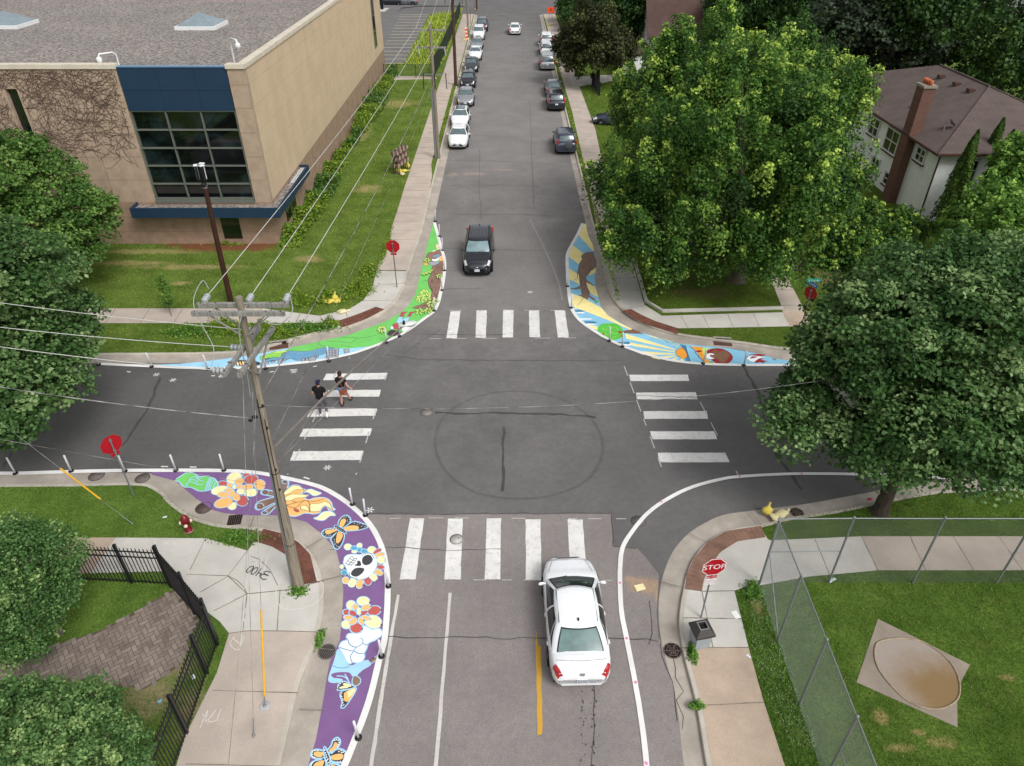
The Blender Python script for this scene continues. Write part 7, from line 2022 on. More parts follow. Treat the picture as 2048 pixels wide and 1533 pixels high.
# ================================================================ people
def skin(name, verts, edges, mat, parent, root=0, lvl=1):
    me = bpy.data.meshes.new(name)
    me.from_pydata([v[0] for v in verts], edges, [])
    o = bpy.data.objects.new(name, me); col.objects.link(o)
    mod = o.modifiers.new('skin', 'SKIN'); mod.use_smooth_shade = True
    sv = me.skin_vertices[0].data
    for i, v in enumerate(verts):
        rr = v[1] if isinstance(v[1], tuple) else (v[1], v[1])
        sv[i].radius = rr; sv[i].use_root = (i == root)
    s_ = o.modifiers.new('sub', 'SUBSURF'); s_.levels = lvl; s_.render_levels = lvl
    # bake to a plain mesh
    dg = bpy.context.evaluated_depsgraph_get(); dg.update()
    m2 = bpy.data.meshes.new_from_object(o.evaluated_get(dg))
    bpy.data.objects.remove(o)
    m2.materials.clear(); m2.materials.append(mat)
    m2.polygons.foreach_set('use_smooth', [True] * len(m2.polygons))
    o = bpy.data.objects.new(name, m2); col.objects.link(o); o.parent = parent
    return o


m_skin = M('skin', 'c08d78', .6, .06, 8)
m_hair = M('hair_brown', '33211b', .8, .2, 30)
m_tee = M('black_tee', '121215', .9, .2, 12)
m_trou = M('grey_trousers', '55535a', .9, .12, 12)
m_jean = M('denim', '4a6b93', .9, .15, 20)
m_shoe = M('shoe_white', 'e6e6e6', .6, .05, 8)
m_shoeb = M('shoe_black', '141414', .6, .1, 8)
m_bagb = M('tan_leather', '8a4f33', .55, .15, 7)
m_cap = M('navy_cap', '20243f', .9, .1, 10)


def hand(V, E, i0, wrist, d, out, s=1.0):
    """fingers and thumb hanging off the wrist vertex i0"""
    wrist, d, out = Vector(wrist), Vector(d).normalized(), Vector(out).normalized()
    side = d.cross(out).normalized()
    palm = wrist + d * .07 * s
    V.append((tuple(palm), (.036 * s, .018 * s))); ip = len(V) - 1; E.append((i0, ip))
    for k, l in enumerate((.07, .08, .075, .06)):
        a = palm + side * (.026 - .017 * k) * s + d * .03 * s
        bq = a + d * l * .55 * s + out * .01; c_ = bq + d * l * .4 * s + out * .025
        n = len(V)
        V += [(tuple(a), .0095 * s), (tuple(bq), .0088 * s), (tuple(c_), .0078 * s)]
        E += [(ip, n), (n, n + 1), (n + 1, n + 2)]
    a = palm - d * .03 * s + side * .035 * s; bq = a + (d + side * .6 + out * .4).normalized() * .05 * s
    n = len(V); V += [(tuple(a), .012 * s), (tuple(bq), .010 * s)]; E += [(ip, n), (n, n + 1)]


def person(loc, rz, label, man=True, tall=1.0):
    r = empty('person', loc, R(rz), label, 'person')
    r.scale = (tall,) * 3
    V = []; E = []
    def v(p, rr):
        V.append((p, rr)); return len(V) - 1
    def e(*ids):
        for a, b_ in zip(ids, ids[1:]): E.append((a, b_))
    sh = .20 if man else .17
    pel = v((0, 0, .95), (.145, .10)); waist = v((0, .02, 1.10), (.13, .09)); chest = v((0, .03, 1.30), (.16, .11)); nb = v((0, .03, 1.45), .06); nk = v((0, .045, 1.53), .055); hd = v((0, .07, 1.62), (.075, .09)); tp = v((0, .07, 1.72), (.07, .085))
    e(pel, waist, chest, nb, nk, hd, tp)
    if man:
        LL = [(-.09, 0, .90), (-.10, .03, .50), (-.10, -.02, .09), (-.10, .12, .04)]
        RL = [(.10, 0, .90), (.17, .14, .52), (.26, -.22, .36), (.27, -.27, .26)]
        LA_ = [(-sh - .02, .02, 1.40), (-.27, -.04, 1.16), (-.22, .17, 1.02)]
        RA_ = [(sh + .02, .02, 1.40), (.29, -.02, 1.14), (.24, .22, 1.03)]
    else:
        LL = [(-.08, 0, .90), (-.07, -.02, .50), (-.05, -.10, .10), (-.05, .02, .045)]
        RL = [(.09, 0, .90), (.13, .18, .52), (.17, .36, .10), (.20, .46, .06)]
        LA_ = [(-sh - .02, .02, 1.38), (-.23, .0, 1.14), (-.17, .22, 1.10)]
        RA_ = [(sh + .02, .02, 1.38), (.27, -.02, 1.14), (.40, .06, .93)]
    for A, (r1, r2, r3) in ((LL, (.085, .058, .042)), (RL, (.085, .058, .042))):
        a0 = v(A[0], r1); a1 = v(A[1], r2); mid = v(tuple((Vector(A[1]) * .6 + Vector(A[2]) * .4)), .055); a2 = v(A[2], r3 * .85); a3 = v(A[3], (.038, .028)); e(pel, a0, a1, mid, a2, a3)
    for A, s_ in ((LA_, -1), (RA_, 1)):
        a0 = v(A[0], .058); a1 = v(A[1], .043); a2 = v(A[2], .028); e(chest, a0, a1, a2)
        d = Vector(A[2]) - Vector(A[1]); hand(V, E, a2, A[2], d, (-s_, .2, 0), .95)
    body = skin('body', V, E, m_skin, r, pel, 1)
    # face details on the head (it looks away from the camera)
    b = MB()
    for s_ in (-1, 1): b.ell((s_ * .03, .157, 1.655), (.012, .008, .008), 8, mi=1); b.ell((s_ * .083, .07, 1.645), (.012, .022, .03), 8)
    b.ell((0, .168, 1.63), (.012, .018, .02), 8); b.ell((0, .158, 1.595), (.024, .008, .007), 8, mi=2)
    b.build('face', [m_skin, m_shoeb, M('lips', '9c5f55', .6)], r)
    # shirt
    T = [((0, 0, .92 if man else .96), (.175, .13)), ((0, .02, 1.1), (.17, .13)), ((0, .03, 1.33), (.205, .145)), ((0, .03, 1.46), (.11, .09)), ((0, .035, 1.50), (.07, .065))]
    TE = [(0, 1), (1, 2), (2, 3), (3, 4)]
    for A in (LA_, RA_):
        n = len(T); T += [(A[0], .09), (tuple((Vector(A[0]) * .4 + Vector(A[1]) * .6)), .068)]; TE += [(2, n), (n, n + 1)]
    skin('shirt', T, TE, m_tee, r, 0, 1)
    tm = m_trou if man else m_jean
    T = [((0, 0, .97), (.155, .115))]; TE = []
    for A in (LL, RL):
        n = len(T)
        if man:
            T += [(A[0], .105), (A[1], .075), (tuple(Vector(A[1]) * .35 + Vector(A[2]) * .65), .062), (tuple(Vector(A[2]) + Vector((0, 0, .03))), .058)]; TE += [(0, n), (n, n + 1), (n + 1, n + 2), (n + 2, n + 3)]
        else:
            T += [(A[0], .108), (tuple(Vector(A[0]) * .55 + Vector(A[1]) * .45), .092)]; TE += [(0, n), (n, n + 1)]
    skin('trousers' if man else 'shorts', T, TE, tm, r, 0, 1)
    for A in (LL, RL):
        a, c_ = Vector(A[2]), Vector(A[3]); d = (c_ - a); d.z = 0 if A is LL or not man else d.z
        d = Vector((0, 1, 0)) if A is LL or not man else Vector((.1, -.25, -.9))
        d.normalize()
        q = d.to_track_quat('Y', 'Z').to_matrix()
        ctr = a + d * .075 - Vector((0, 0, .03 if (A is LL or not man) else -.0))
        b = MB(); b.ell(ctr, (.055, .15, .055), 12, mat=q); b.build('shoe', m_shoe if man else m_shoeb, r)
    b = MB()
    if man:
        b.ell((0, .068, 1.70), (.098, .112, .09), 14); b.ell((0, .18, 1.68), (.07, .09, .015), 10); b.build('cap', m_cap, r)
        b = MB(); b.ell((0, .04, 1.62), (.086, .09, .07), 12); b.build('hair', m_hair, r)
        b = MB(); b.ell((.0, -.14, 1.12), (.12, .05, .15), 12); b.build('backpack', m_tee, r)
    else:
        b.ell((0, .045, 1.69), (.095, .105, .095), 14); b.ell((0, .02, 1.62), (.085, .085, .07), 12); b.build('hair', m_hair, r)
    return r


pm_ = G(643, 831, .012)
person((pm_.x + .10, pm_.y - .05, .012), -8, 'man in a navy cap, black T-shirt and grey trousers mid-stride on the left crosswalk', True, 1.09)
pw = G(686, 812, .012)
w2 = person((pw.x + .05, pw.y + .05, .012), -10, 'woman in a black T-shirt and denim shorts carrying a tan bag on the left crosswalk', False, 1.05)
bagr = empty('shoulder_bag', (w2.location.x + .13, w2.location.y - .02, .72), R(-10), 'tan leather bag hanging at the walking woman\'s right hip', 'bag')
b = MB(); b.lathe([(.17, 0), (.19, .04), (.19, .24), (.16, .28)], (0, -.06, 0), 4, sq=True)
for i, v_ in enumerate(b.v): b.v[i] = (v_[0] * 1.15, v_[1] * .5 - .08, v_[2])
b.build('bag_body', m_bagb, bagr)
b = MB(); b.tube([(.05, -.1, .27), (-.05, -.15, .55), (-.22, -.08, .73), (-.2, .06, .7)], .012, 5); b.build('strap', m_bagb, bagr)
# ================================================================ vegetation
def leafmat(name, dark, mid, light, trans=.32):
    m, nt, p = mk(name)
    srgb = lambda h: tuple(min(1, x * 1.15) for x in globals()['srgb'](h))
    at = nt.nodes.new('ShaderNodeAttribute'); at.attribute_name = 'leaf'
    cr = nt.nodes.new('ShaderNodeValToRGB')
    e = cr.color_ramp.elements
    e[0].position = 0; e[0].color = (*srgb(dark), 1); e[1].position = 1; e[1].color = (*srgb(light), 1)
    k = cr.color_ramp.elements.new(.45); k.color = (*srgb(mid), 1)
    nt.links.new(at.outputs['Fac'], cr.inputs[0])
    nt.links.new(cr.outputs[0], p.inputs['Base Color'])
    p.inputs['Roughness'].default_value = .55
    p.inputs['Specular IOR Level'].default_value = .25
    tl = nt.nodes.new('ShaderNodeBsdfTranslucent'); mx = nt.nodes.new('ShaderNodeMixShader')
    nt.links.new(cr.outputs[0], tl.inputs[0]); mx.inputs[0].default_value = trans
    nt.links.new(p.outputs[0], mx.inputs[1]); nt.links.new(tl.outputs[0], mx.inputs[2])
    nt.links.new(mx.outputs[0], nt.nodes['Material Output'].inputs['Surface'])
    return m


def quads(name, verts, val, mat, parent=None, origin=(0, 0, 0), k=4, kindstuff=False):
    """verts (N,k,3) world; val (N,)"""
    N = len(verts)
    me = bpy.data.meshes.new(name)
    v = (verts.reshape(-1, 3) - np.array(origin)).astype(np.float32)
    me.vertices.add(N * k); me.vertices.foreach_set('co', v.ravel())
    me.loops.add(N * k); me.loops.foreach_set('vertex_index', np.arange(N * k, dtype=np.int32))
    me.polygons.add(N); me.polygons.foreach_set('loop_start', np.arange(0, N * k, k, dtype=np.int32))
    me.polygons.foreach_set('loop_total', np.full(N, k, dtype=np.int32))
    a = me.attributes.new('leaf', 'FLOAT', 'POINT'); a.data.foreach_set('value', np.repeat(np.clip(val, 0, 1), k).astype(np.float32))
    me.materials.append(mat); me.update(calc_edges=True)
    o = bpy.data.objects.new(name, me); col.objects.link(o)
    if parent: o.parent = parent
    else: o.location = origin
    return o


def unit(a): return a / np.maximum(1e-9, np.linalg.norm(a, axis=1, keepdims=True))


def leaves(pos, nrm, size, rg, asp=.75):
    N = len(pos)
    n = unit(nrm + rg.normal(0, .55, (N, 3)))
    t = unit(np.cross(n, rg.normal(0, 1, (N, 3)))); s = np.cross(n, t)
    L = (size * rg.uniform(.7, 1.35, N))[:, None]
    fold = n * L * rg.uniform(-.25, .1, N)[:, None]
    return np.stack([pos - t * L * .5, pos + s * L * asp * .5 + fold * .0, pos + t * L * .5 + fold, pos - s * L * asp * .5], 1)


def crown(lobes, ncl, nleaf, csize, lsize, style, seed, tone=0.0, lowcut=-.55, spc=.75, spires=0):
    """lobes: (x,y,z,rx,ry,rz). returns leaf quads and tone values"""
    rg = np.random.default_rng(seed)
    lb = np.array(lobes, float)
    n0 = len(lb); w = lb[:, 3] * lb[:, 5]
    ex = []
    while len(ex) < spires:
        i = rg.choice(n0, p=w / w.sum()); d = rg.normal(0, 1, 3); d /= np.linalg.norm(d)
        if d[2] < -.25: continue
        c = lb[i, :3] + d * lb[i, 3:] * 1.08
        q = np.sqrt((((c - lb[:n0, :3]) / lb[:n0, 3:]) ** 2).sum(1))
        if q.min() < .98: continue
        s = rg.uniform(.45, .8); ex.append((*c, s, s, s * rg.uniform(1.4, 2.1)))
    if ex: lb = np.vstack([lb, np.array(ex)])
    area = lb[:, 3] * lb[:, 5]; area[n0:] *= 2.4
    C = []; O = []
    tries = 0
    while len(C) < ncl and tries < ncl * 30:
        tries += 1
        i = rg.choice(len(lb), p=area / area.sum())
        d = rg.normal(0, 1, 3); d /= np.linalg.norm(d)
        if d[2] < lowcut and rg.random() < .7: continue
        inner = rg.random() < .22
        rr = rg.uniform(.45, .75) if inner else rg.uniform(.82, 1.12 if style == 'pad' else 1.2)
        c = lb[i, :3] + d * lb[i, 3:] * rr
        if not inner:
            q = (c - lb[:, :3]) / lb[:, 3:]
            dd = np.sqrt((q ** 2).sum(1)); dd[i] = 9
            if dd.min() < .78: continue
        if C and spc and min(((np.array(C[-250:]) - c) ** 2).sum(1)) < (csize * spc) ** 2: continue
        C.append(c); O.append(d)
    C = np.array(C); O = np.array(O)
    n = len(C)
    ctone = rg.normal(0, .17, n)
    idx = np.repeat(np.arange(n), nleaf)
    M_ = len(idx)
    d = unit(rg.normal(0, 1, (M_, 3)))
    cs = (csize * rg.uniform(.65, 1.35, n))[idx][:, None]
    if style == 'shoot':
        up = unit(O * .55 + np.array([0, 0, .9]) + rg.normal(0, .18, (n, 3)))[idx]
        h = rg.uniform(-1, 1, M_)[:, None]
        rad = unit(d - up * (d * up).sum(1, keepdims=True)) * np.sqrt(rg.random(M_))[:, None]
        pos = C[idx] + up * h * cs * 1.12 + rad * cs * (.74 - .44 * h)
        nr = unit(rad + up * .5 + np.array([0, 0, .55]))
        val = .31 + ctone[idx] + rg.normal(0, .09, M_) + np.clip(h[:, 0] - .6, 0, 1) * 1.2 * (rg.random(n)[idx] < .6) + tone
    elif style == 'pad':
        d[:, 2] = np.abs(d[:, 2]) * rg.choice([1, 1, 1, -.5], M_)
        rr = rg.uniform(.55, 1.05, M_)[:, None]
        out = O[idx]
        pos = C[idx] + d * rr * cs * np.array([1.15, 1.15, .62]) + out * .0
        pos[:, 2] -= (np.linalg.norm(d[:, :2], axis=1) ** 2) * cs[:, 0] * .28
        nr = unit(d * np.array([.6, .6, 1]) + np.array([0, 0, .75]))
        val = .42 + ctone[idx] + rg.normal(0, .12, M_) + tone
    else:
        rr = rg.uniform(.3, 1.1, M_)[:, None]
        pos = C[idx] + d * rr * cs
        nr = unit(d + np.array([0, 0, .4]))
        val = .42 + ctone[idx] + rg.normal(0, .14, M_) + tone
    return leaves(pos, nr, lsize, rg), val, C


m_bark = woodmat('bark_grey', '4d443d', '6d635a')
m_barkd = woodmat('bark_dark', '30291f', '4a4035')


def tree(name, base, lobes, ncl, nleaf, csize, lsize, style, mat, label, cat='tree', group=None, trunk=.3, seed=1, tone=0, bark=None, lean=(0, 0), lowcut=-.55, spires=0):
    base = Vector(base)
    r = empty(name, base, 0, label, cat, group)
    lb = [(*(v[:3]), v[3], v[4] if len(v) > 4 else v[3], v[5] if len(v) > 5 else v[3] * .85) for v in lobes]
    q, val, C = crown(lb, ncl, nleaf, csize, lsize, style, seed, tone, lowcut, .75, spires)
    quads('crown', q, val, mat, r, tuple(base))
    if trunk:
        b = MB()
        cz = sum(v[2] for v in lb) / len(lb); cx_ = sum(v[0] for v in lb) / len(lb); cy_ = sum(v[1] for v in lb) / len(lb)
        zf = min(v[2] - v[5] for v in lb) - base.z
        f = Vector((base.x + lean[0], base.y + lean[1], base.z + max(.8, zf * .9 if zf > .5 else cz * .4)))
        topp = Vector((cx_, cy_, cz))
        b.tube([base - Vector((0, 0, .05)), base + Vector((0, 0, .25)), f, (f + topp) / 2 + Vector((0, 0, .2)), topp], [trunk * 1.45, trunk * 1.05, trunk * .85, trunk * .5, trunk * .2], 12)
        rr = random.Random(seed)
        for v in lb:
            e_ = Vector(v[:3]); m1 = f.lerp(e_, .5) + Vector((rr.uniform(-.3, .3), rr.uniform(-.3, .3), rr.uniform(0, .5)))
            b.tube([f, m1, e_, e_ + (e_ - f).normalized() * v[3] * .6], [trunk * .5, trunk * .3, trunk * .15, .02], 7)
            for k in range(5):
                dv = Vector((rr.uniform(-1, 1), rr.uniform(-1, 1), rr.uniform(-.2, 1))).normalized()
                b.tube([m1.lerp(e_, rr.random()), e_ + dv * v[3] * .5, e_ + dv * v[3] * .9], [trunk * .14, trunk * .08, .015], 5)
        b.build('trunk', bark or m_bark, r, loc=base)
    return r


def L_(*a):
    out = []
    for v in a:
        c = G(v[0], v[1], v[2]); out.append((c.x, c.y, c.z, *v[3:]))
    return out


lm_silver = leafmat('leaves_silver_maple', '2a461d', '4c722b', 'b8ce5e')
lm_norway = leafmat('leaves_norway_maple', '253f1c', '466834', '94aa72')
lm_left = leafmat('leaves_left_maple', '2c481c', '4f7331', '9bb263')
lm_orn = leafmat('leaves_ornamental', '2f4d24', '567b43', 'a5bb78')
lm_dark = leafmat('leaves_dark', '1e281a', '35442e', '5d6c52')
lm_brown = leafmat('leaves_brownish', '242815', '3c4226', '646b3e')
lm_deep = leafmat('leaves_deep_green', '1a3013', '2d4a1f', '5b7a38')
lm_lite = leafmat('leaves_light', '3a5a1e', '5f8634', '9cbd5c')
lm_cedar = leafmat('leaves_cedar', '2a3f16', '456124', '6d8c36')
lm_weed = leafmat('leaves_weed', '46651f', '6d8b2e', 'b3bc48')
lm_grass = leafmat('grass_blades', '3c561c', '5e7d2f', '98a754', .35)
lm_clover = leafmat('clover_leaves', '365a1d', '5a8432', '93b45a', .3)

tree('silver_maple', (13.67, 38.46, .1), L_((1480, 310, 8, 4.2), (1310, 330, 6.3, 2.6), (1590, 345, 7.0, 2.6), (1375, 200, 9, 2.8), (1535, 170, 10.2, 2.8), (1625, 220, 9.0, 2.3), (1290, 460, 4.2, 2.1), (1420, 460, 4.3, 2.6), (1545, 460, 4.4, 2.3), (1680, 215, 7.6, 1.3), (1275, 235, 6.8, 1.8), (1450, 110, 10.8, 2.0), (1610, 120, 10.5, 1.7), (1335, 120, 9, 1.2), (1620, 425, 5.2, 1.5), (1490, 430, 4.6, 2.3), (1525, 490, 3.9, 1.4), (1390, 505, 3.3, 1.4), (1225, 380, 5, 1.2), (1340, 520, 2.9, 1.0), (1590, 540, 2.6, .9)),
     1150, 225, .8, .16, 'shoot', lm_silver, 'largest tree, a tall silver maple with yellow-green shoot tips shading the far right corner lawn', trunk=.42, seed=11, spires=85)
tree('norway_maple', (14.17, 19.26, .1), L_((1800, 690, 6.8, 2.6), (1950, 660, 7.4, 2.7), (1700, 775, 5.3, 1.7), (1890, 810, 5.4, 2.5), (1668, 700, 5.5, 1.15), (1850, 570, 8.3, 1.65), (1990, 580, 8.4, 2.0), (1780, 880, 4.2, 1.5), (1950, 880, 4.4, 1.7), (1600, 845, 4.3, .85), (1610, 790, 4.8, .9), (2080, 740, 6, 2.6), (1745, 590, 7.3, 1.0)),
     640, 210, .62, .15, 'pad', lm_norway, 'dense round maple on the near right verge behind the chain-link fence', trunk=.27, seed=5, bark=m_barkd, lean=(.35, .5))
tree('street_maple', (-31.5, 39.5, .1), L_((90, 365, 5.9, 1.8), (0, 330, 6.8, 2.3), (158, 430, 4.4, 1.6), (60, 450, 4.4, 2.0), (170, 488, 3.1, 1.05), (-60, 400, 6, 3), (110, 500, 3.0, 1.0), (188, 410, 4.4, .7)),
     300, 190, .7, .18, 'pad', lm_left, 'green maple in front of the tan school wall at the left edge', trunk=.25, seed=21)
tree('street_maple', (-25.4, 32.2, .1), L_((55, 555, 6.6, 1.7), (-30, 560, 7.5, 2.6), (95, 640, 4.9, 1.5), (15, 680, 5.3, 2.1), (55, 770, 4.0, 1.5), (115, 715, 4.3, 1.05), (-5, 790, 4.3, 1.7), (148, 625, 4.9, .75), (158, 690, 4.0, .65)),
     330, 190, .64, .16, 'pad', lm_norway, 'maple on the left verge hanging over the cross street at the left edge', trunk=.26, seed=22, tone=.06)
c = G(50, 1150, 3)
tree('ornamental_tree', (c.x, c.y, .1), L_((50, 1130, 3.1, 1.15), (112, 1110, 2.8, .7), (30, 1230, 2.3, 1.1), (-50, 1160, 3.4, 1.6), (95, 1190, 2.3, .75), (20, 1075, 3.4, .6), (40, 1280, 1.7, .65)),
     420, 120, .3, .085, 'round', lm_orn, 'small-leaved ornamental tree left of the paved court, upper of the two', group='two small trees inside the black fence', trunk=.09, seed=31)
c = G(130, 1470, 2.8)
tree('ornamental_tree', (c.x, c.y, .1), L_((50, 1440, 2.9, .95), (165, 1445, 2.6, .9), (235, 1495, 2.2, .65), (120, 1550, 2.9, 1.35), (0, 1520, 3, 1.3), (205, 1565, 2.1, .85), (10, 1410, 2.7, .6)),
     560, 95, .25, .08, 'round', lm_orn, 'small-leaved ornamental tree at the bottom left corner, lower of the two', group='two small trees inside the black fence', trunk=.09, seed=32, tone=.06)
tree('dark_tree', (10.41, 89.2, .1), L_((1190, 95, 4.3, 3.2), (1150, 110, 3.4, 1.9), (1228, 105, 3.8, 2.0), (1185, 55, 6.6, 1.9), (1215, 60, 5.8, 1.5), (1160, 75, 4.8, 1.6)),
     500, 60, .6, .26, 'round', lm_brown, 'dark brownish tree beside the right pavement past the driveway', trunk=.25, seed=41, bark=m_barkd, spires=14)
for k, (lbs, lab, mt_, sd_, st_) in enumerate((
        (((1700, 70, 8, 4), (1790, 50, 9, 4.4), (1850, 90, 6.5, 3), (1660, 110, 6, 3.2), (1740, 130, 5, 3.3)), 'very dark rounded tree behind the stucco house roof', lm_dark, 51, 'pad'),
        (((1960, 60, 8.5, 4.6), (2050, 110, 7, 4.3), (1990, 150, 4.6, 3.0), (1915, 10, 9.5, 3.8)), 'deep green tree at the top right corner beyond the stucco house', lm_deep, 52, 'round'),
        (((1560, 5, 8, 4), (1615, 40, 6.5, 3.2), (1495, -5, 7, 2.8), (1520, 45, 5, 2.6)), 'deep green trees\' crown between the brown roof and the dark tree', lm_deep, 53, 'round'),
        (((1245, 25, 6, 3.6), (1275, 50, 4, 2.6), (1215, 8, 7, 3.0)), 'mid green tree between the grey house and the brown roof', lm_deep, 54, 'round'),
        (((1152, 35, 2.2, 1.7), (1160, 12, 3.2, 2.6), (1140, 10, 2.6, 1.7), (1180, 40, 3, 2.3), (1165, 62, 1.8, 1.5)), 'dense overgrown bushes beside the far right pavement', lm_deep, 55, 'round'),
        (((1470, 10, 8, 2.6), (1500, -15, 8, 3.5)), 'tree crown right of the brown roof at the top edge', lm_deep, 57, 'round'),
        (((1850, 20, 10.5, 3.2), (1780, -10, 11, 4)), 'tall dark tree at the top edge above the very dark rounded tree', lm_deep, 58, 'round'))):
    LL_ = L_(*lbs)
    bx_, by_ = sum(v[0] for v in LL_) / len(LL_), sum(v[1] for v in LL_) / len(LL_)
    tree('background_tree' if 'bushes' not in lab else 'bush', (bx_, by_, .1), LL_, 430, 55, .85, .34, st_, mt_, lab, 'tree' if 'bushes' not in lab else 'bush', 'trees behind the houses', trunk=.3 if 'bushes' not in lab else .08, seed=sd_)
LL_ = L_((1990, 410, 4.0, 1.5), (1935, 455, 3.0, 1.2), (2050, 330, 5.2, 1.7), (2035, 480, 4, 2.0), (1955, 510, 3.0, 1.5))
tree('light_tree', (LL_[0][0], LL_[0][1], .1), LL_, 520, 70, .55, .2, 'shoot', lm_lite, 'pale green loose tree in front of the cedars at the right edge', trunk=.14, seed=61)
for k, (px, py, rr, lab) in enumerate(((1800, 452, 1.0, 'green bush against the stucco house wall right of the chimney'), (1725, 440, 1.2, 'green bush left of the brick chimney base'), (1700, 490, 1.5, 'dark green bush between the two largest maples'), (1775, 480, 1.3, 'low green bush in front of the stucco house'))):
    LL_ = L_((px, py, 1.4, rr), (px - 25, py + 15, 1.0, rr * .8), (px + 22, py + 12, 1.0, rr * .75))
    tree('bush', (LL_[0][0], LL_[0][1], .1), LL_, 170, 65, .4, .17, 'shoot', lm_silver, lab, 'bush', 'bushes around the stucco house', trunk=.06, seed=70 + k)
for k, (x, y, h_, lab) in enumerate(((*G(1957, 262, 7).xy, 6.9, 'leftmost pointed cedar against the stucco house'), (*G(2008, 238, 7).xy, 6.9, 'middle pointed cedar against the stucco house'), (*G(2030, 255, 7).xy, 6.7, 'pointed cedar second from the right edge'), (*G(2062, 262, 7).xy, 6.8, 'rightmost pointed cedar at the photo edge'))):
    rg = np.random.default_rng(80 + k)
    N = 9000
    t = rg.random(N) ** .8
    a = rg.random(N) * 2 * PI
    wob = 1 + .22 * np.sin(a * 3 + t * 9) + .12 * np.sin(a * 7 - t * 23)
    rr = 1.0 * (1 - t) ** .7 * wob * rg.uniform(.7, 1.05, N)
    pos = np.stack([x + rr * np.cos(a), y + rr * np.sin(a), .15 + t * h_], 1)
    nr = np.stack([np.cos(a), np.sin(a), np.full(N, .35)], 1)
    r = empty('cedar', (x, y, .1), 0, lab, 'tree', 'pointed cedars beside the stucco house')
    quads('crown', leaves(pos, nr, .17, rg, .5), .45 + rg.normal(0, .15, N) + .15 * np.sin(a * 5 + t * 14), lm_cedar, r, (x, y, .1))
    b = MB(); b.tube([(0, 0, -.05), (0, 0, h_ * .8)], [.1, .03], 8); b.build('trunk', m_barkd, r)
# young sapling on the left lawn
c = G(343, 632, .12)
tree('sapling', (c.x, c.y, .1), [(c.x, c.y, 1.5, .33, .33, .5), (c.x, c.y + .05, 2.1, .25, .25, .5), (c.x + .05, c.y, 1.0, .25, .25, .3)], 36, 40, .18, .08, 'shoot', lm_lite, 'thin young sapling on the left verge beside the pavement', 'tree', trunk=.02, seed=91)

# ---- weeds and hedges
def clump(px, py, n, rad, h_, mt, label, seed, name='weeds', cat='plants', group=None, lf=.12, cnt=900, flowers=0):
    rg = np.random.default_rng(seed)
    c = G(px, py, .13)
    rx, ry = rad
    C_ = []
    pos = []
    nn = cnt
    a = rg.random(nn) * 2 * PI; q = np.sqrt(rg.random(nn))
    ht = h_ * (1 - .6 * q ** 2) * rg.uniform(.6, 1.2, nn)
    q = np.abs(rg.normal(0, .55, nn)); ht = h_ * rg.uniform(.3, 1.0, nn) * np.exp(-q * .8) * (1 + .7 * np.sin(a * 3 + px)); ht = np.maximum(ht, .04)
    x = c.x + rx * q * np.cos(a); y = c.y + ry * q * np.sin(a)
    z = .13 + ht * rg.random(nn) ** .6
    pos = np.stack([x, y, z], 1); nr = np.tile(np.array([0, 0, 1.0]), (nn, 1)) + rg.normal(0, .5, (nn, 3))
    V = leaves(pos, nr, lf, rg)
    # stems as thin upright blades
    k = nn // 3
    i = rg.integers(0, nn, k)
    bx = pos[i].copy(); b0 = bx.copy(); b0[:, 2] = .12; b0[:, :2] += rg.normal(0, .03, (k, 2))
    wv = np.array([.008, 0, 0])
    S = np.stack([b0 - wv, b0 + wv, bx + wv, bx - wv], 1)
    o = quads(name, np.concatenate([V, S]), np.concatenate([.45 + rg.normal(0, .2, nn), np.full(k, .4)]), mt, None, tuple(c))
    return tag(o, label, cat, group)
for i, (px, py, rx, ry, h_, mt, cnt, lab) in enumerate((
        (600, 607, 1.3, .45, .7, lm_weed, 2600, 'bushy yellow-green weeds on the left corner lawn edge by the sandbags'), (655, 600, 1.1, .5, .6, lm_weed, 2200, 'weeds around the sandbags on the far left corner'), (720, 580, .8, .9, .6, lm_weed, 2400, 'yellow-green weeds beside the far left corner pavement'), (738, 545, .5, .9, .45, lm_weed, 1600, 'weeds along the lawn edge near the rear-facing stop sign'),
        (450, 664, 1.7, .5, .8, lm_weed, 3000, 'tall weeds on the verge behind the big wooden pole'), (530, 668, 1.6, .45, .7, lm_weed, 3000, 'tall flowering weeds on the verge right of the big wooden pole'), (610, 659, 1.5, .3, .45, lm_clover, 2200, 'low dense weeds on the verge above the green mural'), (660, 650, .5, .25, .45, lm_weed, 900, 'yellow-green weed tuft at the end of the verge'), (380, 668, 1.5, .4, .5, lm_clover, 2000, 'dark green weeds on the verge left of the pole'),
        (480, 1078, .9, .28, .35, lm_clover, 1500, 'dark green weeds on the grass wedge beside the rectangular grate'), (597, 1184, .28, .22, .2, lm_clover, 700, 'grass tuft around the foot of the big wooden pole'), (640, 1280, .12, .3, .25, lm_clover, 500, 'weed tuft at the kerb beside the round slotted grate'), (1385, 1310, .12, .3, .3, lm_clover, 700, 'weed tuft between the litter bin and the ringed grate'), (1505, 1185, .3, .35, .4, lm_clover, 1200, 'tall weeds at the foot of the chain-link corner post'), (1392, 1412, .18, .12, .2, lm_clover, 400, 'small weed tuft in the right gutter crack'),
        (772, 495, .18, 2.6, .22, lm_weed, 1200, 'strip of weeds along the left pavement edge'), (460, 486, 1.2, .5, .3, lm_weed, 800, 'sparse weeds on the red mulch at the building foot'), (290, 481, 1.8, .4, .6, lm_clover, 1800, 'green bushes along the school wall left of the mulch'))):
    clump(px, py, 1, (rx, ry), h_, mt, lab, 100 + i, cnt=cnt, lf=.085 if py > 1000 else .11)
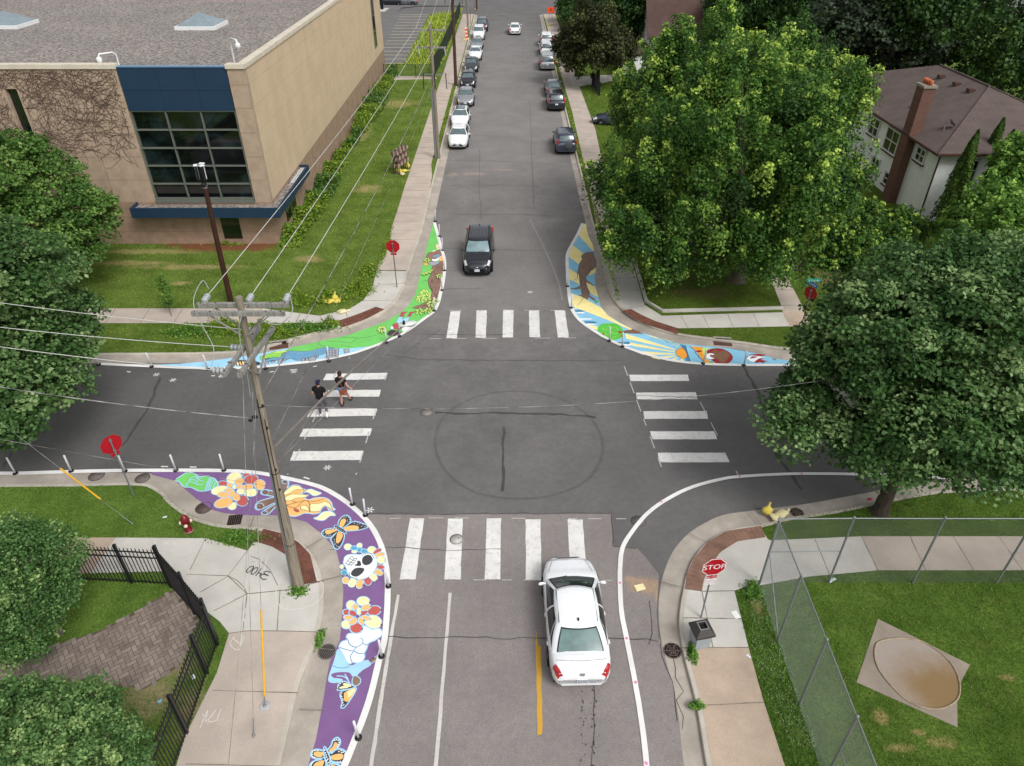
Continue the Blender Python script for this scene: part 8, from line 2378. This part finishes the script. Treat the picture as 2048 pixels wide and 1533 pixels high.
for i, y in enumerate(np.arange(45.5, 93, 4.2)):
    c_ = (XE + .7 + (.3 if i > 4 else 0), y)
    rg = np.random.default_rng(200 + i); nn = 1700
    x = c_[0] + rg.uniform(-.8, .8, nn) * (1 + .5 * math.sin(i)); yy = y + rg.uniform(-2.2, 2.2, nn); hh = (.45 + .35 * np.sin(yy * 1.7 + i) + (.5 if i > 5 else 0)) * rg.random(nn) ** .6
    x = np.maximum(x, XE + .05)
    pos = np.stack([x, yy, .13 + np.maximum(.02, hh)], 1)
    o = quads('wall_shrub', leaves(pos, np.tile(np.array([.2, 0, 1.0]), (nn, 1)), .17, rg), .4 + rg.normal(0, .2, nn), (lm_weed, lm_weed, lm_left)[i % 3], None, (c_[0], y, .1))
    tag(o, 'shrub growing along the foot of the long school side wall', 'shrub', 'shrubs along the school side wall')
for (x0, x1, y0, y1, nm) in ((6.0, 6.3, 54, 66, 'strip of kerbside weeds on the right beside the nearest parked SUV'), (6.0, 6.35, 70, 82, 'strip of kerbside weeds on the right beside the grey sedan'), (6.0, 6.45, 94, 104, 'strip of kerbside weeds on the right beside the minivans'), (-6.65, -6.35, 62, 90, 'strip of kerbside weeds beside the parked cars on the left'), (6.1, 6.35, 36, 52, 'thin line of weeds in the right kerb joint above the yellow mural')):
    rg = np.random.default_rng(int(y0)); nn = int((y1 - y0) * 26)
    pos = np.stack([rg.uniform(x0, x1, nn), rg.uniform(y0, y1, nn), rg.uniform(.14, .3, nn)], 1)
    o = quads('kerb_weeds', leaves(pos, np.tile(np.array([0, 0, 1.0]), (nn, 1)), .12, rg), .5 + rg.normal(0, .25, nn), lm_weed, None, (x0, y0, .13)); tag(o, nm, 'weeds')

# ---- grass blades on the lawns
def pip(x, y, poly):
    c = np.zeros(len(x), bool)
    n = len(poly)
    for i in range(n):
        xa, ya = poly[i][:2]; xb, yb = poly[i - 1][:2]
        cond = ((ya > y) != (yb > y))
        with np.errstate(divide='ignore', invalid='ignore'):
            xx = (xb - xa) * (y - ya) / (yb - ya) + xa
        c ^= cond & (x < xx)
    return c


def lawn(px, dens, h_, w_, label, seed, mat=None, straw=.2, val=.45, excl=(), cat='grass'):
    P_ = [(p.x, p.y) for p in GS(px, .12)]
    xs = [p[0] for p in P_]; ys = [p[1] for p in P_]
    rg = np.random.default_rng(seed)
    N = int((max(xs) - min(xs)) * (max(ys) - min(ys)) * dens)
    x = rg.uniform(min(xs), max(xs), N); y = rg.uniform(min(ys), max(ys), N)
    k = pip(x, y, P_)
    for e_ in excl: k &= ~pip(x, y, [(p.x, p.y) for p in GS(e_, .12)])
    x, y = x[k], y[k]; N = len(x)
    a = rg.random(N) * 2 * PI
    hh = h_ * rg.uniform(.5, 1.4, N)
    ln = rg.normal(0, .5, (N, 2)) * hh[:, None]
    z0 = np.full(N, .118)
    A = np.stack([x - w_ * np.cos(a), y - w_ * np.sin(a), z0], 1); B = np.stack([x + w_ * np.cos(a), y + w_ * np.sin(a), z0], 1); C_ = np.stack([x + ln[:, 0], y + ln[:, 1], z0 + hh], 1)
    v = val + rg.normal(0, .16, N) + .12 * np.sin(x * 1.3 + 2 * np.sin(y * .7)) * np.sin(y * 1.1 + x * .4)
    v[rg.random(N) < straw * .15] = 1
    o = quads('grass', np.stack([A, B, C_], 1), v, mat or lm_grass, None, (P_[0][0], P_[0][1], .12), k=3)
    return tag(o, label, cat, kind='stuff')


court_px = [(350, 1178), (206.5, 1259), (82.6, 1300), (0, 1322), (-100, 1345), (-100, 1420), (0, 1385), (111, 1362), (200, 1368), (289, 1378), (330, 1352), (358, 1332), (398, 1243)]
lawn([(-150, 972), (289, 971), (326, 987), (359, 1018), (413, 1045), (450, 1053), (518, 1057), (495, 1102), (413, 1078), (232, 1075), (-150, 1075)], 420, .06, .012, 'mown grass between the near left pavement and kerb', 301)
lawn([(-100, 1150), (181, 1147), (330, 1143), (350, 1176), (430, 1262), (458, 1268), (433, 1346), (371, 1470), (330, 1600), (-100, 1600)], 420, .06, .012, 'grass around the paved court and along the black fence', 302, excl=[court_px, [(290, 1378), (356, 1332), (388, 1340), (330, 1400)]])
lawn([(1482, 1180), (1520, 1172), (1560, 1284), (1606, 1416), (1650, 1533), (1680, 1620), (1600, 1620), (1570, 1533), (1528, 1405), (1497, 1295), (1469, 1184)], 520, .07, .022, 'clover strip with tiny white flowers beside the near right pavement', 303, lm_clover, 0, .45, excl=[[(1497, 1195), (1515, 1195), (1528, 1255), (1518, 1258)]], cat='clover')
lawn([(1518, 1174), (1615, 1155), (1756, 1142), (2100, 1142), (2100, 1700), (1680, 1700), (1600, 1420)], 330, .06, .013, 'mown grass inside the chain-link fence', 304, val=.38, excl=[[(1752, 1236), (1942, 1330), (1924, 1362), (1916, 1458), (1712, 1366)]])
lawn([(1521, 1052), (1582, 1036), (1664, 1024), (1739, 1009), (1854, 987), (2100, 979), (2100, 1072), (1722, 1073), (1541, 1081)], 420, .07, .014, 'grass verge between the chain-link fence and the right kerb', 305)
lawn([(-40, 480), (330, 486), (470, 500), (560, 497), (622, 400), (700, 250), (757, 163), (870, 165), (845, 240), (814, 360), (799, 408), (780, 465), (753, 541), (727, 601), (700, 618), (640, 630), (560, 620), (-40, 616)], 120, .07, .018, 'mown grass of the left corner lawn beside the school', 306, straw=1.2, excl=[[(330, 482), (470, 488), (556, 490), (550, 506), (450, 506), (340, 494)]])
lawn([(-40, 648), (526, 648), (672, 649), (676, 658), (640, 667), (581, 682), (480, 705), (-40, 711)], 160, .09, .018, 'grass of the left verge between pavement and kerb', 307)
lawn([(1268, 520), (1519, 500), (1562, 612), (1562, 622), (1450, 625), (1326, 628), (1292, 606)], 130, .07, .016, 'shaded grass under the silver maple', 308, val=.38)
lawn([(1358, 659), (1460, 657), (1590, 655), (1600, 690), (1560, 697), (1483, 686), (1428, 679), (1356, 668)], 200, .07, .016, 'grass strip beside the far right kerb drain', 309)
lawn([(1550, 500), (1750, 500), (1720, 617), (1610, 620), (1606, 610)], 110, .07, .016, 'grass right of the house path', 310)
lawn([(1162, 175), (1300, 170), (1340, 300), (1300, 420), (1262, 515), (1235, 414), (1204, 314), (1192, 258)], 50, .1, .03, 'grass of the right yards along the pavement', 311)
lawn([(758, 132), (884, 131), (930, 8), (925, 20), (862, 30), (809, 129)], 8, .4, .10, 'tall rough grass beside the far parking lot', 312, lm_weed, val=.85)
# white clover flowers
rg = np.random.default_rng(400)
P_ = [(p.x, p.y) for p in GS([(1500, 1200), (1525, 1200), (1560, 1284), (1606, 1416), (1640, 1500), (1580, 1500), (1535, 1405), (1502, 1295)], .12)]
x = rg.uniform(7.4, 8.6, 9000); y = rg.uniform(9.0, 15.6, 9000); k = pip(x, y, P_); x, y = x[k][:800], y[k][:800]
n = len(x); z = rg.uniform(.2, .25, n)
s_ = .009
V = np.stack([np.stack([x - s_, y, z], 1), np.stack([x, y - s_, z], 1), np.stack([x + s_, y, z], 1), np.stack([x, y + s_, z], 1)], 1)
tag(quads('clover_flowers', V, np.ones(n), M('clover_white', 'b9c2a0', .8), None, (8, 12, .12)), 'tiny white clover flowers in the strip beside the near right pavement', 'flowers', kind='stuff')
